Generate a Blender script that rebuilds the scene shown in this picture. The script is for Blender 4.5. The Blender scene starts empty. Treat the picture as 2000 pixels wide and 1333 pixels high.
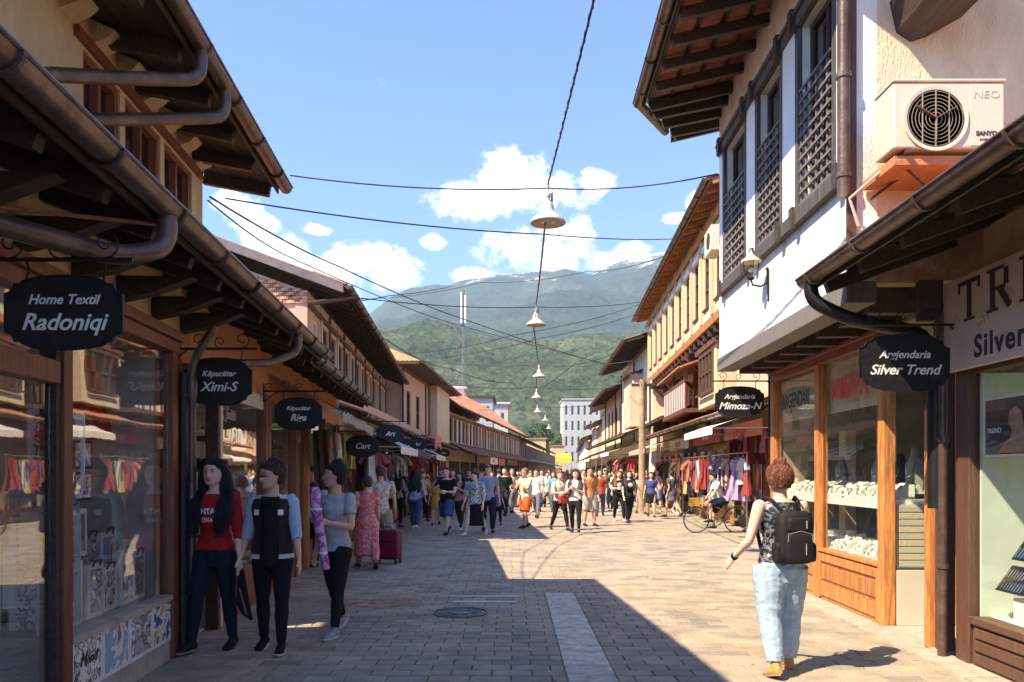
import bpy, bmesh, math, random
import numpy as np
from mathutils import Vector, Matrix, Euler, noise
from mathutils.bvhtree import BVHTree
R = random.Random(7)
rad = math.radians
S = bpy.context.scene
C = S.collection

# ------------------------------------------------------------------ camera, world, sun
CAMH, F, HZ = 1.62, 1500.0, 922.0
cam = bpy.data.objects.new('camera', bpy.data.cameras.new('camera'))
C.objects.link(cam)
cam.location = (0, 0, CAMH)
cam.rotation_euler = (rad(90), 0, 0)
cam.data.sensor_width = 36
cam.data.lens = 27
cam.data.shift_y = (HZ - 666.5) / 2000
cam.data.clip_start = 0.05
cam.data.clip_end = 60000
S.camera = cam

SX, SY = 0.77, 0.48                       # metres a shadow runs right / away per metre of height
sun_dir = Vector((SX, SY, -1)).normalized()
sun_el = math.asin(-sun_dir.z)
sun = bpy.data.objects.new('sun', bpy.data.lights.new('sun', 'SUN'))
C.objects.link(sun)
sun.rotation_euler = sun_dir.to_track_quat('-Z', 'Y').to_euler()
sun.data.energy = 4.1
sun.data.angle = rad(0.53)
sun.data.color = (1.0, 0.85, 0.62)

W = bpy.data.worlds.new('World')
S.world = W
W.use_nodes = True
S.view_settings.view_transform = 'Standard'
S.view_settings.look = 'None'
S.view_settings.gamma = 1
S.view_settings.use_curve_mapping = False
S.view_settings.exposure = 1.76
S.cycles.max_bounces = 8
S.cycles.transparent_max_bounces = 16
S.cycles.use_denoising = True

def world_nodes():
    nt = W.node_tree; N = nt.nodes; K = nt.links
    N.clear()
    def mth(op, a, b=None, c=None, clamp=False):
        n = N.new('ShaderNodeMath'); n.operation = op; n.use_clamp = clamp
        for i, v in enumerate((a, b, c)):
            if v is None: continue
            if isinstance(v, (int, float)): n.inputs[i].default_value = v
            else: K.new(v, n.inputs[i])
        return n.outputs[0]
    out = N.new('ShaderNodeOutputWorld')
    sky = N.new('ShaderNodeTexSky'); sky.sky_type = 'NISHITA'; sky.sun_disc = False
    sky.sun_elevation = sun_el
    sky.sun_rotation = math.atan2(-SX, -SY)
    sky.altitude = 1200; sky.air_density = 1.0; sky.dust_density = 0.15; sky.ozone_density = 3.0
    tc = N.new('ShaderNodeTexCoord'); sp = N.new('ShaderNodeSeparateXYZ')
    K.new(tc.outputs['Generated'], sp.inputs[0])
    az = mth('ARCTAN2', sp.outputs[0], sp.outputs[1])
    el = mth('ARCSINE', sp.outputs[2])
    cmb = N.new('ShaderNodeCombineXYZ'); K.new(az, cmb.inputs[0]); K.new(mth('MULTIPLY', el, 1.35), cmb.inputs[1])
    def noi(scale, detail, rough, off=0.0, dist=0.0):
        n = N.new('ShaderNodeTexNoise'); n.inputs['Scale'].default_value = scale; n.inputs['Detail'].default_value = detail
        n.inputs['Roughness'].default_value = rough; n.inputs['Distortion'].default_value = dist
        a = N.new('ShaderNodeVectorMath'); a.operation = 'ADD'; a.inputs[1].default_value = (off, off * .7, off)
        K.new(cmb.outputs[0], a.inputs[0]); K.new(a.outputs[0], n.inputs['Vector'])
        return n.outputs['Fac']
    # cumulus heaps, each an ellipse in azimuth / elevation
    blobs = [(1000,345,85,62),(925,395,100,40),(1075,378,120,44),(1155,358,52,34),(1105,450,66,42),(1010,498,92,58),(1085,500,90,46),
             (940,545,66,28),(765,528,80,52),(690,512,74,42),(540,500,90,50),(465,400,62,46),(620,575,110,52),(505,440,52,40),(650,530,90,40),
             (620,450,36,13),(845,475,33,20),(1370,395,33,24),(1315,427,34,14),(1235,488,44,22),(1195,512,70,24),
             (-300,520,260,80),(-900,420,300,110),(2500,470,260,90),(3300,540,400,90),(330,560,200,60)]
    field = None; base = None
    for (u, v, ru, rv) in blobs:
        d = Vector(((u - 1000) / F, 1, (HZ - v) / F)).normalized()
        a0, e0 = math.atan2(d.x, d.y), math.asin(d.z)
        ca = math.cos(a0) ** 2
        ru, rv = ru*.95, rv*.95
        da = mth('MULTIPLY', mth('SUBTRACT', az, a0), 1 / (ru / F * ca))
        de = mth('MULTIPLY', mth('SUBTRACT', el, e0), 1 / (rv / F * max(.5, math.cos(a0))))
        # flat bottoms: the lower half falls off faster
        q = mth('SUBTRACT', 1.0, mth('ADD', mth('MULTIPLY', da, da), mth('MULTIPLY', de, de)))
        field = q if field is None else mth('SMOOTH_MAX', field, q, 0.25)
        sh = mth('ADD', q, mth('MULTIPLY', de, 0.55))
        base = sh if base is None else mth('MAXIMUM', base, sh)
    # scattered cloud beyond the frame, round the rest of the horizon
    far = mth('MULTIPLY', mth('GREATER_THAN', mth('ABSOLUTE', az), 0.95), mth('SUBTRACT', mth('MULTIPLY', noi(2.2, 3, .5, 9.0), 3.0), mth('ADD', 1.25, mth('MULTIPLY', el, 1.5))))
    field = mth('MAXIMUM', field, mth('SUBTRACT', mth('MULTIPLY', far, 2.0), 0.6))
    n1 = noi(16, 10, .62, 3.1, .35); n2 = noi(62, 7, .65, 1.7, .5)
    f = mth('ADD', field, mth('ADD', mth('MULTIPLY', mth('SUBTRACT', n1, .5), 3.4), mth('MULTIPLY', mth('SUBTRACT', n2, .5), 1.5)))
    mr = N.new('ShaderNodeMapRange'); mr.interpolation_type = 'SMOOTHSTEP'
    K.new(f, mr.inputs[0]); mr.inputs[1].default_value = 0.02; mr.inputs[2].default_value = 0.95
    n3 = noi(26, 7, .6, 3.13, .5)
    shade = mth('ADD', mth('MULTIPLY', base, 0.5), mth('MULTIPLY', mth('SUBTRACT', n3, .5), 2.6))
    mr2 = N.new('ShaderNodeMapRange'); mr2.interpolation_type = 'SMOOTHSTEP'
    K.new(shade, mr2.inputs[0]); mr2.inputs[1].default_value = -0.45; mr2.inputs[2].default_value = 0.45
    cc = N.new('ShaderNodeMix'); cc.data_type = 'RGBA'
    K.new(mr2.outputs[0], cc.inputs['Factor'])
    cc.inputs['A'].default_value = (3.1, 3.25, 3.6, 1); cc.inputs['B'].default_value = (5.4, 5.2, 4.9, 1)
    tint = N.new('ShaderNodeMix'); tint.data_type = 'RGBA'; tint.blend_type = 'MULTIPLY'; tint.inputs['Factor'].default_value = 1
    K.new(sky.outputs[0], tint.inputs['A']); tint.inputs['B'].default_value = (.42, .53, .71, 1)
    mx = N.new('ShaderNodeMix'); mx.data_type = 'RGBA'
    K.new(mr.outputs[0], mx.inputs['Factor']); K.new(tint.outputs['Result'], mx.inputs['A']); K.new(cc.outputs['Result'], mx.inputs['B'])
    bg = N.new('ShaderNodeBackground'); bg.inputs['Strength'].default_value = 0.15
    K.new(mx.outputs['Result'], bg.inputs[0]); K.new(bg.outputs[0], out.inputs[0])
world_nodes()

def P(u, v, Y):
    """world point seen at photo pixel (u, v) at distance Y"""
    return Vector(((u - 1000) / F * Y, Y, CAMH + (HZ - v) / F * Y))

# ------------------------------------------------------------------ materials
MATS = {}
def mat(name, col, rough=.7, var=.12, scale=6, bump=0.0, bscale=60, metal=0.0, spec=.5, dark=None, dscale=3, damt=.5, stretch=None, sss=0, emit=None):
    """noise-varied procedural material"""
    if name in MATS: return MATS[name]
    m = bpy.data.materials.new(name); m.use_nodes = True
    N = m.node_tree.nodes; K = m.node_tree.links
    b = N['Principled BSDF']
    b.inputs['Roughness'].default_value = rough; b.inputs['Metallic'].default_value = metal
    b.inputs['Specular IOR Level'].default_value = spec
    if sss:
        b.inputs['Subsurface Weight'].default_value = sss; b.inputs['Subsurface Radius'].default_value = (.02, .008, .004)
        b.inputs['Subsurface Scale'].default_value = .5
    tc = N.new('ShaderNodeTexCoord'); mp = N.new('ShaderNodeMapping')
    K.new(tc.outputs['Object'], mp.inputs[0])
    if stretch: mp.inputs['Scale'].default_value = stretch
    n = N.new('ShaderNodeTexNoise'); n.inputs['Scale'].default_value = scale; n.inputs['Detail'].default_value = 6; n.inputs['Roughness'].default_value = .65
    K.new(mp.outputs[0], n.inputs['Vector'])
    mr = N.new('ShaderNodeMapRange'); K.new(n.outputs['Fac'], mr.inputs[0])
    mr.inputs[1].default_value = .3; mr.inputs[2].default_value = .7; mr.inputs[3].default_value = 1 - var * 1.5; mr.inputs[4].default_value = 1 + var
    oi = N.new('ShaderNodeObjectInfo')
    mr0 = N.new('ShaderNodeMapRange'); K.new(oi.outputs['Random'], mr0.inputs[0]); mr0.inputs[3].default_value = 1 - var * .5; mr0.inputs[4].default_value = 1 + var * .5
    mu = N.new('ShaderNodeMath'); mu.operation = 'MULTIPLY'; K.new(mr.outputs[0], mu.inputs[0]); K.new(mr0.outputs[0], mu.inputs[1])
    hs = N.new('ShaderNodeVectorMath'); hs.operation = 'SCALE'
    src = None
    if dark:
        n2 = N.new('ShaderNodeTexNoise'); n2.inputs['Scale'].default_value = dscale; n2.inputs['Detail'].default_value = 8; n2.inputs['Roughness'].default_value = .7
        K.new(mp.outputs[0], n2.inputs['Vector'])
        mr2 = N.new('ShaderNodeMapRange'); K.new(n2.outputs['Fac'], mr2.inputs[0]); mr2.inputs[1].default_value = .48; mr2.inputs[2].default_value = .7
        mr2.inputs[3].default_value = 0; mr2.inputs[4].default_value = damt
        mx = N.new('ShaderNodeMix'); mx.data_type = 'RGBA'; K.new(mr2.outputs[0], mx.inputs['Factor'])
        mx.inputs['A'].default_value = (*col, 1); mx.inputs['B'].default_value = (*dark, 1)
        K.new(mx.outputs['Result'], hs.inputs[0])
    else:
        hs.inputs[0].default_value = col
    K.new(mu.outputs[0], hs.inputs['Scale'])
    K.new(hs.outputs[0], b.inputs['Base Color'])
    if bump:
        bn = N.new('ShaderNodeTexNoise'); bn.inputs['Scale'].default_value = bscale; bn.inputs['Detail'].default_value = 5
        K.new(mp.outputs[0], bn.inputs['Vector'])
        bp = N.new('ShaderNodeBump'); bp.inputs['Strength'].default_value = bump; bp.inputs['Distance'].default_value = .02
        K.new(bn.outputs['Fac'], bp.inputs['Height']); K.new(bp.outputs[0], b.inputs['Normal'])
    if emit:
        b.inputs['Emission Color'].default_value = (*emit[:3], 1); b.inputs['Emission Strength'].default_value = emit[3]
    MATS[name] = m
    return m

def cloth(name, col, rough=.85, **k):
    return mat('cloth_' + name, col, rough, var=.14, scale=18, bump=.35, bscale=220, spec=.2, **k)

def glass(name='glass', tint=(.55, .6, .58), ior=1.9, base=.05):
    if name in MATS: return MATS[name]
    m = bpy.data.materials.new(name); m.use_nodes = True
    N = m.node_tree.nodes; K = m.node_tree.links; N.clear()
    o = N.new('ShaderNodeOutputMaterial'); mix = N.new('ShaderNodeMixShader')
    t = N.new('ShaderNodeBsdfTransparent'); t.inputs[0].default_value = (*tint, 1)
    g = N.new('ShaderNodeBsdfGlossy'); g.inputs['Roughness'].default_value = .015; g.inputs[0].default_value = (1, .98, .95, 1)
    lw = N.new('ShaderNodeLayerWeight'); lw.inputs['Blend'].default_value = .5
    pw = N.new('ShaderNodeMath'); pw.operation = 'POWER'; K.new(lw.outputs['Facing'], pw.inputs[0]); pw.inputs[1].default_value = 4.0
    fr = N.new('ShaderNodeMath'); fr.operation = 'MULTIPLY'; K.new(pw.outputs[0], fr.inputs[0]); fr.inputs[1].default_value = .7
    tc = N.new('ShaderNodeTexCoord'); n = N.new('ShaderNodeTexNoise'); n.inputs['Scale'].default_value = 1.2; K.new(tc.outputs['Object'], n.inputs['Vector'])
    bp = N.new('ShaderNodeBump'); bp.inputs['Strength'].default_value = .04; bp.inputs['Distance'].default_value = .05
    K.new(n.outputs['Fac'], bp.inputs['Height']); K.new(bp.outputs[0], g.inputs['Normal'])
    ad = N.new('ShaderNodeMath'); ad.operation = 'ADD'; ad.use_clamp = True; K.new(fr.outputs[0], ad.inputs[0]); ad.inputs[1].default_value = base
    K.new(ad.outputs[0], mix.inputs[0]); K.new(t.outputs[0], mix.inputs[1]); K.new(g.outputs[0], mix.inputs[2]); K.new(mix.outputs[0], o.inputs[0])
    MATS[name] = m
    return m

stucco_white = mat('stucco_white', (.80, .77, .71), .9, .05, 3, .5, 45, dark=(.48, .42, .34), dscale=2.6, damt=.65, stretch=(1.3, 1.3, .45))
stucco_tan = mat('stucco_tan', (.70, .56, .39), .92, .08, 4, .9, 38, dark=(.50, .38, .27), dscale=1.5, damt=.4, stretch=(1.3, 1.3, .45))
stucco_cream = mat('stucco_cream', (.60, .45, .27), .92, .1, 4, .6, 40, dark=(.40, .29, .17), dscale=1.7, damt=.5, stretch=(1.3, 1.3, .45))
stucco_yellow = mat('stucco_yellow', (.68, .56, .37), .92, .1, 2, .4, 30, dark=(.55, .4, .2), dscale=1, damt=.4, stretch=(1.3, 1.3, .45))
stucco_grey = mat('stucco_grey', (.52, .50, .49), .92, .08, 2, .4, 30)
stucco_salmon = mat('stucco_salmon', (.60, .33, .23), .92, .12, 5, .7, 50, dark=(.72, .62, .52), dscale=5, damt=.9)
stucco_orange = mat('stucco_orange', (.48, .20, .09), .92, .12, 5, .5, 50)
stucco_peach = mat('stucco_peach', (.66, .46, .33), .92, .08, 3, .4, 40)
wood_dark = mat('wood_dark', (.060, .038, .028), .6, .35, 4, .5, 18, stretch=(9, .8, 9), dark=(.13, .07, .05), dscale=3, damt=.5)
wood_brown = mat('wood_brown', (.13, .062, .036), .5, .3, 4, .4, 20, stretch=(9, 9, .9), dark=(.06, .03, .02), dscale=2, damt=.6)
wood_red = mat('wood_red', (.24, .075, .04), .45, .25, 4, .35, 20, stretch=(8, 8, .8), dark=(.12, .04, .02), dscale=3, damt=.5)
wood_orange = mat('wood_orange', (.52, .205, .06), .42, .38, 4, .3, 16, stretch=(7, 7, .7), dark=(.36, .12, .03), dscale=3, damt=.5)
wood_char = mat('wood_charcoal', (.085, .073, .068), .65, .3, 3, .5, 18, stretch=(8, 8, .7), dark=(.17, .14, .13), dscale=3, damt=.5)
wood_grey = mat('wood_grey', (.20, .175, .165), .7, .25, 3, .5, 18, stretch=(8, 8, .7), dark=(.11, .09, .08), dscale=3, damt=.6)
terracotta = mat('terracotta', (.50, .20, .10), .85, .3, 5, .5, 40, dark=(.24, .12, .08), dscale=4, damt=.8)
terracotta_far = mat('terracotta_far', (.55, .24, .13), .9, .5, 1.6, .6, 6, dark=(.30, .15, .10), dscale=.9, damt=.9)
terracotta_pale = mat('terracotta_pale', (.58, .29, .17), .85, .3, 7, .5, 40, dark=(.66, .48, .34), dscale=4, damt=.7)
gutter_m = mat('gutter_metal', (.125, .078, .058), .38, .2, 6, .15, 30, metal=.35, dark=(.22, .17, .14), dscale=6, damt=.5)
iron = mat('black_iron', (.015, .014, .014), .45, .2, 10, .2, 60, metal=.3)
black_paint = mat('black_sign_paint', (.012, .011, .012), .5, .3, 14, .25, 40)
white_paint = mat('white_paint', (.82, .80, .76), .5, .04, 6)
letter_white = mat('lettering_white', (.85, .84, .80), .6, .03, 6)
letter_black = mat('lettering_black', (.03, .025, .02), .6, .03, 6)
letter_red = mat('lettering_red', (.62, .05, .03), .5, .05, 6)
plastic_white = mat('plastic_casing', (.60, .53, .41), .5, .05, 4, dark=(.55, .45, .34), dscale=2, damt=.4)
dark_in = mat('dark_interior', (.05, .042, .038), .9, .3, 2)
mid_in = mat('shop_interior', (.72, .64, .55), .9, .3, 2)
pale_in = mat('pale_interior', (.62, .68, .60), .8, .06, 2)
steel = mat('steel', (.5, .5, .5), .35, .1, 8, metal=.9)
rubber = mat('rubber', (.02, .02, .02), .7, .2, 10)
skin_a = mat('skin_light', (.78, .48, .36), .5, .06, 9, sss=.12)
skin_b = mat('skin_tanned', (.66, .37, .25), .5, .06, 9, sss=.12)
def hairm(name, col):
    return mat('hair_' + name, col, .42, .35, 5, 1.0, 14, stretch=(14, 14, 1.2), spec=.6)
hair_black = hairm('black', (.012, .009, .008)); hair_brown = hairm('brown', (.06, .028, .015))
hair_red = hairm('red', (.26, .085, .04)); hair_fair = hairm('fair', (.26, .15, .07)); hair_grey = hairm('grey', (.3, .28, .26))
glass_l = glass('glass_shop_left', (.99, .99, .985), 2.6, .12)
glass_r = glass('glass_shop_right', (.96, .98, .96), 1.5, .02)
glass_u = glass('glass_upper', (.45, .47, .5), 1.7, .08)

# ------------------------------------------------------------------ mesh building
class Frame:
    """a facade line: s along the street, d out towards the street, z up"""
    def __init__(self, x, y, dx, dy, side):
        l = math.hypot(dx, dy); self.o = Vector((x, y, 0)); self.s = Vector((dx / l, dy / l, 0))
        self.d = Vector((self.s.y, -self.s.x, 0)) * side      # side +1: street lies to the right of the walking direction
        self.side = side
    def __call__(self, s, d, z): return self.o + self.s * s + self.d * d + Vector((0, 0, z))
    def at(self, Y, d=0):
        """s for a given world Y"""
        return (Y - self.o.y - self.d.y * d) / self.s.y
    def rot(self): return math.atan2(self.s.y, self.s.x)

ID = lambda x, y, z: Vector((x, y, z))
class MB:
    def __init__(self, T=None): self.v = []; self.f = []; self.T = T or ID
    def pts(self, L):
        i = len(self.v); self.v += [self.T(*p) for p in L]; return i
    def box(self, x0, x1, y0, y1, z0, z1):
        i = self.pts([(x0,y0,z0),(x1,y0,z0),(x1,y1,z0),(x0,y1,z0),(x0,y0,z1),(x1,y0,z1),(x1,y1,z1),(x0,y1,z1)])
        self.f += [tuple(i + k for k in q) for q in ((0,3,2,1),(4,5,6,7),(0,1,5,4),(1,2,6,5),(2,3,7,6),(3,0,4,7))]; return self
    def cbox(self, c, sz, rot=None):
        """box about c, optional Euler"""
        m = (rot if isinstance(rot, Matrix) else Euler(rot).to_matrix()) if rot is not None else Matrix.Identity(3)
        L = []
        for z in (-1, 1):
            for (x, y) in ((-1,-1),(1,-1),(1,1),(-1,1)):
                L.append(tuple(Vector(c) + m @ Vector((x*sz[0]/2, y*sz[1]/2, z*sz[2]/2))))
        i = self.pts(L)
        self.f += [tuple(i + k for k in q) for q in ((0,3,2,1),(4,5,6,7),(0,1,5,4),(1,2,6,5),(2,3,7,6),(3,0,4,7))]; return self
    def beam(self, a, b, w, h, up=(0,0,1)):
        """rectangular bar from a to b (local coordinates)"""
        a = Vector(a); b = Vector(b); t = (b - a).normalized(); u = Vector(up)
        x = t.cross(u)
        if x.length < 1e-5: x = t.cross(Vector((0, 1, 0)))
        x.normalize(); y = x.cross(t)
        L = []
        for p in (a, b):
            for (i, j) in ((-1,-1),(1,-1),(1,1),(-1,1)): L.append(tuple(p + x*w/2*i + y*h/2*j))
        i = self.pts(L)
        self.f += [tuple(i + k for k in q) for q in ((0,3,2,1),(4,5,6,7),(0,1,5,4),(1,2,6,5),(2,3,7,6),(3,0,4,7))]; return self
    def prism(self, poly, axis, a, b):
        """extrude a polygon given in the other two axes"""
        n = len(poly)
        def q(p, t):
            return {0: (t, p[0], p[1]), 1: (p[0], t, p[1]), 2: (p[0], p[1], t)}[axis]
        i = self.pts([q(p, a) for p in poly] + [q(p, b) for p in poly])
        self.f.append(tuple(i + k for k in range(n))); self.f.append(tuple(i + n + k for k in reversed(range(n))))
        for k in range(n): self.f.append((i + k, i + n + k, i + n + (k+1) % n, i + (k+1) % n))
        return self
    def tube(self, path, r, n=8, cap=True, sq=1.0):
        path = [Vector(p) for p in path]; rs = r if isinstance(r, (list, tuple)) else [r] * len(path)
        T0 = (path[1] - path[0]).normalized(); u = T0.orthogonal().normalized()
        i0 = len(self.v)
        for k, p in enumerate(path):
            t = (path[min(k+1, len(path)-1)] - path[max(k-1, 0)]).normalized()
            u = (u - t * u.dot(t)).normalized(); w = t.cross(u)
            self.pts([tuple(p + (u * math.cos(2*math.pi*j/n) + w * math.sin(2*math.pi*j/n) * sq) * rs[k]) for j in range(n)])
            if k:
                a = i0 + (k-1) * n
                for j in range(n): self.f.append((a + j, a + (j+1) % n, a + n + (j+1) % n, a + n + j))
        if cap:
            self.f.append(tuple(i0 + j for j in reversed(range(n)))); e = i0 + (len(path)-1) * n
            self.f.append(tuple(e + j for j in range(n)))
        return self
    def lathe(self, prof, c=(0,0,0), n=20, ax=2):
        i0 = len(self.v)
        for (r, z) in prof:
            L = []
            for j in range(n):
                a = 2*math.pi*j/n; x, y = r*math.cos(a), r*math.sin(a)
                L.append({2: (c[0]+x, c[1]+y, c[2]+z), 1: (c[0]+x, c[1]+z, c[2]+y), 0: (c[0]+z, c[1]+x, c[2]+y)}[ax])
            self.pts(L)
        for k in range(len(prof)-1):
            a = i0 + k*n
            for j in range(n): self.f.append((a+j, a+(j+1)%n, a+n+(j+1)%n, a+n+j))
        if abs(prof[0][0]-prof[-1][0]) < .02 and prof[0][0] > .02: return self
        for k, e in ((0, i0), (1, i0 + (len(prof)-1)*n)):
            if prof[-k][0] > 1e-4: self.f.append(tuple(e+j for j in (range(n) if k else reversed(range(n)))))
        return self
    def ball(self, c, r, rz=None, n=10, m=6):
        r = r if isinstance(r, (tuple, list)) else (r, r, r); c = Vector(c); i0 = len(self.v)
        self.pts([tuple(c - Vector((0,0,r[2])))])
        for k in range(1, m):
            th = math.pi * k / m
            self.pts([(c.x + r[0]*math.sin(th)*math.cos(2*math.pi*j/n), c.y + r[1]*math.sin(th)*math.sin(2*math.pi*j/n), c.z - r[2]*math.cos(th)) for j in range(n)])
        e = self.pts([tuple(c + Vector((0,0,r[2])))])
        for j in range(n):
            self.f.append((i0, i0+1+(j+1)%n, i0+1+j)); self.f.append((e, e-n+j, e-n+(j+1)%n))
        for k in range(m-2):
            a = i0+1+k*n
            for j in range(n): self.f.append((a+j, a+(j+1)%n, a+n+(j+1)%n, a+n+j))
        return self
    def grid(self, fn, nu, nv):
        i0 = len(self.v)
        self.v += [Vector(fn(i/nu, j/nv)) for j in range(nv+1) for i in range(nu+1)]
        for j in range(nv):
            for i in range(nu):
                a = i0 + j*(nu+1) + i; self.f.append((a, a+1, a+nu+2, a+nu+1))
        return self
    def mesh(self, name='mesh', off=None, smooth=False, recalc=True):
        me = bpy.data.meshes.new(name)
        vs = [tuple(v - off) for v in self.v] if off is not None else [tuple(v) for v in self.v]
        me.from_pydata(vs, [], self.f)
        if recalc:
            bm = bmesh.new(); bm.from_mesh(me); bmesh.ops.recalc_face_normals(bm, faces=bm.faces); bm.to_mesh(me); bm.free()
        if smooth:
            me.polygons.foreach_set('use_smooth', [True] * len(me.polygons))
            try: me.set_sharp_from_angle(angle=rad(42))
            except Exception: pass
        return me

LOC = {}
def link(name, me, m, parent=None, bevel=0, **props):
    o = bpy.data.objects.new(name, me); C.objects.link(o)
    if m is not None:
        me.materials.clear()
        for x in (m if isinstance(m, (list, tuple)) else [m]): me.materials.append(x)
    if parent is not None: o.parent = parent
    for k, v in props.items(): o[k] = v
    LOC[o.name] = LOC.get(parent.name, Vector()) if parent is not None else Vector()
    if bevel:
        b = o.modifiers.new('bevel', 'BEVEL'); b.width = bevel; b.segments = 2; b.limit_method = 'ANGLE'; b.angle_limit = rad(40)
    return o
def build(name, mb, m, parent=None, smooth=False, bevel=0, recalc=True, **props):
    """one mesh object from world-coordinate geometry; children are stored relative to their thing's base"""
    off = LOC.get(parent.name) if parent is not None else None
    if off is not None and off.length == 0: off = None
    return link(name, mb.mesh(name, off, smooth, recalc), m, parent, bevel, **props)
def thing(name, label, cat, loc=(0,0,0), group=None, rz=0):
    o = bpy.data.objects.new(name, None); C.objects.link(o); o.empty_display_size = .1
    o.location = loc; o.rotation_euler = (0, 0, rz); o['label'] = label; o['category'] = cat
    if group: o['group'] = group
    LOC[o.name] = Vector(loc)
    return o
def local(o):  # parts of this thing are given in the thing's own coordinates
    LOC[o.name] = Vector(); return o
def tag(o, label, cat, group=None):
    o['label'] = label; o['category'] = cat
    if group: o['group'] = group
    return o
KIDS = {}
def copy_tree(o, parent=None, recol=None):
    c = o.copy(); C.objects.link(c)
    if parent is not None: c.parent = parent
    for ch in list(o.children): copy_tree(ch, c)
    return c

def text_mesh(txt, size, shear=0.0, bold=0.0, extrude=.002, align='CENTER', spacing=1.0, res=3):
    cu = bpy.data.curves.new('t', 'FONT'); cu.body = txt; cu.size = size; cu.shear = shear; cu.offset = bold; cu.extrude = extrude
    cu.align_x = align; cu.align_y = 'CENTER'; cu.space_character = spacing; cu.resolution_u = res
    o = bpy.data.objects.new('t', cu); C.objects.link(o)
    dg = bpy.context.evaluated_depsgraph_get()
    me = bpy.data.meshes.new_from_object(o.evaluated_get(dg), depsgraph=dg)
    bpy.data.objects.remove(o); bpy.data.curves.remove(cu)
    return me
_TM = {}
def text(name, txt, size, origin, xax, up, m, parent, shear=0.0, bold=0.0, extrude=.002, align='CENTER', sx=1.0, **k):
    """flat raised lettering with its baseline direction xax and upright direction up"""
    me = text_mesh(txt, size, shear, bold, extrude, align, **k)
    x = Vector(xax).normalized(); y = Vector(up).normalized(); z = x.cross(y)
    M4 = Matrix((x * sx, y, z)).transposed().to_4x4()
    off = LOC.get(parent.name, Vector()) if parent is not None else Vector()
    M4.translation = Vector(origin) - off
    me.transform(M4)
    return link(name, me, m, parent)

# ================================================================== THE SETTING
# --- ground sheet
g = MB(); g.grid(lambda a, b: (-9000 + 18000*a, -1200 + 10700*b, -.07), 4, 4)
earth = mat('dry_earth', (.16, .14, .09), .95, .3, .02)
build('ground', g, earth, kind='structure')

# --- hills: height fields that rise to a ridge line given as (azimuth tangent, slope)
def smooth_noise(x, y, seed, octs=5, lac=2.03, gain=.5):
    out = np.zeros_like(x); amp = 1.0; rs = np.random.RandomState(seed)
    for _ in range(octs):
        gx = rs.rand(128, 128)
        xi = np.floor(x).astype(int); yi = np.floor(y).astype(int); fx = x - xi; fy = y - yi
        fx = fx*fx*(3-2*fx); fy = fy*fy*(3-2*fy)
        a = gx[xi % 128, yi % 128]; b = gx[(xi+1) % 128, yi % 128]; c = gx[xi % 128, (yi+1) % 128]; d = gx[(xi+1) % 128, (yi+1) % 128]
        out += amp * ((a*(1-fx)+b*fx)*(1-fy) + (c*(1-fx)+d*fx)*fy - .5)
        amp *= gain; x = x*lac + 13.7; y = y*lac + 7.1
    return out

def hill(name, ridge, y0, y1, y2, nx, ny, namp, nsc, canopy, m, power=1.0, xw=1.0):
    us = np.array([(p[0]-1000)/F for p in ridge]); hs = np.array([(HZ-p[1])/F for p in ridge])
    a = np.linspace(us[0], us[-1], nx)
    t = np.concatenate([np.linspace(0, 1, ny), 1 + np.linspace(.04, 1, max(4, ny//8))])
    A, Tt = np.meshgrid(a, t)
    Y = np.where(Tt <= 1, y0 + (y1-y0)*Tt, y1 + (y2-y1)*(Tt-1))
    X = A * (y1 * .55 + Y * .45) * xw
    H = np.interp(A, us, hs) * y1
    rise = np.where(Tt <= 1, np.clip(Tt, 0, 1)**power, 1 - .75*(Tt-1))
    n = smooth_noise(X/nsc+50, Y/nsc+50, 3, 6)
    env = np.clip(np.sin(np.clip(Tt, 0, 1)*math.pi*.93)+.06, 0, 1)
    ridged = 1 - np.abs(smooth_noise(X/(nsc*1.4)+9, Y/(nsc*3.5)+4, 11, 4))*2.2
    Z = H*rise + namp*n*env + namp*.9*(ridged-.6)*env
    if canopy: Z += canopy * (np.random.RandomState(5).rand(*Z.shape) - .5)
    Z = np.where(Tt <= 0, -2, Z)
    V = np.stack([X, Y, Z], -1).reshape(-1, 3).astype(np.float32)
    nr, nc = Z.shape
    idx = np.arange(nr*nc).reshape(nr, nc)
    Fc = np.stack([idx[:-1, :-1], idx[:-1, 1:], idx[1:, 1:], idx[1:, :-1]], -1).reshape(-1, 4)
    me = bpy.data.meshes.new(name); me.vertices.add(len(V)); me.vertices.foreach_set('co', V.ravel())
    me.loops.add(Fc.size); me.loops.foreach_set('vertex_index', Fc.ravel().astype(np.int32))
    me.polygons.add(len(Fc)); me.polygons.foreach_set('loop_start', np.arange(0, Fc.size, 4, dtype=np.int32))
    me.update(); me.validate()
    return link(name, me, m, kind='structure')

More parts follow.
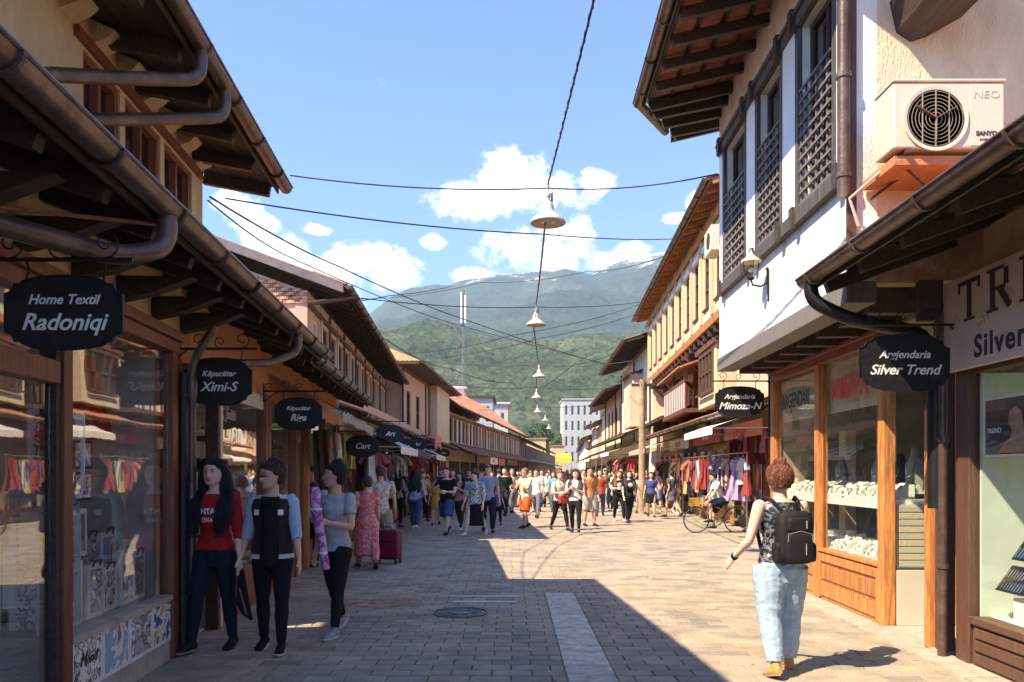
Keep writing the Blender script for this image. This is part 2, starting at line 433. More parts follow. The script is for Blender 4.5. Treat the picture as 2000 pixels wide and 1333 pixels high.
def forest_mat(name, c1, c2, c3, sc, rock=None, rockz=(0, 1)):
    m = bpy.data.materials.new(name); m.use_nodes = True
    N = m.node_tree.nodes; K = m.node_tree.links; b = N['Principled BSDF']
    b.inputs['Roughness'].default_value = .95; b.inputs['Specular IOR Level'].default_value = .1
    ge = N.new('ShaderNodeNewGeometry')
    def noi(s, d):
        n = N.new('ShaderNodeTexNoise'); n.inputs['Scale'].default_value = s; n.inputs['Detail'].default_value = d; n.inputs['Roughness'].default_value = .7
        K.new(ge.outputs['Position'], n.inputs['Vector']); return n.outputs['Fac']
    cr = N.new('ShaderNodeValToRGB'); K.new(noi(sc, 8), cr.inputs[0])
    e = cr.color_ramp.elements; e[0].position = .35; e[0].color = (*c1, 1); e[1].position = .68; e[1].color = (*c3, 1)
    k = e.new(.5); k.color = (*c2, 1)
    last = cr.outputs[0]
    fine = N.new('ShaderNodeMapRange'); K.new(noi(sc*18, 4), fine.inputs[0]); fine.inputs[1].default_value = .35; fine.inputs[2].default_value = .65; fine.inputs[3].default_value = .5; fine.inputs[4].default_value = 1.5
    sc_ = N.new('ShaderNodeVectorMath'); sc_.operation = 'SCALE'; K.new(last, sc_.inputs[0]); K.new(fine.outputs[0], sc_.inputs['Scale']); last = sc_.outputs[0]
    if rock:
        sp = N.new('ShaderNodeSeparateXYZ'); K.new(ge.outputs['Position'], sp.inputs[0])
        mr = N.new('ShaderNodeMapRange'); K.new(sp.outputs[2], mr.inputs[0]); mr.inputs[1].default_value = rockz[0]; mr.inputs[2].default_value = rockz[1]; mr.inputs[3].default_value = -.12; mr.inputs[4].default_value = .16
        ad = N.new('ShaderNodeMath'); ad.operation = 'ADD'; K.new(noi(.0042, 9), ad.inputs[0]); K.new(mr.outputs[0], ad.inputs[1])
        st = N.new('ShaderNodeMapRange'); K.new(ad.outputs[0], st.inputs[0]); st.inputs[1].default_value = .60; st.inputs[2].default_value = .66
        mx = N.new('ShaderNodeMix'); mx.data_type = 'RGBA'; K.new(st.outputs[0], mx.inputs['Factor']); K.new(last, mx.inputs['A']); mx.inputs['B'].default_value = (*rock, 1)
        last = mx.outputs['Result']
    K.new(last, b.inputs['Base Color'])
    return m
back = forest_mat('mountain_slopes', (.022, .038, .03), (.035, .052, .04), (.07, .085, .06), .0016, (.42, .40, .38), (1250, 1900))
front = forest_mat('wooded_hill_slopes', (.032, .048, .028), (.052, .072, .042), (.095, .108, .068), .006)
hill('mountains', [(-800,640),(-300,640),(400,600),(600,640),(700,632),(725,612),(765,580),(800,562),(850,556),(872,560),(900,552),(980,537),(1060,530),(1110,533),(1150,542),(1200,517),(1250,503),(1290,495),(1335,497),(1420,512),(1600,560),(2000,540),(2800,640)],
     2600, 6800, 9300, 900, 190, 210, 1100, 14, back, .85)
hill('wooded_hill', [(-1500,760),(-400,720),(300,700),(650,668),(700,655),(740,641),(800,652),(850,637),(880,632),(950,662),(1000,678),(1060,680),(1100,675),(1180,665),(1260,648),(1400,640),(1800,690),(2600,740),(3600,760)],
     650, 3000, 4200, 1100, 380, 60, 420, 15, front, .8)

# --- haze: one closed box of even air round everything
hz = MB().box(-9400, 9400, -1400, 9700, -3.2, 2300)
hm = bpy.data.materials.new('haze_air'); hm.use_nodes = True; hm.node_tree.nodes.clear()
_o = hm.node_tree.nodes.new('ShaderNodeOutputMaterial'); _v = hm.node_tree.nodes.new('ShaderNodeVolumePrincipled')
_v.inputs['Color'].default_value = (.60, .80, 1, 1); _v.inputs['Density'].default_value = 8.0e-5
hm.node_tree.links.new(_v.outputs[0], _o.inputs['Volume'])
HAZE = build('haze', hz, hm, kind='stuff')

# --- street: mortar bed, pavers, stone channel
def lx(Y): return -2.47 - .0767*Y if Y < 17 else (np.interp(Y, [17, 47, 88, 175], [-3.77, -4.07, .9, 10.0]))
def rx(Y): return 3.72 + .023*Y if Y < 11.8 else (np.interp(Y, [11.8, 12.2, 20, 37, 63, 115, 190], [3.99, 6.4, 6.65, 7.2, 7.9, 11, 17]))
bed = MB(); ys = [-8, 0, 8, 11.8, 12.3, 17, 26, 36, 47, 60, 75, 88, 110, 140, 175]
i0 = bed.pts([p for y in ys for p in ((lx(y)-2.5, y, -.016), (rx(y)+2.5, y, -.016))])
for k in range(len(ys)-1): bed.f.append((i0+2*k, i0+2*k+1, i0+2*k+3, i0+2*k+2))
mortar = mat('mortar_sand', (.13, .115, .10), .95, .3, 12)
build('street', bed, mortar, kind='structure')

def paver_mat():
    m = bpy.data.materials.new('concrete_paver'); m.use_nodes = True
    N = m.node_tree.nodes; K = m.node_tree.links; b = N['Principled BSDF']; b.inputs['Roughness'].default_value = .78
    ge = N.new('ShaderNodeNewGeometry'); at = N.new('ShaderNodeAttribute'); at.attribute_name = 'tone'; at.attribute_type = 'GEOMETRY'
    oi = N.new('ShaderNodeObjectInfo')
    def noi(s, d, r=.6):
        n = N.new('ShaderNodeTexNoise'); n.inputs['Scale'].default_value = s; n.inputs['Detail'].default_value = d; n.inputs['Roughness'].default_value = r
        K.new(ge.outputs['Position'], n.inputs['Vector']); return n.outputs['Fac']
    def mth(op, a, b_):
        n = N.new('ShaderNodeMath'); n.operation = op
        for i, v in enumerate((a, b_)):
            if isinstance(v, (int, float)): n.inputs[i].default_value = v
            else: K.new(v, n.inputs[i])
        return n.outputs[0]
    cr = N.new('ShaderNodeValToRGB')
    tone = mth('FRACT', mth('ADD', at.outputs['Fac'], oi.outputs['Random']), 0)
    K.new(mth('ADD', mth('MULTIPLY', tone, .55), mth('MULTIPLY', noi(.55, 3), .5)), cr.inputs[0])
    e = cr.color_ramp.elements
    e[0].position = .15; e[0].color = (.24, .20, .165, 1); e[1].position = .92; e[1].color = (.50, .40, .275, 1)
    for p, c in ((.38, (.33, .275, .215)), (.62, (.405, .33, .24)), (.76, (.41, .30, .21))):
        k = e.new(p); k.color = (*c, 1)
    fine = N.new('ShaderNodeMapRange'); K.new(noi(55, 5, .75), fine.inputs[0]); fine.inputs[1].default_value = .3; fine.inputs[2].default_value = .7; fine.inputs[3].default_value = .78; fine.inputs[4].default_value = 1.2
    st = N.new('ShaderNodeMapRange'); K.new(noi(1.7, 7, .7), st.inputs[0]); st.inputs[1].default_value = .30; st.inputs[2].default_value = .62; st.inputs[3].default_value = .62; st.inputs[4].default_value = 1.10
    vo = N.new('ShaderNodeTexVoronoi'); vo.inputs['Scale'].default_value = 2.6; K.new(ge.outputs['Position'], vo.inputs['Vector'])
    gum = N.new('ShaderNodeMapRange'); K.new(vo.outputs['Distance'], gum.inputs[0]); gum.inputs[1].default_value = .045; gum.inputs[2].default_value = .075; gum.inputs[3].default_value = .5; gum.inputs[4].default_value = 1.0
    sc_ = N.new('ShaderNodeVectorMath'); sc_.operation = 'SCALE'; K.new(cr.outputs[0], sc_.inputs[0]); K.new(mth('MULTIPLY', mth('MULTIPLY', fine.outputs[0], gum.outputs[0]), st.outputs[0]), sc_.inputs['Scale'])
    K.new(sc_.outputs[0], b.inputs['Base Color'])
    bp = N.new('ShaderNodeBump'); bp.inputs['Strength'].default_value = .5; bp.inputs['Distance'].default_value = .006
    K.new(noi(120, 4), bp.inputs['Height']); K.new(bp.outputs[0], b.inputs['Normal'])
    return m
paver_m = paver_mat()
PL, PW, GAP, CH = .325, .168, .009, .006
def paver_geo(x0, x1, y0, y1, z, tilt=(0, 0)):
    """block with chamfered rim"""
    c = CH; v = []
    for (xx, yy, zz) in ((x0,y0,z-.06),(x1,y0,z-.06),(x1,y1,z-.06),(x0,y1,z-.06),(x0,y0,z-c),(x1,y0,z-c),(x1,y1,z-c),(x0,y1,z-c),(x0+c,y0+c,z),(x1-c,y0+c,z),(x1-c,y1-c,z),(x0+c,y1-c,z)):
        v.append((xx, yy, zz + (xx-(x0+x1)/2)*tilt[0] + (yy-(y0+y1)/2)*tilt[1]))
    f = []
    for a in (0, 4):
        for k in range(4): f.append((a+k, a+(k+1)%4, a+4+(k+1)%4, a+4+k))
    f.append((8, 9, 10, 11))
    return v, f
strip_x = lambda Y: (.44, .82)
street = bpy.data.objects['street']
pav = []
row = 0; Y = 4.6
while Y < 27:
    off = (row % 2) * PL/2 + R.uniform(-.01, .01)
    x = math.floor((lx(Y) - .3) / PL) * PL + off
    while x < rx(Y) + .1:
        a, b_ = x + GAP/2, x + PL - GAP/2
        for (p, q) in (((a, min(b_, .43)), (max(a, .83), b_)) if Y < 10.3 else ((a, b_),)):
            if q - p > .05 and p < rx(Y)+.02 and q > lx(Y)-.25: pav.append((p, q, Y + GAP/2, Y + PW - GAP/2))
        x += PL
    Y += PW; row += 1
vis = [p for p in pav if p[3] > 5.85 and abs((p[0]+p[1])/2) < p[3]*.67]
vis.sort(key=lambda p: p[2]); near = set(vis[:300])
shared = {}
for p in vis[:300]:
    key = (round(p[1]-p[0], 2), R.randrange(3))
    if key not in shared:
        v, f = paver_geo(-(p[1]-p[0])/2, (p[1]-p[0])/2, -(PW-GAP)/2, (PW-GAP)/2, 0)
        me = bpy.data.meshes.new('paving_block'); me.from_pydata(v, [], f); me.materials.append(paver_m); shared[key] = me
    o = bpy.data.objects.new('paving_block', shared[key]); C.objects.link(o); o.parent = street
    o.location = ((p[0]+p[1])/2, (p[2]+p[3])/2, R.uniform(-.003, .002)); o.rotation_euler = (R.gauss(0, .007), R.gauss(0, .005), R.gauss(0, .004))
V = []; Fc = []; tone = []
for p in pav:
    if p in near: continue
    v, f = paver_geo(p[0], p[1], p[2], p[3], R.uniform(-.003, .002), (R.gauss(0, .005), R.gauss(0, .008)))
    i = len(V); V += v; Fc += [tuple(i+k for k in q) for q in f]; t = R.random(); tone += [t]*len(v)
me = bpy.data.meshes.new('paving'); me.from_pydata(V, [], Fc)
at = me.attributes.new('tone', 'FLOAT', 'POINT'); at.data.foreach_set('value', tone)
link('paving_field', me, paver_m, street, kind='stuff')
# the far street, where single blocks are no longer told apart
far = MB(); ys = [26.97, 34, 42, 47, 60, 75, 88, 110, 140, 175]
i0 = far.pts([p for y in ys for p in ((lx(y)-1.0, y, -.002), (rx(y)+.6, y, -.002))])
for k in range(len(ys)-1): far.f.append((i0+2*k, i0+2*k+1, i0+2*k+3, i0+2*k+2))
build('far_paving', far, paver_m, street)
# stone channel down the middle
slab = mat('channel_stone', (.66, .60, .49), .8, .22, 9, .8, 30, dark=(.25, .18, .14), dscale=6, damt=.7)
y = 4.3
while y < 10.2:
    l = min(R.uniform(.62, 1.0), 10.29-y) if 10.29-y > .3 else 10.29-y
    v, f = paver_geo(.437, .823, y+.005, y+l-.005, .004, (0, R.gauss(0, .002)))
    me = bpy.data.meshes.new('stone_slab'); me.from_pydata(v, [], f); link('stone_slab', me, slab, street)
    y += l
# right-hand and left-hand kerb courses by the shopfronts
kerb = MB(); kl = MB()
for y in range(3, 26):
    kerb.prism([(rx(y)-.32, y+.006), (rx(y)-.02, y+.006), (rx(y+1)-.02, y+.994), (rx(y+1)-.32, y+.994)], 2, -.05, .016)
build('kerb_course', kerb, mat('kerb_stone', (.40, .33, .26), .85, .2, 8, .6, 40), street)

# manhole cover, and pale bars that paint slits of sunlight onto the paving
t = thing('manhole_cover', 'round iron manhole cover sunk in the shaded paving', 'manhole cover', (-.59, 8.8, 0))
mh = MB().lathe([(0, .010), (.27, .010), (.285, .004), (.30, -.01)], (-.59, 8.8, 0), 36)
mhm = mat('worn_iron', (.16, .15, .15), .5, .3, 12, .5, 50, metal=.5)
build('cover', mh, mhm, t, smooth=True)
rg = MB()
for r in (.30, .24, .12): rg.lathe([(r, .004), (r, .017), (r+.016, .017), (r+.016, .004)], (-.59, 8.8, 0), 36)
for k in range(12): rg.beam((-.59+.12*math.cos(k*math.pi/6), 8.8+.12*math.sin(k*math.pi/6), .013), (-.59+.24*math.cos(k*math.pi/6), 8.8+.24*math.sin(k*math.pi/6), .013), .014, .008)
build('raised_ribs', rg, mhm, t)
pale = mat('painted_sun_slit', (.78, .74, .68), .8, .1, 9, dark=(.5, .45, .4), dscale=12, damt=.6)
for (u0, u1, v, w, lab) in ((878, 1016, 1165, .05, 'longer thin slit of sunlight painted as a bar across the shaded paving'), (884, 1010, 1175.5, .05, 'shorter thin slit of painted sunlight nearer the manhole across the paving')):
    Yb = 2430/(v-922); tag(build('sun_slit_bar', MB().box((u0-1000)/F*Yb, (u1-1000)/F*Yb, Yb-w/2, Yb+w/2, -.01, .0065), pale), lab, 'painted sunlight')
patch = MB()
for k in range(5):
    for j in range(3): patch.box(-2.15+.2*k, -1.96+.2*k, 9.2+.2*j, 9.39+.2*j, -.02, .007+R.uniform(-.001, .001))
tag(build('paving_patch', patch, mat('reddish_patch', (.42, .22, .15), .85, .3, 8, .5, 50, dark=(.5, .42, .33), dscale=4, damt=.8), kind='structure'), 'reddish patch of repaired paving in the shade', 'paving patch')

# ================================================================== ARCHITECTURE HELPERS
def wall(fr, parent, m, s0, s1, z0, z1, d, th=.25, holes=(), name='wall', **k):
    """wall with rectangular openings, outer face at d, cells butted end to end"""
    mb = MB(fr); ss = sorted({s0, s1, *[h[0] for h in holes], *[h[1] for h in holes]}); zs = sorted({z0, z1, *[h[2] for h in holes], *[h[3] for h in holes]})
    ss = [s for s in ss if s0 <= s <= s1]; zs = [z for z in zs if z0 <= z <= z1]
    for a, b in zip(ss, ss[1:]):
        run = None
        for c, e in zip(zs, zs[1:]):
            hole = any(h[0] < (a+b)/2 < h[1] and h[2] < (c+e)/2 < h[3] for h in holes)
            if hole:
                if run: mb.box(a, b, d-th, d, run[0], run[1]); run = None
            else: run = (run[0], e) if run else (c, e)
        if run: mb.box(a, b, d-th, d, run[0], run[1])
    return build(name, mb, m, parent, **k)

def window(fr, parent, fm, s0, s1, z0, z1, d, nx=2, nz=1, w=.05, dep=.07, gl=None, back=True, sill=True, name='window', curtain=None):
    """frame with mullions, a pane, a sill and the dark of the room behind"""
    mb = MB(fr); a, b = d-.12, d-.12+dep
    mb.box(s0, s0+w, a, b, z0, z1); mb.box(s1-w, s1, a, b, z0, z1); mb.box(s0+w, s1-w, a, b, z0, z0+w); mb.box(s0+w, s1-w, a, b, z1-w, z1)
    for i in range(1, nx): x = s0 + (s1-s0)*i/nx; mb.box(x-w*.4, x+w*.4, a+.005, b-.005, z0+w, z1-w)
    xs = [s0+w] + [s0+(s1-s0)*i/nx for i in range(1, nx)] + [s1-w]
    for j in range(1, nz):
        z = z0 + (z1-z0)*j/nz
        for i in range(nx): mb.box(xs[i]+(w*.4 if i else 0), xs[i+1]-(w*.4 if i < nx-1 else 0), a+.008, b-.008, z-w*.35, z+w*.35)
    o = build(name, mb, fm, parent)
    build('pane', MB(fr).box(s0+w*.6, s1-w*.6, d-.095, d-.09, z0+w*.6, z1-w*.6), gl or glass_u, o)
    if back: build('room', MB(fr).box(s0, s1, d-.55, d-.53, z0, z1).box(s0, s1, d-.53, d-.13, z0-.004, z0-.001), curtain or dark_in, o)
    if sill: build('sill', MB(fr).box(s0-.05, s1+.05, d-.02, d+.06, z0-.05, z0-.002), fm, o)
    return o

TILE = None
def tile_geo(w=.21, l=.40, h=.048, th=.012, n=5):
    v = []; f = []
    for y in (0, l):
        tw = 1.0 if y == 0 else .86
        for side in (0, 1):
            for i in range(n+1):
                a = math.pi*i/n; x = -math.cos(a)*w/2*tw; z = math.sin(a)*h + (th if side else 0) + (0.006 if side and i in (0, n) else 0)
                v.append((x*(1.0 if side else .9), y, z))
    m = n+1
    for i in range(n):
        f += [(i, i+1, 2*m+i+1, 2*m+i), (m+i, 3*m+i, 3*m+i+1, m+i+1), (i, m+i, m+i+1, i+1), (2*m+i, 2*m+i+1, 3*m+i+1, 3*m+i)]
    f += [(0, 2*m, 3*m, m), (n, m+n, 3*m+n, 2*m+n)]
    return v, f
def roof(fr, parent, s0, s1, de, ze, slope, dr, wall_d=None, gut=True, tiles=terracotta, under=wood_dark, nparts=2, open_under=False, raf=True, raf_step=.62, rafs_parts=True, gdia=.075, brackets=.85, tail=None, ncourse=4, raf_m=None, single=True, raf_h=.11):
    """monopitch or front half of a pitched roof: eave at (de, ze), rising away from the street to dr (< de)"""
    zz = lambda d: ze + (de-d)*slope
    L = math.hypot(de-dr, (de-dr)*slope); ca = (de-dr)/L; sa = (de-dr)*slope/L
    rf = None
    # covering sheet (continuous) behind the first courses
    nc = ncourse; cl = .33
    def pt(s, t, h):  # t metres up the slope from the eave, h above the plane
        return fr(s, de - t*ca - h*sa*0, ze + t*sa + h)
    wv = .21
    def wavy(t0, t1, hh):
        ns = max(2, int((s1-s0)/wv*4)); nv = max(1, int((t1-t0)/cl))
        return MB().grid(lambda a, b: pt(s0+(s1-s0)*a, t0+(t1-t0)*b, hh + .026*math.sin(2*math.pi*(s1-s0)*a/wv)), min(ns, 700), nv)
    rf = build('roof', wavy(0 if open_under or not single else nc*cl-.12, L, .022 if open_under else .035), tiles, parent, smooth=True)
    if single:
        v, f = tile_geo()
        cols = int((s1-s0)/wv); nper = 0; keep = []
        TV = []; TF = []
        me_t = None
        for c in range(nc):
            for k in range(cols):
                s = s0 + wv*(k+.5); t = c*cl - .05
                base = pt(s + R.uniform(-.006, .006), t, .03 + .006*R.random())
                X = fr.s * (1 if fr.side > 0 else 1); Yv = (-fr.d*ca + Vector((0,0,1))*sa); Z = X.cross(Yv)
                if Z.z < 0: X = -X; Z = X.cross(Yv)
                Z = (Z + X*R.uniform(-.03, .03)).normalized()
                M4 = Matrix((X, Yv, Z)).transposed()
                if c < nparts and nper < 290:
                    if me_t is None:
                        me_t = bpy.data.meshes.new('roof_tile'); me_t.from_pydata(v, [], f); me_t.materials.append(tiles); me_t.polygons.foreach_set('use_smooth', [True]*len(f)); me_t.set_sharp_from_angle(angle=rad(50))
                    o = bpy.data.objects.new('roof_tile', me_t); C.objects.link(o); o.parent = rf
                    o.matrix_local = Matrix.Translation(base - LOC.get(parent.name, Vector())) @ M4.to_4x4(); nper += 1
                else:
                    i = len(TV); TV += [base + M4 @ Vector(p) for p in v]; TF += [tuple(i+q for q in ff) for ff in f]
        if TV:
            b = MB(); b.v = TV; b.f = TF; build('tile_courses', b, tiles, rf, smooth=True, kind='stuff', recalc=False)
    # underside
    if not open_under:
        nb = max(1, int(L/.16))
        if nparts and L < 9:
            u = MB()
            for k in range(nb):
                t0, t1 = L*k/nb + .004, L*(k+1)/nb - .004
                a = [pt(s0, t0, -.002), pt(s1, t0, -.002), pt(s1, t1, -.002), pt(s0, t1, -.002)]; bq = [p - Vector((0,0,.018)) for p in a]
                i = len(u.v); u.v += a + bq; u.f += [tuple(i+q for q in Q) for Q in ((0,1,2,3),(7,6,5,4),(0,4,5,1),(1,5,6,2),(2,6,7,3),(3,7,4,0))]
        else:
            u = MB(); a = [pt(s0, 0, -.002), pt(s1, 0, -.002), pt(s1, L, -.002), pt(s0, L, -.002)]; bq = [p - Vector((0,0,.018)) for p in a]
            u.v += a + bq; u.f += [(0,1,2,3),(7,6,5,4),(0,4,5,1),(1,5,6,2),(2,6,7,3),(3,7,4,0)]
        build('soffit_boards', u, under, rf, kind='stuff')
    else:
        for k in range(int(min(L, 3)/.33)+1):
            t = .06 + k*.33
            if t > L: break
            build('batten', MB().beam(pt(s0, t, -.018), pt(s1, t, -.018), .05, .03), under, rf)
    wd = wall_d if wall_d is not None else dr
    if raf:
        n = max(1, round((s1-s0)/raf_step)); lo = -.02-raf_h/2 - (.025 if open_under else 0)
        allr = MB()
        for k in range(n+1):
            s = s0 + .06 + (s1-s0-.12)*k/n
            mb = MB() if rafs_parts else allr
            mb.beam(pt(s, .07, lo), pt(s, (de-wd)/ca+.12, lo), .075, raf_h)
            if rafs_parts: build('rafter', mb, raf_m or under, rf)
        if not rafs_parts: build('rafter_row', allr, raf_m or under, rf, kind='stuff')
    # fascia
    build('fascia', MB(fr).box(s0, s1, de+.002, de+.022, ze-.09, ze+.03), under, rf)
    if gut: gutter(fr, parent, s0-.03, s1+.03, de+.024+gdia, ze-.005, gdia, brackets)
    return rf

def gutter(fr, parent, s0, s1, d, z, r, step=.85, m=None):
    m = m or gutter_m
    mb = MB(fr); n = 9
    for (a, rr) in ((s0, r), (s1, r)): pass
    ring = []
    for (s) in (s0, s1):
        ring.append(mb.pts([(s, d + r*math.cos(math.pi + math.pi*k/n), z + r*math.sin(math.pi + math.pi*k/n)) for k in range(n+1)] +
                           [(s, d + (r-.006)*math.cos(math.pi + math.pi*k/n), z + (r-.006)*math.sin(math.pi + math.pi*k/n)) for k in reversed(range(n+1))]))
    N = 2*(n+1)
    for k in range(N): mb.f.append((ring[0]+k, ring[0]+(k+1)%N, ring[1]+(k+1)%N, ring[1]+k))
    for q in ring:
        mb.f.append(tuple(q+k for k in range(n+1)))
    o = build('gutter', mb, m, parent, smooth=True, recalc=False)
    build('gutter_bead', MB(fr).tube([(s0, d+r+.002, z+.004), (s1, d+r+.002, z+.004)], .011, 6), m, o, smooth=True)
    k = s0 + .3
    while step and k < s1:
        b = MB(fr).tube([(k, d + (r+.010)*math.cos(math.pi+math.pi*j/8), z + (r+.010)*math.sin(math.pi+math.pi*j/8)) for j in range(9)], .013, 5)
        build('gutter_bracket', b, iron if R.random() < .3 else m, o, smooth=True); k += step
    return o

def downpipe(fr, parent, path, r=.05, m=None, clamps=()):
    # rounded corners
    P_ = [Vector(p) for p in path]; out = [P_[0]]
    for i in range(1, len(P_)-1):
        a, b, c = P_[i-1], P_[i], P_[i+1]; l = min((a-b).length, (c-b).length, .22)*.6
        p, q = b + (a-b).normalized()*l, b + (c-b).normalized()*l
        for k in range(5):
            t = k/4; out.append(p*(1-t)**2 + b*2*t*(1-t) + q*t*t)
    out.append(P_[-1])
    o = build('downpipe', MB(fr).tube(out, r, 12), m or gutter_m, parent, smooth=True)
    for c in clamps: build('pipe_clamp', MB(fr).lathe([(r+.001, -.02), (r+.012, -.02), (r+.012, .02), (r+.001, .02)], c, 12), m or gutter_m, o)
    return o

def shell(fr, parent, s0, s1, d0, d1, z0, z1, m, back=True, ends=True, name='side_wall', top=False):
    """the unseen body of a building: back and end walls"""
    mb = MB(fr)
    if back: mb.box(s0, s1, d0-.2, d0, z0, z1)
    if ends: mb.box(s0, s0+.2, d0, d1, z0, z1); mb.box(s1-.2, s1, d0, d1, z0, z1)
    if top: mb.box(s0, s1, d0, d1, z1, z1+.1)
    return build(name, mb, m, parent)

# ---- shop front: posts, lintel, base, panes, with a room behind it
def shopfront(fr, parent, s0, s1, fm, ztop=2.6, zbase=.5, bays=2, door=None, gl=None, inm=None, depth=1.6, post=.1, base_m=None, panels=True, transom=None, baset=.62):
    """returns list of bays (a, b)"""
    w = (s1-s0)/bays; gl = gl or glass_l
    out = []
    for k in range(bays+1):
        s = s0 + w*k
        build('post', MB(fr).box(s-post/2, s+post/2, -.06, .06, 0, ztop), fm, parent, bevel=.006)
    build('lintel', MB(fr).box(s0-post/2, s1+post/2, -.05, .07, ztop, ztop+.14).box(s0-post/2, s1+post/2, -.05, .10, ztop+.14, ztop+.18), fm, parent, bevel=.006)
    for k in range(bays):
        a, b = s0+w*k+post/2, s0+w*(k+1)-post/2
        if door == k:
            d = build('door', MB(fr).box(a, a+.09, -.05, -.01, .03, 2.08).box(b-.09, b, -.05, -.01, .03, 2.08).box(a+.09, b-.09, -.05, -.01, 2.0, 2.08).box(a+.09, b-.09, -.05, -.01, .03, .3), fm, parent)
            build('pane', MB(fr).box(a+.09, b-.09, -.032, -.028, .3, 2.0), gl, d)
            build('handle', MB(fr).tube([(b-.05, .03, .95), (b-.05, .03, 1.2)], .012, 6), steel, d)
            build('lintel', MB(fr).box(a, b, -.05, .05, 2.09, 2.17), fm, parent)
            build('pane', MB(fr).box(a, b, -.01, -.005, 2.17, ztop), gl, parent)
        else:
            bo = build('stall_board', MB(fr).box(a, b, -.05, .035, .02, zbase-.05).box(a, b, -.06, .06, zbase-.05, zbase), base_m or fm, parent, bevel=.004)
            if panels:
                ww = b-a
                for j in range(2):
                    z0_, z1_ = .06 + (zbase-.16)*j/2 + .015, .06 + (zbase-.16)*(j+1)/2 - .015
                    build('panel', MB(fr).box(a+.05, b-.05, .036, .05, z0_, z1_), base_m or fm, bo, bevel=.006)
            pn = build('pane', MB(fr).box(a, b, -.005, 0, zbase, ztop), gl, parent)
            if transom: build('transom_bar', MB(fr).box(a, b, -.03, .03, transom-.03, transom+.03), fm, parent)
        out.append((a, b))
    if inm is not None:
        build('shop_room', MB(fr).box(s0, s1, -depth-.05, -depth, 0, ztop+.1).box(s0, s1, -depth, -.08, 0, .02).box(s0, s1, -depth, -.08, ztop+.08, ztop+.12)
              .box(s0-.03, s0, -depth, -.08, 0, ztop+.1).box(s1, s1+.03, -depth, -.08, 0, ztop+.1), inm, parent)
    return out

# ---- hanging sign with wrought-iron bracket
def plate_outline(w, h, arch=.07, notch=.06):
    pts = []
    W2, H2 = w/2, h/2
    def arc(cx, cz, r, a0, a1, n=5): return [(cx + r*math.cos(rad(a0+(a1-a0)*k/n)), cz + r*math.sin(rad(a0+(a1-a0)*k/n))) for k in range(n+1)]
    # right side up, concave corners, arched top and bottom
    pts += arc(W2, -H2+0, notch, 180, 90)
    pts += arc(W2, H2, notch, 270, 180)
    top = [(W2*.74*math.cos(math.pi*k/10)*1.0, H2 + arch*math.sin(math.pi*k/10)) for k in range(0, 11)]
    pts += [(W2-notch, H2)] + top + [(-W2+notch, H2)]
    pts += arc(-W2, H2, notch, 0, -90)
    pts += arc(-W2, -H2, notch, 90, 0)
    bot = [(-W2*.74*math.cos(math.pi*k/10), -H2 - arch*math.sin(math.pi*k/10)) for k in range(0, 11)]
    pts += [(-W2+notch, -H2)] + bot + [(W2-notch, -H2)]
    out = [pts[0]]
    for p in pts[1:]:
        if (Vector(p) - Vector(out[-1])).length > 1e-3: out.append(p)
    return out
def scroll(c, r, a0, turns, n=18, flip=1):
    return [(c[0] + flip*r*(1-k/n*.8)*math.cos(a0+turns*2*math.pi*k/n), c[1] + r*(1-k/n*.8)*math.sin(a0+turns*2*math.pi*k/n)) for k in range(n+1)]
def hanging_sign(label, centre, w, h, lines, bracket_from, group='black wrought-iron hanging shop signs', name='hanging_sign', yaw=0.0, side=-1, arch=.05, face=None, letter=None, scrolls=True, sizes=(.09, .125)):
    """side -1: bracket runs to the left (wall on the left), +1: wall on the right; lines = [(text, size, dz)]"""
    t = thing(name, label, 'shop sign', centre, group); local(t)
    t.rotation_euler = (0, 0, yaw)
    poly = plate_outline(w, h, arch, min(.06, h*.16))
    pl = build('sign_plate', MB().prism(poly, 1, -.014, .014), face or black_paint, t, bevel=.003)
    rim = MB()
    inner = [(x*.955, z*.945) for x, z in poly]
    rim.tube([(x, -.0145, z) for x, z in poly + [poly[0]]], .006, 5, cap=False)
    build('rim', rim, iron, pl)
    for (s_, size, dz) in lines:
        for sgn in ((1, -1) if name == 'hanging_sign' and w > .6 else (1,)):
            text('lettering', s_, size, (0, -.0175*sgn, dz), (sgn, 0, 0), (0, 0, 1), letter or letter_white, pl, shear=.32, bold=.0015*size/.1, res=4, extrude=.0015)
    # bracket
    L = bracket_from                     # distance from the plate's centre to the wall
    z = h/2 + arch + .085
    b = MB().tube([(side*L, 0, z), (-side*(w/2+.05), 0, z)], .011, 6)
    br = build('bracket', b, iron, t, smooth=True)
    build('wall_plate', MB().cbox((side*L, 0, z-.02), (.015, .05, .24)), iron, br)
    if scrolls:
        sc = MB(); n = 4 if w > .5 else 2
        for k in range(n):
            cx = side*(L*.85) - side*(L*.85+w*.35)*k/(n-1); rr = .055 + .02*(k % 2)
            sc.tube([(p[0], 0, p[1]) for p in scroll((cx, z+rr+.008), rr, -math.pi/2, 1.25, flip=(1 if k % 2 else -1))], .005, 5)
        sc.tube([(side*L, 0, z-.13), (side*(L-.10), 0, z-.06), (side*(L-.17), 0, z-.01)], .007, 5)
        build('scroll', sc, iron, br, smooth=True)
    for x in (-w*.33, w*.33):
        zt = h/2 + arch*.8
        build('hook', MB().tube([(x, 0, z), (x+.012, 0, (z+zt)/2), (x, 0, zt-.01)], .0055, 5), iron, br)
    return t

# ================================================================== BUILDINGS, LEFT SIDE
FL = Frame(-2.47, 0, -.0767, 1, +1)
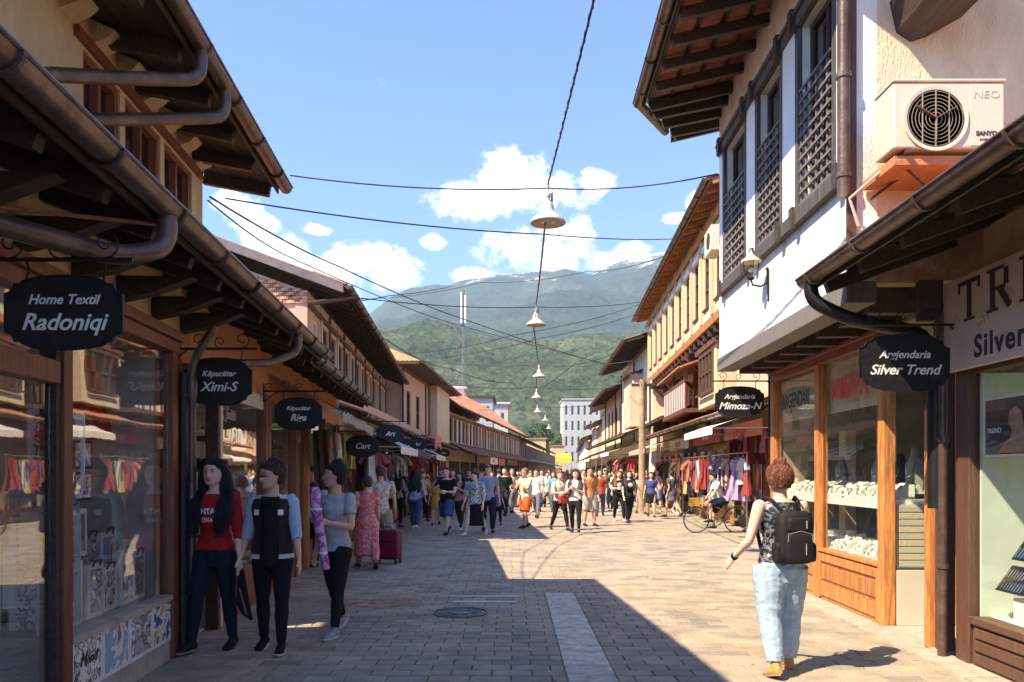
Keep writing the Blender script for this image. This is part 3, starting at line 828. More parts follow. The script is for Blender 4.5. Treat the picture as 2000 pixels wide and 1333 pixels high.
# ---------- textile shop (nearest on the left), runs past the camera
LB = thing('shop_building', 'long cream shop building on the near left with two dark eaves', 'building', (-3.4, 4, 0))
bays = [(-4.5, -.9), (-.9, 2.0), (2.0, 4.84)]
for (a, b) in bays: pass
def lpost(s, w=.11, m=wood_red, z=2.66): return build('post', MB(FL).box(s-w/2, s+w/2, -.07, .05, 0, z), m, LB, bevel=.006)
for s in (-4.5, -.9, 2.0, 4.85, 6.72): lpost(s)
build('post', MB(FL).box(4.735, 4.79, -.07, .03, 0, 2.6), wood_dark, LB)
build('lintel', MB(FL).box(-4.6, 6.8, -.07, .06, 2.66, 2.76).box(-4.6, 6.8, -.07, .1, 2.76, 2.80).box(-4.6, 6.8, -.07, .07, 2.80, 2.86), wood_red, LB, bevel=.004)
build('transom_bar', MB(FL).box(-.84, 4.73, -.05, .06, 2.16, 2.30), wood_red, LB, bevel=.006)
# panes
build('pane', MB(FL).prism([(4.91, -.11), (6.66, .0), (6.66, .005), (4.91, -.105)], 2, .56, 2.66), glass_l, LB)
build('pane', MB(FL).box(2.06, 4.73, -.01, -.005, .12, 2.16), glass_l, LB)
build('pane', MB(FL).box(2.06, 4.73, -.01, -.005, 2.30, 2.66), glass_l, LB)
build('pane', MB(FL).box(-.84, 1.94, -.01, -.005, .12, 2.66), glass_l, LB)
build('plinth', MB(FL).box(4.91, 6.66, -.12, .02, 0, .52).box(4.91, 6.66, -.12, .05, .52, .56), mat('plinth_render', (.42, .36, .32), .9, .2, 5, .6, 30), LB)
build('plinth', MB(FL).box(-4.5, 4.73, -.12, .02, 0, .12), stucco_grey, LB)
build('shop_room', MB(FL).box(-4.5, 6.72, -2.2, -2.15, 0, 2.9).box(-4.5, 6.72, -2.15, -.12, .0, .03).box(6.66, 6.72, -2.15, -.12, 0, 2.9).box(-4.5, 6.72, -2.15, -.07, 2.9, 2.95).box(-4.6, -4.5, -2.15, 0, 0, 2.9), mid_in, LB)
wall(FL, LB, stucco_cream, -4.6, 7.0, 2.86, 3.72, 0, .2)
# dark pipes between the shops
downpipe(FL, LB, [(6.86, .06, 0), (6.86, .06, 2.5)], .045, iron, [(6.86, .06, .5), (6.86, .06, 1.6), (6.86, .06, 2.3)])
downpipe(FL, LB, [(7.0, .09, 0), (7.0, .09, 2.6), (7.0, .3, 2.95)], .04, gutter_m, [(7.0, .09, 1.2)])
# upper storey
holes = [(5.9, 6.55, 4.05, 4.85), (6.65, 7.45, 4.05, 4.85), (7.55, 8.35, 4.05, 4.85), (3.2, 4.3, 4.1, 4.85), (1.0, 2.2, 4.1, 4.85)]
wall(FL, LB, stucco_cream, -5, 8.7, 3.6, 5.25, -.35, .25, holes, 'upper_wall')
for (a, b, c, e) in holes: window(FL, LB, wood_red, a, b, c, e, -.35, 2, 1, .06, .1)
build('window_band', MB(FL).box(5.75, 8.6, -.349, -.31, 4.87, 4.95).box(5.75, 8.6, -.349, -.31, 3.93, 3.99), wood_red, LB)
shell(FL, LB, -5, 8.7, -6.5, -.6, 0, 5.25, stucco_cream)
roof(FL, LB, -5.2, 9.2, .36, 5.04, .17, -3.5, wall_d=-.35, raf_step=.75, ncourse=3, nparts=2, raf_h=.14)
roof(FL, LB, -5.2, 9.9, .73, 3.15, .34, -.36, wall_d=0, raf_step=.66, ncourse=4, nparts=2, raf_h=.13)
# second pitch that carries the lower eave on past the next shops
# stepped cream corbels under the upper soffit
for k in range(9):
    s = 4.6 + k*.47
    build('corbel', MB(FL).prism([(-.348, 4.94), (-.22, 5.0), (-.16, 5.06), (-.348, 5.14)], 0, s, s+.2), stucco_cream, LB)
# swan-neck pipes from both gutters
for (s, dz) in ((6.1, 0), (6.75, 0)):
    downpipe(FL, LB, [(s, .46, 4.98), (s, .46, 4.74), (s-.55, .05, 4.46), (s-1.05, -.27, 4.22), (s-1.08, -.29, 3.7)], .05)
downpipe(FL, LB, [(4.35, .83, 3.08), (4.35, .83, 2.90), (4.10, .66, 2.78), (3.0, .12, 2.74), (2.95, .10, 1.6)], .055)
downpipe(FL, LB, [(8.1, .83, 3.08), (8.1, .83, 2.90), (7.75, .62, 2.72), (7.05, .14, 2.62), (7.0, .10, 2.2)], .04)
# tie-rod and beam ends above the first sign
build('tie_rod', MB(FL).tube([(3.0, .05, 2.72), (4.6, .85, 3.1)], .012, 6), wood_red, LB)
for k in range(17):
    s = -3.6 + k*.66
    build('beam_end', MB(FL).prism([(.0, 2.88), (.26, 2.94), (.55, 3.06), (.0, 3.06)], 0, s, s+.12), wood_dark, LB)

# ---------- shoe shops under the same eave
SB = thing('shop_building', 'low shoe shops with terracotta painted wall and red posts under the long eave', 'building', (-4.0, 10.5, 0))
wall(FL, SB, stucco_orange, 7.06, 16.4, 2.6, 3.66, -.02, .2)
for s, m in ((7.12, wood_red), (7.95, wood_dark), (8.02, plastic_white), (10.0, wood_red), (10.16, wood_red), (11.9, wood_red), (12.9, wood_orange), (14.6, wood_red), (16.3, wood_dark)):
    build('post', MB(FL).box(s-.05, s+.05, -.07, .06, 0, 2.62), m, SB, bevel=.006)
build('pane', MB(FL).box(8.07, 9.95, -.012, -.007, .5, 2.42), glass_l, SB)
build('head_board', MB(FL).box(8.07, 9.95, -.03, .02, 2.42, 2.6), plastic_white, SB)
build('stall_board', MB(FL).box(8.07, 9.95, -.08, .03, 0, .5), wood_red, SB, bevel=.005)
build('pane', MB(FL).box(10.21, 11.85, -.012, -.007, .45, 2.5), glass_l, SB)
build('stall_board', MB(FL).box(10.21, 11.85, -.08, .03, 0, .45), wood_red, SB, bevel=.005)
build('pane', MB(FL).box(12.95, 14.55, -.012, -.007, .45, 2.5), glass_l, SB)
build('stall_board', MB(FL).box(12.95, 14.55, -.08, .03, 0, .45), wood_red, SB, bevel=.005)
dr = build('door', MB(FL).box(11.96, 12.05, -.06, -.02, 0, 2.1).box(12.75, 12.84, -.06, -.02, 0, 2.1).box(12.05, 12.75, -.06, -.02, 2.0, 2.1).box(12.05, 12.75, -.06, -.02, 0, .3), wood_red, SB)
build('pane', MB(FL).box(12.05, 12.75, -.042, -.038, .3, 2.0), glass_l, dr)
build('door', MB(FL).box(7.2, 7.9, -.9, -.85, 0, 2.3), wood_brown, SB)
build('shop_room', MB(FL).box(7.1, 16.4, -2.6, -2.55, 0, 2.7).box(7.1, 16.4, -2.55, -.08, 0, .02).box(7.1, 16.4, -2.55, -.08, 2.65, 2.7).box(16.35, 16.4, -2.55, -.08, 0, 2.65), mid_in, SB)
roof(FL, SB, 9.93, 16.75, .60, 3.12, .34, -2.6, wall_d=0, raf_step=.7, ncourse=3, nparts=1, raf_h=.12, rafs_parts=True)
shell(FL, SB, 7.06, 16.4, -6, -2.7, 0, 3.6, stucco_cream, ends=True)
# grey awning
AW = thing('awning', 'grey canvas awning sloping out over the Riga shoe shop window', 'awning', (-3.2, 11.8, 2.5))
build('canvas', MB(FL).grid(lambda a, b: FL(10.4+4.0*a, .02+.95*b, 2.95-.50*b-.03*math.sin(math.pi*a)*b), 12, 6), mat('awning_grey', (.30, .25, .235), .9, .1, 3, .3, 90), AW, smooth=True)
build('valance', MB(FL).grid(lambda a, b: FL(10.4+4.0*a, .97+.01*math.sin(a*60), 2.45-.14*b-.02*math.cos(a*75)), 80, 1), MATS['awning_grey'], AW)
for q in (10.45, 14.35): build('arm', MB(FL).beam((q, .03, 2.5), (q, .95, 2.44), .03, .03), steel, AW)

# ---------- gabled house with the brick gable (second eave)
FG = Frame(-3.48-.8, 15.6, -.065, 1, +1)        # upper wall line; s = distance past 15.6
GB = thing('gabled_house', 'old two-storey house with bare brick gable and deep black eave beyond the low shops', 'building', (-5, 20, 0))
GH = 17.4
hol = [(1.2+k*1.15, 1.95+k*1.15, 3.95, 5.0) for k in range(14)]
wall(FG, GB, stucco_peach, .6, GH, 3.3, 5.45, 0, .25, hol)
for k, (a, b, c, e) in enumerate(hol):
    window(FG, GB, wood_brown if k != 0 else white_paint, a, b, c, e, 0, 2, 2, .05, .08)
    build('shutter_post', MB(FG).box(b+.1, b+.2, .002, .05, 3.4, 5.4), wood_brown if k % 2 else plastic_white, GB)
build('sill_band', MB(FG).box(.6, GH, .002, .09, 3.72, 3.84).box(.6, GH, .002, .07, 5.1, 5.2), wood_brown, GB)
# gable: plaster below, brick courses above, following the rake
brick_m = mat('old_brick', (.56, .27, .13), .9, .55, 9, .7, 50, dark=(.72, .60, .44), dscale=5, damt=.9)
gm = MB(FG); gm.prism([(0, 3.3), (0, 5.42), (-1.9, 6.1), (-4.6, 7.15), (-7.4, 6.0), (-7.4, 3.3)], 0, .62, .8)
build('gable_wall', gm, stucco_peach, GB)
bm_ = bpy.data.meshes.new('gable_brick'); _b = MB().cbox((0, 0, 0), (.235, .07, .068)); bm_.from_pydata([tuple(v) for v in _b.v], [], _b.f); bm_.materials.append(brick_m)
nb = 0; rest = MB()
for r_ in range(34):
    z = 4.55 + r_*.082
    for k in range(30):
        d = -.12 - k*.255 - (r_ % 2)*.127
        top = 5.42 + (-d)*.36 if d > -4.6 else 7.15 - (-d-4.6)*.41
        if z + .05 > top or d < -7.3: continue
        if d > -1.0 and z < 5.2: continue
        p = FG(.605, d, z)
        if d > -5.2 and nb < 290:
            o = bpy.data.objects.new('brick', bm_); C.objects.link(o); o.parent = GB
            o.location = p - LOC[GB.name] + Vector((0, R.uniform(-.012, .012), 0)); o.rotation_euler = (R.gauss(0, .02), R.gauss(0, .02), math.atan2(FG.d.y, FG.d.x) + R.gauss(0, .03)); nb += 1
        else: rest.cbox(p, (.235, .07, .068))
build('brickwork', rest, brick_m, GB, kind='stuff')
# verge: the rake board and tiles running up from the street eave
build('verge_board', MB(FG).prism([(.80, 5.34), (.80, 5.52), (-4.6, 7.46), (-4.6, 7.28)], 0, .27, .32), mat('verge_grey', (.17, .15, .15), .7, .2, 5), GB)
shell(FG, GB, .6, GH, -7.4, -.25, 0, 5.4, stucco_peach, ends=False)
roof(FG, GB, .3, GH+.3, .8, 5.49, .36, -4.6, wall_d=0, raf_step=.62, ncourse=2, nparts=1, raf_h=.14, rafs_parts=True)
build('back_roof', MB(FG).prism([(-4.6, 7.45), (-7.8, 6.1), (-7.8, 6.0), (-4.6, 7.3)], 0, 0, GH+.3), terracotta, GB)
build('eave_strut', MB().tube([P(600, 594, 15.9), P(700, 580, 16.4)], .05, 6), gutter_m, GB)
# its ground floor and low roof
FG0 = Frame(-3.77, 17, -.01, 1, +1)
def low_shops(fr, parent, s0, s1, seed, fms, wm, ze=2.95, de=.75, dr=-.3, tiles=terracotta, eave=True, step=2.6, parts=True, roofd=True):
    r = random.Random(seed); s = s0; k = 0; cells = []
    while s < s1 - 1.2:
        e = min(s1, s + step*r.uniform(.85, 1.25)); fm = fms[k % len(fms)]
        shopfront(fr, parent, s+.1, e-.05, fm, 2.35, .45, 2 if e-s > 2 else 1, door=(k % 2 if e-s > 2 and k % 3 else None), inm=mid_in, depth=1.2, post=.08, panels=parts)
        cells.append((s, e)); s = e; k += 1
    wall(fr, parent, wm, s0, s1, 2.53, 3.4, -.02, .2, name='fascia_wall')
    if roofd: roof(fr, parent, s0, s1, de, ze, .35, dr, wall_d=0, raf_step=.8, ncourse=2, nparts=1 if parts else 0, rafs_parts=parts, raf_h=.1, tiles=tiles)
    return cells
low_shops(FG0, GB, -.2, 16.2, 4, (wood_red, wood_dark, wood_brown), stucco_peach, ze=2.9, de=.45, dr=-.5)

# ---------- cream corner house with hipped orange roof
FH = Frame(-4.8, 33.6, .05, 1, +1)
HB = thing('hipped_house', 'tall cream house with hipped orange tile roof and brown corner posts left of the street', 'building', (-6, 40, 0))
hol = [(1.0, 2.0, 3.7, 5.3), (3.5, 4.5, 3.7, 5.3), (8.5, 9.4, 3.7, 5.3)]
wall(FH, HB, stucco_peach, 0, 12.6, 0, 6.3, 0, .25, hol)
for (a, b, c, e) in hol: window(FH, HB, wood_brown, a, b, c, e, 0, 2, 2)
for s in (.05, 6.2, 7.2, 12.5): build('corner_post', MB(FH).box(s-.1, s+.1, .002, .06, 2.8, 6.3), wood_brown, HB)
build('bay', MB(FH).box(7.4, 12.3, .0, .45, 3.3, 6.3), stucco_yellow, HB)
build('string_course', MB(FH).box(0, 12.6, .004, .08, 3.0, 3.15).box(-.0, 7.3, .004, .07, 6.1, 6.28), wood_brown, HB)
shell(FH, HB, 0, 12.6, -6.5, -.25, 0, 6.3, stucco_peach)
def hip(fr, parent, s0, s1, d0, d1, z, h, over=.9, m=terracotta, name='roof'):
    a, b, c, e = s0-over, s1+over, d0-over, d1+over; hw = (e-c)/2
    mb = MB(fr)
    def slope_tiles(p0, p1, q0, q1):
        """wavy tiled plane between the eave p0-p1 and the ridge q0-q1"""
        P0, P1, Q0, Q1 = map(Vector, (p0, p1, q0, q1)); L = (P1-P0).length; n = max(2, int(L/.2)*2)
        i0 = len(mb.v)
        for j in range(9):
            for i in range(n+1):
                u = i/n; lo = P0.lerp(P1, u); hi = Q0.lerp(Q1, u); p = lo.lerp(hi, j/8); p.z += .035*(1 if i % 2 else -1)*(1 if j < 8 else 0)
                mb.pts([tuple(p)])
        for j in range(8):
            for i in range(n):
                k = i0 + j*(n+1) + i; mb.f.append((k, k+1, k+n+2, k+n+1))
    slope_tiles((a,e,z), (b,e,z), (a+hw,(c+e)/2,z+h), (b-hw,(c+e)/2,z+h))
    slope_tiles((a,c,z), (b,c,z), (a+hw,(c+e)/2,z+h), (b-hw,(c+e)/2,z+h))
    slope_tiles((a,c,z), (a,e,z), (a+hw,(c+e)/2,z+h), (a+hw,(c+e)/2,z+h))
    slope_tiles((b,c,z), (b,e,z), (b-hw,(c+e)/2,z+h), (b-hw,(c+e)/2,z+h))
    o = build(name, mb, m, parent, recalc=False)
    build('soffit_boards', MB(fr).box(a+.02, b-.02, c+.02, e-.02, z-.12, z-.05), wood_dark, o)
    build('fascia', MB(fr).box(a, b, e, e+.03, z-.14, z).box(a-.03, a, c, e, z-.14, z), wood_dark, o)
    gutter(fr, o if False else parent, a, b, e+.11, z-.02, .07, 0)
    return o
hip(FH, HB, 0, 12.6, -6.5, 0, 6.35, 2.0)
low_shops(Frame(-4.15, 33.4, .008, 1, +1), HB, 0, 13, 9, (wood_dark, wood_red), stucco_peach, ze=3.0, de=.7, dr=-.6, parts=False, step=3.2)

# ---------- long row with orange roof and many dark windows
F4 = Frame(-4.07, 47, 4.97, 41, +1)
RB = thing('row_house', 'long row of old shops with orange tile roof and a band of tall dark windows', 'building', (-3, 65, 0))
hol = [(1.0+k*1.42, 2.0+k*1.42, 3.55, 5.05) for k in range(28)]
wall(F4, RB, stucco_cream, 0, 41, 0, 5.4, 0, .25, hol)
for k, (a, b, c, e) in enumerate(hol):
    window(F4, RB, wood_brown, a, b, c, e, 0, 2, 1, .07, .1, sill=False)
    build('pier', MB(F4).box(b+.08, b+.34, .002, .07, 3.5, 5.1), white_paint if k % 3 else stucco_cream, RB)
build('head_band', MB(F4).box(0, 41, .005, .12, 5.08, 5.25).box(0, 41, .005, .1, 3.3, 3.46), wood_brown, RB)
roof(F4, RB, -.6, 41.5, 1.0, 5.55, .72, -3.5, wall_d=0, raf_step=1.2, single=False, rafs_parts=False, tiles=terracotta_far)
roof(F4, RB, 0, 41, 1.7, 2.75, .42, .01, wall_d=.3, raf_step=1.4, single=False, rafs_parts=False, tiles=terracotta_far)
build('post', MB(F4).box(2, 2.12, 1.5, 1.62, 0, 2.7).box(9, 9.12, 1.5, 1.62, 0, 2.7).box(17, 17.12, 1.5, 1.62, 0, 2.7).box(26, 26.12, 1.5, 1.62, 0, 2.7).box(34, 34.12, 1.5, 1.62, 0, 2.7), wood_dark, RB, kind='stuff')
hs = [(1+k*3.9, 4.2+k*3.9, .4, 2.3) for k in range(10)]
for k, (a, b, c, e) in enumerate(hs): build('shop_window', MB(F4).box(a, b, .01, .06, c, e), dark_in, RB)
shell(F4, RB, 0, 41, -7, -.25, 0, 5.3, stucco_cream)
build('back_roof', MB(F4).prism([(-3.5, 8.8), (-7.5, 5.6), (-7.5, 5.5), (-3.5, 8.7)], 0, -.6, 41.5), terracotta, RB)
# ---------- darker row that closes the left side far away
F5 = Frame(.9, 88, 9.1, 87, +1)
DB = thing('row_house', 'small dark timber row at the far left end of the street', 'building', (5, 130, 0))
hol = [(1.0+k*2.4, 2.6+k*2.4, 3.3, 4.6) for k in range(34)]
wall(F5, DB, mat('dark_plaster', (.16, .12, .10), .9, .2, 2), 0, 84, 0, 5.0, 0, .25, hol)
for (a, b, c, e) in hol: build('window', MB(F5).box(a, b, -.2, -.15, c, e).box(a-.1, a, .0, .06, c, e), stucco_grey, DB)
roof(F5, DB, -.5, 84, 1.0, 5.2, .35, -3.5, wall_d=0, raf=False, single=False, under=wood_dark)
roof(F5, DB, 0, 84, 1.6, 2.8, .3, .01, wall_d=.3, raf=False, single=False, tiles=stucco_peach)
shell(F5, DB, 0, 84, -7, -.25, 0, 5.0, stucco_cream)

# grey modern block and rooftop volumes behind the left row
def block(label, cat, u0, u1, vt, Y, dep, zb, m, wins, roofm=None, name='apartment_block', over=.3, group=None):
    a = P(u0, vt, Y); b = P(u1, vt, Y); t = thing(name, label, cat, ((a.x+b.x)/2, Y, 0), group)
    fr = Frame(a.x, Y, 1, 0, +1)            # s to the right, d towards the camera
    Wd = b.x - a.x; H = a.z; hol = []
    for (nx, z0, z1, ws) in wins:
        for k in range(nx): c = Wd*(k+.5)/nx; hol.append((c-ws*Wd/nx/2, c+ws*Wd/nx/2, z0*H, z1*H))
    wall(fr, t, m, 0, Wd, 0, H, 0, .3, hol)
    for h in hol: window(fr, t, stucco_grey, *h, 0, 1, 1, .12, .1, sill=False)
    build('side_wall', MB(fr).box(0, .3, -dep, -.3, 0, H).box(Wd-.3, Wd, -dep, -.3, 0, H).box(0, Wd, -dep-.3, -dep, 0, H), m, t)
    build('roof', MB(fr).box(-over, Wd+over, -dep-over, over, H, H+.28), roofm or stucco_grey, t)
    return t, fr, Wd, H
block('grey two-storey roof apartment with dark windows rising behind the orange row', 'apartment block', 905, 962, 778, 92, 9, 0, mat('block_grey', (.42, .42, .45), .9, .06, 1), [(3, .72, .92, .55)], wood_dark)
block('pale flat topped block beside the grey apartment behind the orange row', 'apartment block', 950, 992, 790, 105, 8, 0, stucco_grey, [(2, .7, .9, .45)])
block('small white stair tower on the roofs under the antenna mast', 'tower', 884, 906, 760, 80, 4, 0, white_paint, [(1, .88, .95, .4)])
off, fo, Wo, Ho = block('white five-storey office block closing the far end of the street', 'office block', 1100, 1172, 781, 235, 14, 0, mat('office_white', (.46, .45, .42), .9, .05, .5), [(6, .80, .93, .5), (6, .60, .73, .5), (6, .40, .53, .5), (6, .2, .33, .5)])
block('low pale house under the trees at the street end', 'house', 1078, 1102, 872, 215, 10, 0, stucco_cream, [(3, .45, .7, .5)], terracotta, 'house')
block('small orange roofed house between the street end and the hill', 'house', 1030, 1066, 858, 190, 10, 0, stucco_cream, [(4, .5, .75, .5)], terracotta, 'house')
# antenna mast
t = thing('antenna_mast', 'tall slim antenna mast with white panel aerials above the left roofs', 'mast', P(905, 790, 120))
bx = P(905, 755, 120).x
mast_m = mat('mast_grey', (.16, .17, .18), .6)
for o_ in (-.16, .16): build('leg', MB().tube([(bx+o_, 120, 0), (bx+o_*.6, 120, P(0, 566, 120).z)], .075, 6), mast_m, t)
br = MB()
for k in range(20):
    z = 8 + k*1.0; br.tube([(bx-.14, 120, z), (bx+.14, 120, z+1.0)], .04, 4)
build('bracing', br, mast_m, t)
for k, dx in enumerate((-.45, .15)): build('panel_aerial', MB().box(bx+dx, bx+dx+.30, 119.7, 120, P(0, 632, 120).z, P(0, 572+6*k, 120).z), white_paint, t, bevel=.05)
build('guy_wire', MB().tube([(bx, 120, 19), (bx-6, 122, 6)], .03, 4).tube([(bx, 120, 19), (bx+6, 122, 6)], .03, 4), steel, t)

# ================================================================== BUILDINGS, RIGHT SIDE
FR = Frame(3.72, 0, .023, 1, -1)
# ---------- white jettied house
WB = thing('jettied_house', 'white plastered upper-storey house overhanging the orange jewellery shopfront', 'building', (4.5, 9.5, 0))
J = .80                                       # jetty
z0, z1 = 3.2, 7.3
wn = [(7.28, 8.20, 4.42, 6.38), (8.80, 9.68, 4.42, 6.38), (10.25, 11.32, 4.42, 6.38)]
wall(FR, WB, stucco_white, 7.0, 11.8, 3.36, z1, J, .25, wn, 'upper_wall')
build('jetty_beam', MB(FR).box(6.98, 11.82, J-.24, J+.03, 3.16, 3.358), wood_grey, WB, bevel=.008)
build('jetty_ceiling', MB(FR).box(7.0, 11.8, .0, J-.24, 3.34, 3.40), stucco_cream, WB)
build('end_wall', MB(FR).box(11.6, 11.8, -6, J-.25, 3.36, z1).box(11.6, 11.8, -6, -.1, 0, 3.36), stucco_white, WB)
# near end wall, facing back down the street
ew = MB(FR).box(7.0, 7.2, -7, J-.25, 3.95, z1)
build('end_wall', ew, stucco_tan, WB)
build('lower_end_wall', MB(FR).box(6.99, 7.2, -7, J-.25, 3.36, 3.95), stucco_salmon, WB)
build('ceiling', MB(FR).box(7.2, 11.6, -6, J-.3, z1-.1, z1-.02), dark_in, WB)
for (a, b, c, e) in wn:
    w_ = window(FR, WB, wood_dark, a, b, c, e, J-.02, 2, 1, .06, .06, sill=False, gl=glass_u)
    # heavy grey surround
    for q0, q1 in ((a-.085, a-.002), (b+.002, b+.085)): build('surround', MB(FR).box(q0, q1, J+.002, J+.055, c-.02, e), wood_char, w_, bevel=.006)
    lat = MB(FR); n = 6; m = 10; zl = c + (e-c)*.64
    for k in range(n+1):
        s = a+.03 + (b-a-.06)*k/n; lat.box(s-.015, s+.015, J+.012, J+.032, c+.03, zl)
    for k in range(m+1):
        z = c+.04 + (zl-c-.05)*k/m; lat.box(a+.03, b-.03, J+.034, J+.052, z-.013, z+.013)
    build('lattice', lat, wood_grey, w_)
for (a, b) in ((7.0, 7.17), (8.30, 8.70), (9.78, 10.15), (11.42, 11.56)):
    build('pilaster', MB(FR).box(a, b, J+.002, J+.05, 4.42, 6.38), white_paint, WB)
build('head_rail', MB(FR).box(7.0, 11.62, J+.002, J+.075, 6.38, 6.50).box(7.0, 11.62, J+.002, J+.11, 6.50, 6.55), wood_char, WB, bevel=.005)
build('sill_rail', MB(FR).box(7.0, 11.62, J+.002, J+.08, 4.27, 4.42), wood_char, WB, bevel=.005)
for s in (7.08, 8.26, 8.74, 9.76, 10.17, 11.42): 
    build('rail_block', MB(FR).box(s-.05, s+.05, J+.08, J+.115, 4.24, 4.46), wood_dark, WB)
    build('rail_block', MB(FR).box(s-.05, s+.05, J+.08, J+.13, 6.34, 6.58), wood_dark, WB)
build('corner_board', MB(FR).box(6.96, 6.998, J-.05, J+.03, 3.36, 7.2), wood_brown, WB)
downpipe(FR, WB, [(6.93, J+.08, 7.1), (6.93, J+.08, 4.1)], .055, gutter_m, [(6.93, J+.08, 6.4), (6.93, J+.08, 5.2), (6.93, J+.08, 4.3)])
# joists under the jetty
for k in range(8):
    s = 7.15 + k*.62; build('joist', MB(FR).box(s, s+.12, -.05, J-.25, 3.10, 3.335), wood_dark, WB, bevel=.006)
# roof: street side, far end and near end
roof(FR, WB, 7.05, 11.1, 2.05, 6.98, .22, -2.8, wall_d=J, under=wood_dark, open_under=True, raf_step=.60, ncourse=5, nparts=3, raf_h=.13, tiles=terracotta, gdia=.07)
def roof_end(sa, sb, da, db):
    """canted end of the roof: the eave runs from depth da at sa to db at sb"""
    zf = lambda d: 6.98 + (2.05-d)*.22
    def pt(a, b, h=0): s = sa+(sb-sa)*a; e = da+(db-da)*a; d = e + (-2.8-e)*b; return FR(s, d, zf(d)+h+.03*math.sin(2*math.pi*s/.21))
    r_ = build('roof', MB().grid(lambda a, b: pt(a, b, .022), 26, 12), terracotta, WB, smooth=True)
    build('roof_covering', MB().grid(lambda a, b: pt(a, b, .07), 26, 12), terracotta, r_, smooth=True)
    for k in range(3):
        a = (k+.5)/3; s = sa+(sb-sa)*a; e = da+(db-da)*a
        build('rafter', MB(FR).beam((s, e-.06, zf(e)-.12), (s, J-.2, zf(J)-.12), .075, .13), wood_dark, r_)
    for k in range(6):
        build('batten', MB(FR).beam((sa, da-.1-k*.33, zf(da-.1-k*.33)-.02), (sb, db-.1-k*.33*(db/da), zf(db-.1-k*.33)-.02), .05, .03), wood_dark, r_)
    build('gutter', MB(FR).tube([(sa, da+.09, 6.97), (sb, db+.09, zf(db)-.03)], .065, 10), gutter_m, r_, smooth=True)
    build('verge_beam', MB(FR).prism([(db, zf(db)-.20), (db, zf(db)+.02), (-2.8, 8.08), (-2.8, 7.88)], 0, sb-.03, sb+.03), wood_dark, r_)
roof_end(11.1, 12.3, 2.05, 1.45); roof_end(7.05, 5.85, 2.05, 1.0)
build('back_roof', MB(FR).prism([(-2.8, 8.1), (-7.5, 7.0), (-7.5, 6.9), (-2.8, 8.0)], 0, 5.85, 12.35), terracotta, WB)
build('back_wall', MB(FR).box(7.0, 11.8, -7, -6.8, 0, 7.2), stucco_tan, WB)
# shopfront of orange wood
OS = thing('shopfront', 'varnished orange wood jewellery shopfront with two big panes under the overhang', 'shopfront', (3.95, 9.9, 0))
zt, zb = 2.98, .62
for s in (8.02, 9.82, 11.62): build('post', MB(FR).box(s-.07, s+.07, -.07, .06, 0, zt), wood_orange, OS, bevel=.01)
build('lintel', MB(FR).box(7.95, 11.7, -.06, .06, zt, zt+.10).box(7.95, 11.7, -.06, .10, zt+.10, zt+.15), wood_red, OS, bevel=.006)
for (a, b) in ((8.09, 9.75), (9.89, 11.55)):
    sb = build('stall_board', MB(FR).box(a, b, -.06, .03, .02, zb), wood_orange, OS)
    build('sill_rail', MB(FR).box(a, b, .031, .055, .50, .60).box(a, b, -.06, .07, zb+.001, zb+.04), wood_orange, sb, bevel=.005)
    for (q0, q1) in ((.07, .24), (.28, .46)): build('panel', MB(FR).box(a+.06, b-.06, .032, .05, q0, q1), wood_orange, sb, bevel=.012)
    build('stile', MB(FR).box(a, a+.05, .0312, .054, .05, .50).box(b-.05, b, .0312, .054, .05, .50), wood_orange, sb)
    build('pane', MB(FR).box(a, b, -.004, .002, zb+.04, zt), glass_r, OS)
    build('bead', MB(FR).box(a, a+.03, .003, .03, zb+.04, zt).box(b-.03, b, .003, .03, zb+.04, zt), wood_orange, OS)
    build('shelf', MB(FR).box(a-.04, b+.04, -.55, -.06, 1.22, 1.33), white_paint, OS)
    build('pelmet', MB(FR).box(a-.04, b+.04, -.11, -.09, 2.36, 2.96), stucco_yellow, OS)
    build('display_bench', MB(FR).box(a-.04, b+.04, -.62, -.07, .45, .66), white_paint, OS)
build('return_glass', MB(FR).box(7.955, 7.96, -.62, -.08, .62, 2.9), glass_r, OS)
build('return_base', MB(FR).box(7.94, 7.99, -.62, -.08, .03, .60), plastic_white, OS)
build('drawer_stack', MB(FR).box(8.0, 8.35, -.60, -.10, .62, 1.28), plastic_white, OS)
for k in range(9): build('drawer_front', MB(FR).box(7.985, 7.999, -.59, -.12, .635+k*.071, .695+k*.071), stucco_yellow if k % 2 else plastic_white, OS, bevel=.003)
build('return_post', MB(FR).box(7.93, 8.0, -.70, -.62, 0, 2.98), wood_orange, OS, bevel=.006)
build('door', MB(FR).box(7.93, 7.99, -1.45, -.70, .05, 2.3), wood_brown, OS)
build('shop_room', MB(FR).box(7.2, 11.6, -2.6, -2.55, 0, 3.2).box(11.56, 11.6, -2.55, -.1, 0, 3.2).box(7.2, 11.6, -2.55, -.1, 0, .02).box(7.2, 11.6, -2.55, -.1, 3.14, 3.2), mat('warm_interior', (.40, .33, .24), .9, .2, 3), OS)
build('threshold', MB(FR).box(6.8, 7.93, -1.5, .1, 0, .03), mat('kerb_stone', (.4, .33, .26)), OS)
for k in range(3): build('display_post', MB(FR).box(8.5+k*1.2, 8.72+k*1.2, -.9, -.75, .6, 2.2), stucco_yellow, OS)
text('window_lettering', 'ARGJENDARI', .30, FR(10.72, .012, 2.62), -FR.s, (0, 0, 1), letter_black, OS, bold=.004, sx=.62)
text('window_lettering', 'MIMOZA', .34, FR(8.95, .012, 2.60), -FR.s, (0, 0, 1), letter_red, OS, bold=.01, sx=.75)

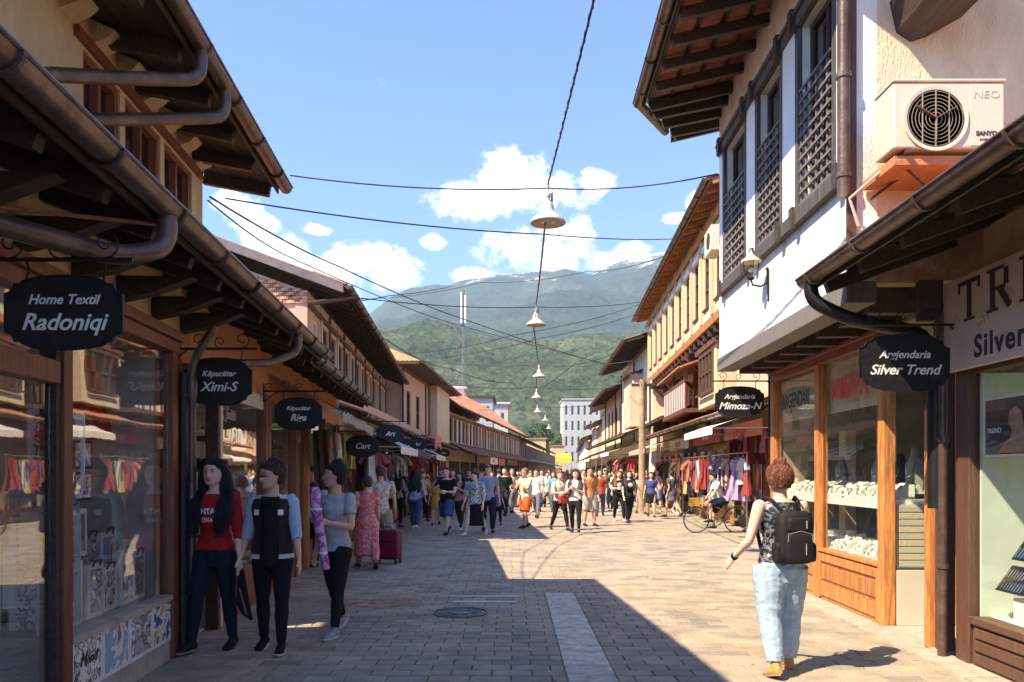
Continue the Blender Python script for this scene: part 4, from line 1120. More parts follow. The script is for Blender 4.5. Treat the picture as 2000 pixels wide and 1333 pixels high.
# ---------- low building nearest on the right with its roof overhead
NB = thing('shop_building', 'low shop building at the right edge with tiled eave and silver shop window', 'building', (5, 4, 0))
roof(FR, NB, -3, 7.0, 1.10, 3.38, .36, -1.2, wall_d=0, open_under=True, under=wood_dark, raf_step=.7, ncourse=4, nparts=3, raf_h=.12, gdia=.075, tiles=terracotta, brackets=.95)
build('board_lining', MB(FR).box(-3, 6.9, -1.4, -1.2, 3.3, 4.25), stucco_tan, NB)
wall(FR, NB, stucco_cream, -3, 6.3, 3.24, 3.62, 0, .2)
for s, m in ((6.52, wood_brown), (3.6, wood_brown), (.6, wood_brown)): build('post', MB(FR).box(s-.1, s+.1, -.1, .05, 0, 2.5), m, NB, bevel=.01)
build('lintel', MB(FR).box(-3, 6.62, -.1, .04, 2.44, 2.56), wood_brown, NB)
for (a, b) in ((3.72, 6.40), (.72, 3.48)):
    sb = build('stall_board', MB(FR).box(a, b, -.1, .03, .0, .36), wood_brown, NB)
    build('sill_rail', MB(FR).box(a, b, -.1, .07, .361, .42), wood_brown, sb, bevel=.006)
    for k in range(3): build('panel', MB(FR).box(a+.05, b-.05, .031, .05, .04+.105*k, .125+.105*k), wood_brown, sb, bevel=.008)
    build('pane', MB(FR).box(a, b, -.006, 0, .42, 2.44), glass_r, NB)
    build('display_back', MB(FR).box(a, b, -1.1, -1.05, .3, 2.5).box(a, b, -1.05, -.03, .3, .41), pale_in, NB)
    build('display_side', MB(FR).box(b-.03, b, -1.05, -.03, .41, 2.44), pale_in, NB)
build('shop_room', MB(FR).box(-3, 6.5, -1.3, -1.2, 0, 3.2).box(-3, 6.5, -1.2, 0, 2.6, 2.66), pale_in, NB)
# timber posts and pipes beside the doorway
build('post', MB(FR).box(6.80, 6.92, -.05, .07, 0, 3.0), wood_brown, NB, bevel=.008)
build('shutter_edge', MB(FR).box(6.96, 7.05, -.05, .10, 0, 2.2), wood_orange, NB, bevel=.006)
downpipe(FR, NB, [(6.70, .12, 0), (6.70, .12, 3.0)], .04, gutter_m, [(6.70, .12, .8), (6.70, .12, 1.9)])
downpipe(FR, NB, [(6.88, 1.19, 3.34), (6.88, 1.19, 3.16), (6.80, .9, 2.98), (6.76, .25, 2.84), (6.76, .16, 2.6), (6.76, .15, 1.3)], .062, iron, [(6.76, .15, 2.2)])
build('pipe_bend_plate', MB(FR).box(6.72, 6.8, .1, .3, 2.95, 3.3), wood_dark, NB)
# TREND sign board
TS = thing('shop_sign_board', 'pale board above the right edge window reading TREND Silver in black serif letters', 'sign board', FR(5.4, .1, 2.8))
build('board', MB(FR).box(3.3, 6.66, .08, .13, 2.47, 3.24), mat('sign_board_beige', (.56, .46, .38), .75, .06, 3), TS, bevel=.006)
def serif(txt, s_right, z, h, w, gap, m):
    """roman capitals and small letters built from strokes; s decreases as you read towards the camera"""
    s = s_right
    for ch in txt:
        mb = MB(FR); d0, d1 = .131, .138; t = h*.15; q = h*.07
        def bar(a, b, c, e): mb.box(s-b*w, s-a*w, d0, d1, z+c*h, z+e*h)
        if ch == 'T': bar(.42, .60, q/h, 1-.08); bar(0, 1, .90, 1.0); bar(0, .07, .72, .9); bar(.93, 1, .72, .9); bar(.28, .74, 0, .06)
        elif ch == 'R':
            bar(.14, .32, .06, .92); bar(0, .45, 0, .06); bar(0, .7, .93, 1); bar(.32, .75, .48, .55); bar(.72, .88, .55, .92)
            mb.beam((s-.55*w, d1, z+.5*h), (s-.95*w, d1, z+.03*h), .012, h*.14, (0, 0, 1))
        elif ch == 'E': bar(.14, .32, .06, .93); bar(0, .9, 0, .06); bar(0, .9, .93, 1); bar(.32, .7, .47, .54); bar(.84, .9, .06, .25); bar(.84, .9, .76, .93)
        build('letter', mb, m, TS); s -= w + gap
serif('TRE', 6.42, 2.86, .33, .30, .10, letter_black)
text('lettering', 'Silver', .25, FR(5.88, .1315, 2.62), -FR.s, (0, 0, 1), letter_black, TS, bold=.006, spacing=1.15)
orn = MB(FR); 
for k, (cs, cz) in enumerate(((6.1, 2.82), (5.75, 2.9), (6.5, 2.86))): orn.tube([(p[0], .134, p[1]) for p in scroll((cs, cz), .09, 0, 1.4, 20, 1 if k % 2 else -1)], .005, 4)
build('flourish', orn, plastic_white, TS)

bq = P(1850, 2, 6.5)
build('beam_end', MB().prism([(bq.x-.24, bq.z+.30), (bq.x-.18, bq.z+.02), (bq.x-.05, bq.z-.07), (bq.x+.10, bq.z-.02), (bq.x+.42, bq.z+.16), (bq.x+.42, bq.z+.5)], 1, 6.3, 7.1), wood_dark, WB, bevel=.01)
# ---------- air conditioner on the end wall
yA = 6.35
AC = thing('air_conditioner', 'beige outdoor air conditioner unit bolted to the tan end wall above the tiles', 'air conditioner', P(1860, 290, yA))
x0_, x1_ = P(1745, 0, yA).x, P(1962, 0, yA).x; zA, zB = P(0, 290, yA).z, P(0, 168, yA).z + .03
bd = build('casing', MB().box(x0_, x1_, yA, yA+.32, zA, zB), plastic_white, AC, bevel=.015)
build('top_cover', MB().box(x0_-.01, x1_+.01, yA-.012, yA+.33, zB+.001, zB+.025), plastic_white, bd, bevel=.008)
cx_, cz_ = P(1826, 0, yA).x, P(0, 233, yA).z; rr_ = .25
build('fan_ring', MB().lathe([(rr_-.012, .0), (rr_+.018, .0), (rr_+.018, -.018), (rr_-.012, -.014)], (cx_, yA-.002, cz_), 40, 1), plastic_white, AC, smooth=True)
build('fan_opening', MB().lathe([(0, -.004), (rr_-.012, -.004)], (cx_, yA-.001, cz_), 40, 1), mat('fan_dark', (.10, .08, .06), .8, .2, 6), AC)
gr = MB()
for k in range(7): gr.lathe([(.05+k*.029, -.010), (.054+k*.029, -.010), (.054+k*.029, -.014), (.05+k*.029, -.014)], (cx_, yA, cz_), 40, 1)
for k in range(3): gr.cbox((cx_-.11+.11*k, yA-.014, cz_), (.008, .006, rr_*1.9*(1 if k == 1 else .87)))
build('fan_grille', gr, mat('grille', (.33, .27, .2), .5), AC)
bl = MB()
for k in range(3):
    a = 2*math.pi*k/3+.5; bl.beam((cx_, yA-.006, cz_), (cx_+.19*math.cos(a), yA-.006, cz_+.19*math.sin(a)), .003, .06, (0, 1, 0))
build('fan_blade', bl, mat('blade', (.24, .2, .15), .5), AC)
build('side_panel', MB().box(P(1894, 0, yA).x, x1_-.012, yA-.006, yA-.001, zA+.02, zB-.02), plastic_white, AC, bevel=.002)
text('brand_lettering', 'NEO', .085, (P(1926, 0, yA).x, yA-.008, P(0, 186, yA).z), (1, 0, 0), (0, 0, 1), mat('grey_letter', (.45, .42, .4)), AC, sx=1.25)
text('brand_lettering', 'SANYO', .052, (P(1926, 0, yA).x, yA-.008, P(0, 262, yA).z), (1, 0, 0), (0, 0, 1), letter_black, AC, bold=.002)
text('brand_lettering', 'INVERTER', .026, (P(1926, 0, yA).x, yA-.008, P(0, 274, yA).z), (1, 0, 0), (0, 0, 1), letter_black, AC)
build('wall_bracket', MB().box(x0_+.1, x0_+.14, yA-.02, 7.02, zA-.04, zA-.005).box(x1_-.14, x1_-.1, yA-.02, 7.02, zA-.04, zA-.005), wood_brown, AC)
build('support_box', MB().box(x0_+.03, x1_-.1, yA+.04, 6.98, zA-.12, zA-.045), stucco_orange, AC)
build('refrigerant_pipe', MB().tube([(x0_+.1, yA+.2, zA-.02), (x0_-.12, 6.9, zA-.22), (P(1680, 0, 6.9).x, 6.93, P(0, 440, 6.9).z)], .016, 6).tube([(x1_, yA+.2, zB-.1), (x1_+.2, yA+.25, zB-.25), (x1_+.3, 6.9, zA-.1)], .014, 6), plastic_white, AC, smooth=True)
LR = thing('floodlight', 'small tilted bronze floodlight on a rod below the air conditioner', 'floodlight', P(1770, 312, 6.5))
build('housing', MB().cbox(P(1768, 310, 6.5), (.20, .14, .05), (.3, -.35, .5)), wood_orange, LR, bevel=.01)
build('arm', MB().tube([P(1785, 300, 6.5), P(1760, 345, 6.7), P(1700, 390, 6.95)], .014, 6).tube([P(1770, 330, 6.5), P(1820, 375, 6.6)], .01, 6), wood_dark, LR)
# wall lantern
wl = FR(9.35, J, 3.98)
LT = thing('wall_lantern', 'old style glass lantern on a curved arm on the white wall', 'wall lantern', wl)
build('arm', MB().tube([wl+Vector((.0, 0, -.28)), wl+Vector((-.015, 0, .1)), wl+Vector((-.03, 0, .13))], .018, 6).tube([wl+Vector((-.02, 0, -.05)), wl+Vector((-.1, 0, -.1)), wl+Vector((-.2, 0, -.08)), wl+Vector((-.22, 0, -.02))], .012, 6), iron, LT, smooth=True)
lc = wl + Vector((-.22, 0, 0))
build('lamp_glass', MB().lathe([(.035, .0), (.075, .08), (.095, .19), (.085, .2)], lc, 8), glass('lantern_glass', (.85, .82, .72), 1.5, .1), LT)
build('bulb', MB().ball(lc+Vector((0, 0, .1)), .035), white_paint, LT, smooth=True)
build('lamp_cap', MB().lathe([(.125, .195), (.12, .215), (.07, .25), (.03, .29), (.012, .33), (.0, .36)], lc, 12), plastic_white, LT, smooth=True)
build('lamp_base', MB().lathe([(.0, -.03), (.03, -.02), (.045, .0), (.035, .012)], lc, 10), iron, LT)
build('rib', MB().tube([lc+Vector((.035, 0, 0)), lc+Vector((.078, 0, .08)), lc+Vector((.1, 0, .2))], .005, 4).tube([lc+Vector((-.035, 0, 0)), lc+Vector((-.078, 0, .08)), lc+Vector((-.1, 0, .2))], .005, 4).tube([lc+Vector((0, -.035, 0)), lc+Vector((0, -.078, .08)), lc+Vector((0, -.1, .2))], .005, 4), iron, LT)

# ---------- tall yellow house with jettied top floor
F2 = Frame(6.4, 13.5, .035, 1, -1)
YB = thing('jettied_house', 'tall yellow house with a row of narrow top-floor windows past the white house', 'building', (7, 28, 0))
FY = Frame(4.37+.057*19.4, 19.4, .057, 1, -1)   # line of the overhanging top floor
YL = 17.2
hol = [(.9+k*1.62, 1.62+k*1.62, 6.35, 8.05) for k in range(10)]
wall(FY, YB, stucco_yellow, 0, YL, 5.95, 8.9, 0, .25, hol, 'top_wall')
for h in hol:
    w_ = window(FY, YB, wood_brown, *h, 0, 1, 3, .07, .08)
    build('architrave', MB(FY).box(h[0]-.14, h[1]+.14, .002, .05, h[3]+.02, h[3]+.18), white_paint, w_)
for k in range(11): build('pilaster', MB(FY).box(.15+k*1.62, .45+k*1.62, .002, .06, 5.98, 8.85), stucco_cream, YB)
build('jetty_beam', MB(FY).box(0, YL, -.2, .05, 5.72, 5.95), wood_orange, YB)
build('string_course', MB(FY).box(0, YL, .065, .12, 8.45, 8.6), wood_orange, YB)
for k in range(22): build('joist', MB(FY).box(.2+k*.78, .36+k*.78, -1.0, .0, 5.5, 5.71), wood_dark, YB)
for k in range(6): build('brace', MB(FY).beam((1.0+k*3.0, -.95, 4.7), (1.0+k*3.0, -.05, 5.6), .12, .12), wood_red, YB)
hol2 = [(1.0+k*2.35, 2.4+k*2.35, 3.95, 5.25) for k in range(7)]
wall(FY, YB, stucco_cream, 0, YL, 3.2, 5.7, -1.0, .25, hol2, 'middle_wall')
for k, h in enumerate(hol2): window(FY, YB, wood_orange if k % 3 else wood_red, *h, -1.0, 3, 2, .06, .08)
for k, s in enumerate((.4, 2.7, 5.1, 7.4, 9.8, 12.1, 14.5, 16.9)): build('bay_post', MB(FY).box(s-.10, s+.10, -.99, -.84, 3.2, 5.5), wood_red if k % 2 else wood_orange, YB)
build('bay', MB(FY).box(2.5, 5.2, -.84, -.2, 3.6, 5.5), stucco_yellow, YB)
window(FY, YB, wood_brown, 2.8, 4.9, 4.0, 5.2, -.10, 4, 2, .06, .08)
build('bay_cornice', MB(FY).box(2.4, 5.3, -.84, -.1, 5.3, 5.45), wood_red, YB)
roof(FY, YB, -.4, YL+.4, .55, 8.9, .25, -4, wall_d=0, raf_step=.7, ncourse=2, nparts=1, under=wood_red, raf_m=wood_orange, rafs_parts=True, raf_h=.12)
shell(FY, YB, 0, YL, -7, -.25, 3.3, 8.8, stucco_yellow)
roof(FY, YB, 10.4, YL, .2, 3.75, .4, -.99, wall_d=-.8, raf_step=.8, ncourse=2, nparts=1, gut=True)
# balcony with a skirt of balusters
bal = build('balcony', MB(FY).box(5.4, 10.2, -.99, .25, 3.55, 3.68), wood_brown, YB)
for k in range(24): build('baluster', MB(FY).box(5.45+k*.2, 5.51+k*.2, .15, .20, 3.68, 4.55), white_paint if k % 2 else wood_red, bal)
build('handrail', MB(FY).box(5.4, 10.2, .12, .22, 4.56, 4.62), wood_red, bal)
build('balcony_roof', MB(FY).prism([(-.99, 5.5), (.45, 5.0), (.45, 4.94), (-.99, 5.44)], 0, 5.2, 10.4), terracotta, YB)
for s in (5.45, 7.8, 10.15): build('balcony_post', MB(FY).box(s-.05, s+.05, .14, .24, 4.62, 4.98), wood_brown, YB)
AC2 = thing('air_conditioner', 'small white air conditioner hung under the eave of the yellow house', 'air conditioner', FY(.6, .2, 7.6))
build('casing', MB(FY).box(.2, 1.1, .10, .40, 7.3, 7.95), plastic_white, AC2, bevel=.01)
build('fan_grille', MB(FY).lathe([(0, .0), (.22, .0)], (.58, .405, 7.62), 20, 1), MATS['fan_dark'], AC2)
low_cells = low_shops(F2, YB, 4.2, 23.4, 21, (wood_red, wood_dark, wood_orange), stucco_cream, ze=3.15, de=1.1, dr=-.4, step=2.6, roofd=True)

# ---------- the next houses on the right
F3 = Frame(7.2, 37, .7, 26, -1)
PB = thing('plastered_house', 'pale house with ochre gable panels and dark sloping eaves in the middle distance right', 'building', (9, 50, 0))
hol = [(1.5+k*2.6, 2.9+k*2.6, 4.3, 6.2) for k in range(9)]
ivory = mat('plaster_ivory', (.74, .70, .60), .9, .08, 2, .4, 20)
wall(F3, PB, ivory, .2, 12.6, 0, 7.9, .45, .25, [h for h in hol if h[1] < 12.5])
wall(F3, PB, stucco_yellow, 12.6, 25.6, 0, 7.4, .25, .25, [h for h in hol if h[0] > 12.7])
for h in hol:
    if h[1] < 12.5 or h[0] > 12.7: window(F3, PB, wood_brown, *h, .45 if h[1] < 12.5 else .25, 2, 2)
for s in (.4, 6.3, 12.5): build('corner_post', MB(F3).box(s-.1, s+.1, .46, .53, 3.3, 7.8), wood_brown, PB)
for s in (18, 25.4): build('corner_post', MB(F3).box(s-.1, s+.1, .26, .33, 3.3, 7.3), wood_brown, PB)
build('bay', MB(F3).box(3.2, 6.0, .455, 1.1, 4.0, 6.8), stucco_peach, PB)
build('bay_shade', MB(F3).prism([(.46, 7.0), (1.4, 6.7), (1.4, 6.62), (.46, 6.9)], 0, 3.0, 6.2), wood_dark, PB)
roof(F3, PB, -.3, 12.8, 1.75, 7.95, .3, -4, wall_d=.45, raf_step=.9, single=False, rafs_parts=True, under=wood_dark)
roof(F3, PB, 12.85, 26, 1.45, 7.0, .3, -4, wall_d=.25, raf_step=1.0, single=False, rafs_parts=False, under=wood_dark)
shell(F3, PB, .2, 25.6, -8, 0, 0, 7.4, stucco_cream)
roof(F3, PB, .2, 25.6, 1.7, 3.5, .35, .5, wall_d=.55, raf_step=1.2, single=False, rafs_parts=False, tiles=terracotta_far)
hs = [(1+k*2.9, 3.4+k*2.9, .35, 2.5) for k in range(8)]
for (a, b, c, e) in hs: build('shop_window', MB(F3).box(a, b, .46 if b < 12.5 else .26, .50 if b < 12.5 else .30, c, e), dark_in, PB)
F6 = Frame(7.9, 63, 3.1, 52, -1)
WR = thing('row_house', 'bright sunlit row of white houses running down the right side to the far end', 'building', (12, 85, 0))
segs = [(0, 9, 7.0, stucco_white, .9), (9.1, 20, 6.2, stucco_cream, .5), (20.1, 30, 6.6, stucco_white, .7), (30.1, 42, 5.6, stucco_peach, .5), (42.1, 52, 6.2, stucco_white, .6)]
for (a, b, h, m, o_) in segs:
    hol = [(a+.8+k*2, a+1.7+k*2, 3.8, 5.1) for k in range(int((b-a-1)/2))]
    wall(F6, WR, m, a, b, 0, h, 0, .25, hol)
    for q in hol: window(F6, WR, wood_brown, *q, 0, 1, 1, .07, .08, sill=False)
    roof(F6, WR, a-.1, b, o_+.3, h+.05, .35, -3, wall_d=0, raf=False, single=False, gut=False)
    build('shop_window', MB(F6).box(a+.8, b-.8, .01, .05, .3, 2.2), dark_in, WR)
    roof(F6, WR, a+.2, b-.1, 1.5, 2.95, .35, .02, wall_d=.3, raf=False, single=False, gut=False, tiles=terracotta_far)
shell(F6, WR, 0, 52, -7, -.25, 0, 5.2, stucco_cream)
F7 = Frame(11, 115, 6, 80, -1)
W2_ = thing('row_house', 'farthest small white houses on the right before the office block', 'building', (14, 150, 0))
wall(F7, W2_, stucco_white, 0, 80, 0, 6.4, 0, .25, [(2+k*4, 3.6+k*4, 3.6, 5.2) for k in range(19)])
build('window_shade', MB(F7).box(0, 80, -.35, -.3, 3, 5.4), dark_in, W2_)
roof(F7, W2_, 0, 80, .8, 6.5, .35, -3, wall_d=0, raf=False, single=False, gut=False)
shell(F7, W2_, 0, 80, -7, -.4, 0, 6.0, stucco_cream)

# wooden utility pole on the right
t = thing('utility_pole', 'tall bare timber pole standing among the right-hand shops', 'pole', (5.0, 29.5, 0))
build('pole', MB().tube([(5.0, 29.5, 0), (5.0, 29.5, P(0, 742, 29.5).z)], [.15, .12], 10), mat('pole_timber', (.34, .24, .15), .8, .3, 4, .4, 20), t, smooth=True)
build('cross_arm', MB().box(4.6, 5.4, 29.46, 29.54, 4.9, 5.0), wood_dark, t)
for x in (4.65, 5.0, 5.35): build('insulator', MB().lathe([(.03, 0), (.05, .03), (.03, .06), (.045, .09), (.0, .12)], (x, 29.5, 5.01), 8), white_paint, t)

# ================================================================== OVERHEAD CABLES AND LAMPS
cab = mat('cable_black', (.02, .02, .022), .6, .2, 10)
cab_g = mat('cable_grey', (.10, .10, .11), .6, .2, 10)
def sag(a, b, s, n=14): return [a.lerp(b, k/n) - Vector((0, 0, s*4*(k/n)*(1-k/n))) for k in range(n+1)]
lamps = [(1070, 437, 13.0), (1047, 636, 23.7), (1053, 737, 36.0), (1048, 778, 47.0), (1050, 806, 58.0), (1065, 822, 72.0), (1072, 838, 90.0)]
names = ['largest bell-shaped street lamp, hanging nearest over the street', 'second bell street lamp along the cable, against the blue mountain', 'third bell street lamp, over the green hillside', 'fourth small bell lamp further down the cable', 'fifth small bell lamp down the cable', 'sixth tiny bell lamp near the street end', 'farthest tiny bell lamp just above the street end']
lamp_m = mat('lamp_enamel', (.60, .55, .45), .45, .15, 8, dark=(.3, .24, .18), dscale=8, damt=.6)
tops = []
proto = None
for (u, v, Y), nm in zip(lamps, names):
    p = P(u, v, Y); tops.append(p + Vector((0, 0, .66)))
    if proto is None:
        t = thing('street_lamp', nm, 'street lamp', p, 'bell lamps hanging on the cable over the street'); local(t); proto = t
        prof = [(.285, .02), (.30, .0), (.305, .012), (.29, .05), (.20, .13), (.13, .175), (.105, .22), (.10, .30), (.07, .35), (.05, .37)]
        build('lamp_shade', MB().lathe(prof + [(.0, .372)] , n=28), lamp_m, t, smooth=True)
        build('reflector', MB().lathe([(.285, .018), (.18, .09), (.10, .13), (.0, .14)], n=24), mat('reflector', (.35, .28, .2), .5), t, smooth=True)
        for x in (-.09, .09): build('bulb', MB().ball((x, 0, .06), (.05, .05, .06)), white_paint, t, smooth=True)
        build('fitting', MB().lathe([(.045, .372), (.05, .39), (.035, .42), (.05, .45), (.05, .50), (.025, .53), (.02, .58), (.0, .59)], n=14), lamp_m, t, smooth=True)
        build('hanger', MB().tube([(0, 0, .57), (.02, 0, .62), (0, 0, .66)], .012, 6).cbox((.07, 0, .44), (.03, .03, .16)), iron, t)
    else:
        t = copy_tree(proto); t.location = p; t['label'] = nm
def cable(label, pts, r, m=cab, sg=.0, twist=False):
    mb = MB(); path = []
    for a, b in zip(pts, pts[1:]):
        seg = sag(a, b, sg if not isinstance(sg, (list, tuple)) else sg[len(path) and 1]); path += seg if not path else seg[1:]
    if twist:
        mb.tube(path, r, 6)
        tw = []; n = 160
        L = len(path)-1
        for k in range(n+1):
            q = k/n*L; i = min(int(q), L-1); c = path[i].lerp(path[i+1], q-i)
            tw.append(c + Vector((math.cos(k*1.3)*r*1.1, 0, math.sin(k*1.3)*r*1.1)))
        mb.tube(tw, r*.7, 5)
    else: mb.tube(path, r, 5)
    return tag(build('cable', mb, m, None, smooth=True), label, 'cable')
cable('thick twisted black cable running overhead from the top edge to the nearest bell lamp', [Vector((.95, 2.5, 7.0)), P(1160, 0, 7.8), tops[0]], .0125, cab, .02, twist=True)
for k in range(len(tops)-1):
    nm = ['pale cable between the nearest and the second bell lamp', 'cable between the second and third bell lamp', 'cable between the third and fourth bell lamp', 'cable between the fourth and fifth bell lamp', 'cable between the fifth and sixth bell lamp', 'cable between the two farthest bell lamps'][k]
    a = P(lamps[k][0]-5, lamps[k][1]-2, lamps[k][2])
    cable(nm, [a, tops[k+1]], .02 if k == 0 else .022, cab_g if k == 0 else cab, .12)
cb = [
 ('uppermost cable crossing the street, holding the nearest bell lamp', [P(566, 343, 12.6), P(1070, 368, 13), P(1402, 340, 12.1)], .012, .10),
 ('second crossing cable, just below the nearest bell lamp', [P(440, 388, 10.5), P(1062, 458, 14), P(1358, 464, 22.5)], .012, .08),
 ('cable slanting from the near left house down to the right past the mast', [P(410, 385, 8.6), P(660, 520, 14), P(900, 622, 22), P(1180, 712, 34)], .012, .05),
 ('cable from the left house corner, lower of the slanting pair', [P(406, 392, 8.6), P(560, 500, 13), P(860, 625, 24), P(1230, 722, 38)], .010, .05),
 ('crossing cable level with the second bell lamp', [P(700, 582, 19), P(1047, 600, 23.7), P(1265, 588, 35)], .013, .1),
 ('cable rising to the eave of the yellow house from the left roofs', [P(790, 690, 33), P(1000, 655, 28), P(1264, 590, 35)], .012, .15),
 ('thin cable below it rising to the yellow house', [P(850, 700, 40), P(1060, 660, 31), P(1264, 606, 35.5)], .012, .12),
 ('long low cable from the gabled house eave to the lamps', [P(748, 660, 24), P(880, 720, 38), P(1000, 748, 46)], .018, .2),
 ('crossing cable holding the third bell lamp', [P(830, 705, 37), P(1053, 712, 36), P(1235, 705, 33)], .016, .15),
 ('low horizontal crossing cable over the fourth bell lamp', [P(880, 752, 47), P(1048, 757, 47), P(1200, 757, 46)], .02, .12),
 ('thin cable along the skyline of the mountain', [P(700, 585, 60), P(940, 552, 70), P(1150, 530, 60), P(1320, 492, 40)], .022, .3),
 ('cable from the left gable over to the bright skyline', [P(610, 594, 16), P(760, 578, 22), P(880, 560, 40)], .014, .05),
 ('cable from the pale right house to the third bell lamp', [P(1200, 690, 38), P(1120, 712, 44), P(1053, 760, 50)], .02, .1),
 ('crossing cable further off, between the fifth and sixth lamp', [P(900, 800, 62), P(1052, 795, 60), P(1170, 790, 60)], .02, .12),
]
for lab, pts, r, s in cb: cable(lab, pts, r, cab, s)

# ================================================================== HANGING SIGNS
def sgn(label, u, v, Y, w, h, lines, L, side=-1, **k): return hanging_sign(label, P(u, v, Y), w, h, lines, L, side=side, **k)
sgn('black hanging sign reading Home Textil Radoniqi, nearest on the left', 127, 612, 3.95, .60, .29, [('Home Textil', .070, .065), ('Radoniqi', .122, -.052)], .62, arch=.045)
sgn('black hanging sign reading Këpucëtar Ximi-S', 428, 746, 7.0, .60, .33, [('Këpucëtar', .072, .07), ('Ximi-S', .12, -.05)], .46, arch=.05)
sgn('black hanging sign reading Këpucëtar Riga', 583, 809, 9.8, .60, .31, [('Këpucëtar', .072, .07), ('Riga', .12, -.05)], .44, arch=.05)
sgn('large black hanging sign reading Argjendaria Silver Trend on the right', 1765, 710, 6.5, .76, .37, [('Argjendaria', .092, .07), ('Silver Trend', .118, -.06)], .56, side=1, arch=.055)
sgn('black hanging sign reading Argjendaria Mimoza-N', 1444, 785, 11.75, .74, .36, [('Argjendaria', .10, .075), ('Mimoza-N', .150, -.07)], .60, side=1, arch=.05)
build('sign_post', MB().tube([(P(1506, 0, 11.75).x, 11.75, 0), (P(1506, 0, 11.75).x, 11.75, 3.1)], .045, 8), iron, OS)
small = [(708, 872, 14.6, 'Cart', 'small black sign reading Cart by the striped awning'), (762, 848, 17.5, 'Art', 'small black sign reading Art further along the left'), (790, 872, 21, 'Foto', 'small black sign reading Foto among the left shop signs'), (815, 868, 25, 'Ari', 'small black sign reading Ari farther left'), (845, 880, 31, 'Beni', 'tiny black sign reading Beni above the crowd'), (866, 885, 38, 'Ora', 'farthest tiny black sign reading Ora above the crowd')]
for (u, v, Y, tx, lab) in small:
    sgn(lab, u, v, Y, .62, .30, [(tx, .15, 0)], .5, scrolls=False)
# dark red oval sign in the shoe shop window
t = thing('window_sign', 'dark red arched sign reading Judith inside the shoe shop window', 'window sign', FL(8.7, -.05, 2.2)); local(t)
t.rotation_euler = (0, 0, FL.rot())
pl = build('sign_plate', MB().prism([(.42*math.cos(math.pi*k/14), .20*math.sin(math.pi*k/14)) for k in range(15)] + [(-.42, -.04), (.42, -.04)], 1, -.01, .01), mat('dark_red_sign', (.10, .015, .015), .5), t)
text('lettering', 'Judith', .16, (0, -.012, .06), (1, 0, 0), (0, 0, 1), letter_white, pl, shear=.3, bold=.004)
# coloured boards over the far shops
def board(lab, fr, s0, s1, z0, z1, d, m, txt=None, tm=None, size=.2):
    t = thing('shop_sign_board', lab, 'sign board', fr((s0+s1)/2, d, z0))
    build('board', MB(fr).box(s0, s1, d-.04, d, z0, z1), m, t)
    if txt: text('lettering', txt, size, fr((s0+s1)/2, d+.004, (z0+z1)/2), fr.s * (1 if fr.side > 0 else -1), (0, 0, 1), tm or letter_white, t, bold=.008, sx=1.6)
red_b = mat('board_red', (.50, .05, .04), .5); white_b = white_paint; green_b = mat('board_green', (.10, .30, .2), .6); yel_b = mat('board_yellow', (.72, .60, .05), .6)
board('red fascia board over the clothes shop on the right reading GAZI', F2, 10.0, 14.0, 2.55, 3.0, .40, red_b, 'GAZI', letter_white, .26)
board('pink fascia board under the tiled eave on the right', F2, 5.6, 9.4, 2.55, 2.95, .40, mat('board_pink', (.62, .25, .20), .6), 'MODA', letter_red, .24)
board('white fascia board beyond the red one on the right', F2, 15.0, 19.0, 2.5, 2.9, .4, white_b, 'BUTIK', letter_red, .22)
board('salmon coloured board hung under the orange row roof', FG0, 13.2, 15.8, 2.55, 3.1, .9, mat('board_salmon', (.60, .24, .19), .7))
board('white board with red letters under the orange row roof', F4, 7.0, 10.5, 2.15, 2.65, 1.75, white_b, 'SALE', letter_red, .35)
board('red board beside the white one under the row roof', F4, 11.2, 14.6, 2.1, 2.6, 1.75, red_b)
# yellow awning at the far end
t = thing('awning', 'bright yellow awning far down at the street end', 'awning', P(1100, 900, 120))
ya = MB(); a = P(1086, 886, 120); b = P(1114, 886, 120)
ya.prism([(120, a.z), (117.5, a.z-.7), (117.5, a.z-1.5), (117.6, a.z-1.5), (117.6, a.z-.75), (120, a.z-.08)], 0, a.x, b.x)
build('canvas', ya, yel_b, t); build('post', MB().box(a.x, a.x+.08, 117.5, 117.6, 0, a.z-1.4).box(b.x-.08, b.x, 117.5, 117.6, 0, a.z-1.4), steel, t)
# awnings
def awning(lab, fr, s0, s1, z0, d1, drop, m1, m2=None, strips=8):
    t = thing('awning', lab, 'awning', fr((s0+s1)/2, 0, z0), 'canvas awnings')
    n = strips
    for k in range(n):
        a, b = s0+(s1-s0)*k/n, s0+(s1-s0)*(k+1)/n
        build('canvas_strip', MB(fr).grid(lambda x, y: fr(a+(b-a)*x, .03+d1*y, z0-drop*y-.03*math.sin(math.pi*(k+x)/n)*y), 2, 4), m1 if k % 2 == 0 or m2 is None else m2, t, smooth=True)
    build('valance', MB(fr).grid(lambda x, y: fr(s0+(s1-s0)*x, .03+d1+.005, z0-drop-.16*y-.02*abs(math.sin(x*n*3.14))*y), n*4, 1), m1, t)
    
    for q in (s0+.1, s1-.1): build('arm', MB(fr).beam((q, .05, z0-drop), (q, d1, z0-drop-.02), .03, .03), steel, t)
aw_white = mat('awning_white', (.74, .70, .62), .9, .08, 3, .3, 80); aw_cream = mat('awning_cream', (.52, .42, .30), .9, .1, 3, .3, 80)
aw_dark = mat('awning_dark', (.10, .09, .085), .9, .1, 3, .3, 80); aw_stripe = mat('awning_stripe', (.25, .18, .15), .9)
awning('white awning lowest on the right beside the Mimoza sign', F2, 5.0, 8.6, 3.3, 1.7, .6, aw_white)
awning('cream awning over the souvenir shop on the right', F2, 15.5, 20.5, 3.1, 1.9, .6, aw_cream)
awning('white awning under the pale house far right', F3, 1.0, 6.0, 3.3, 2.4, .7, aw_white)
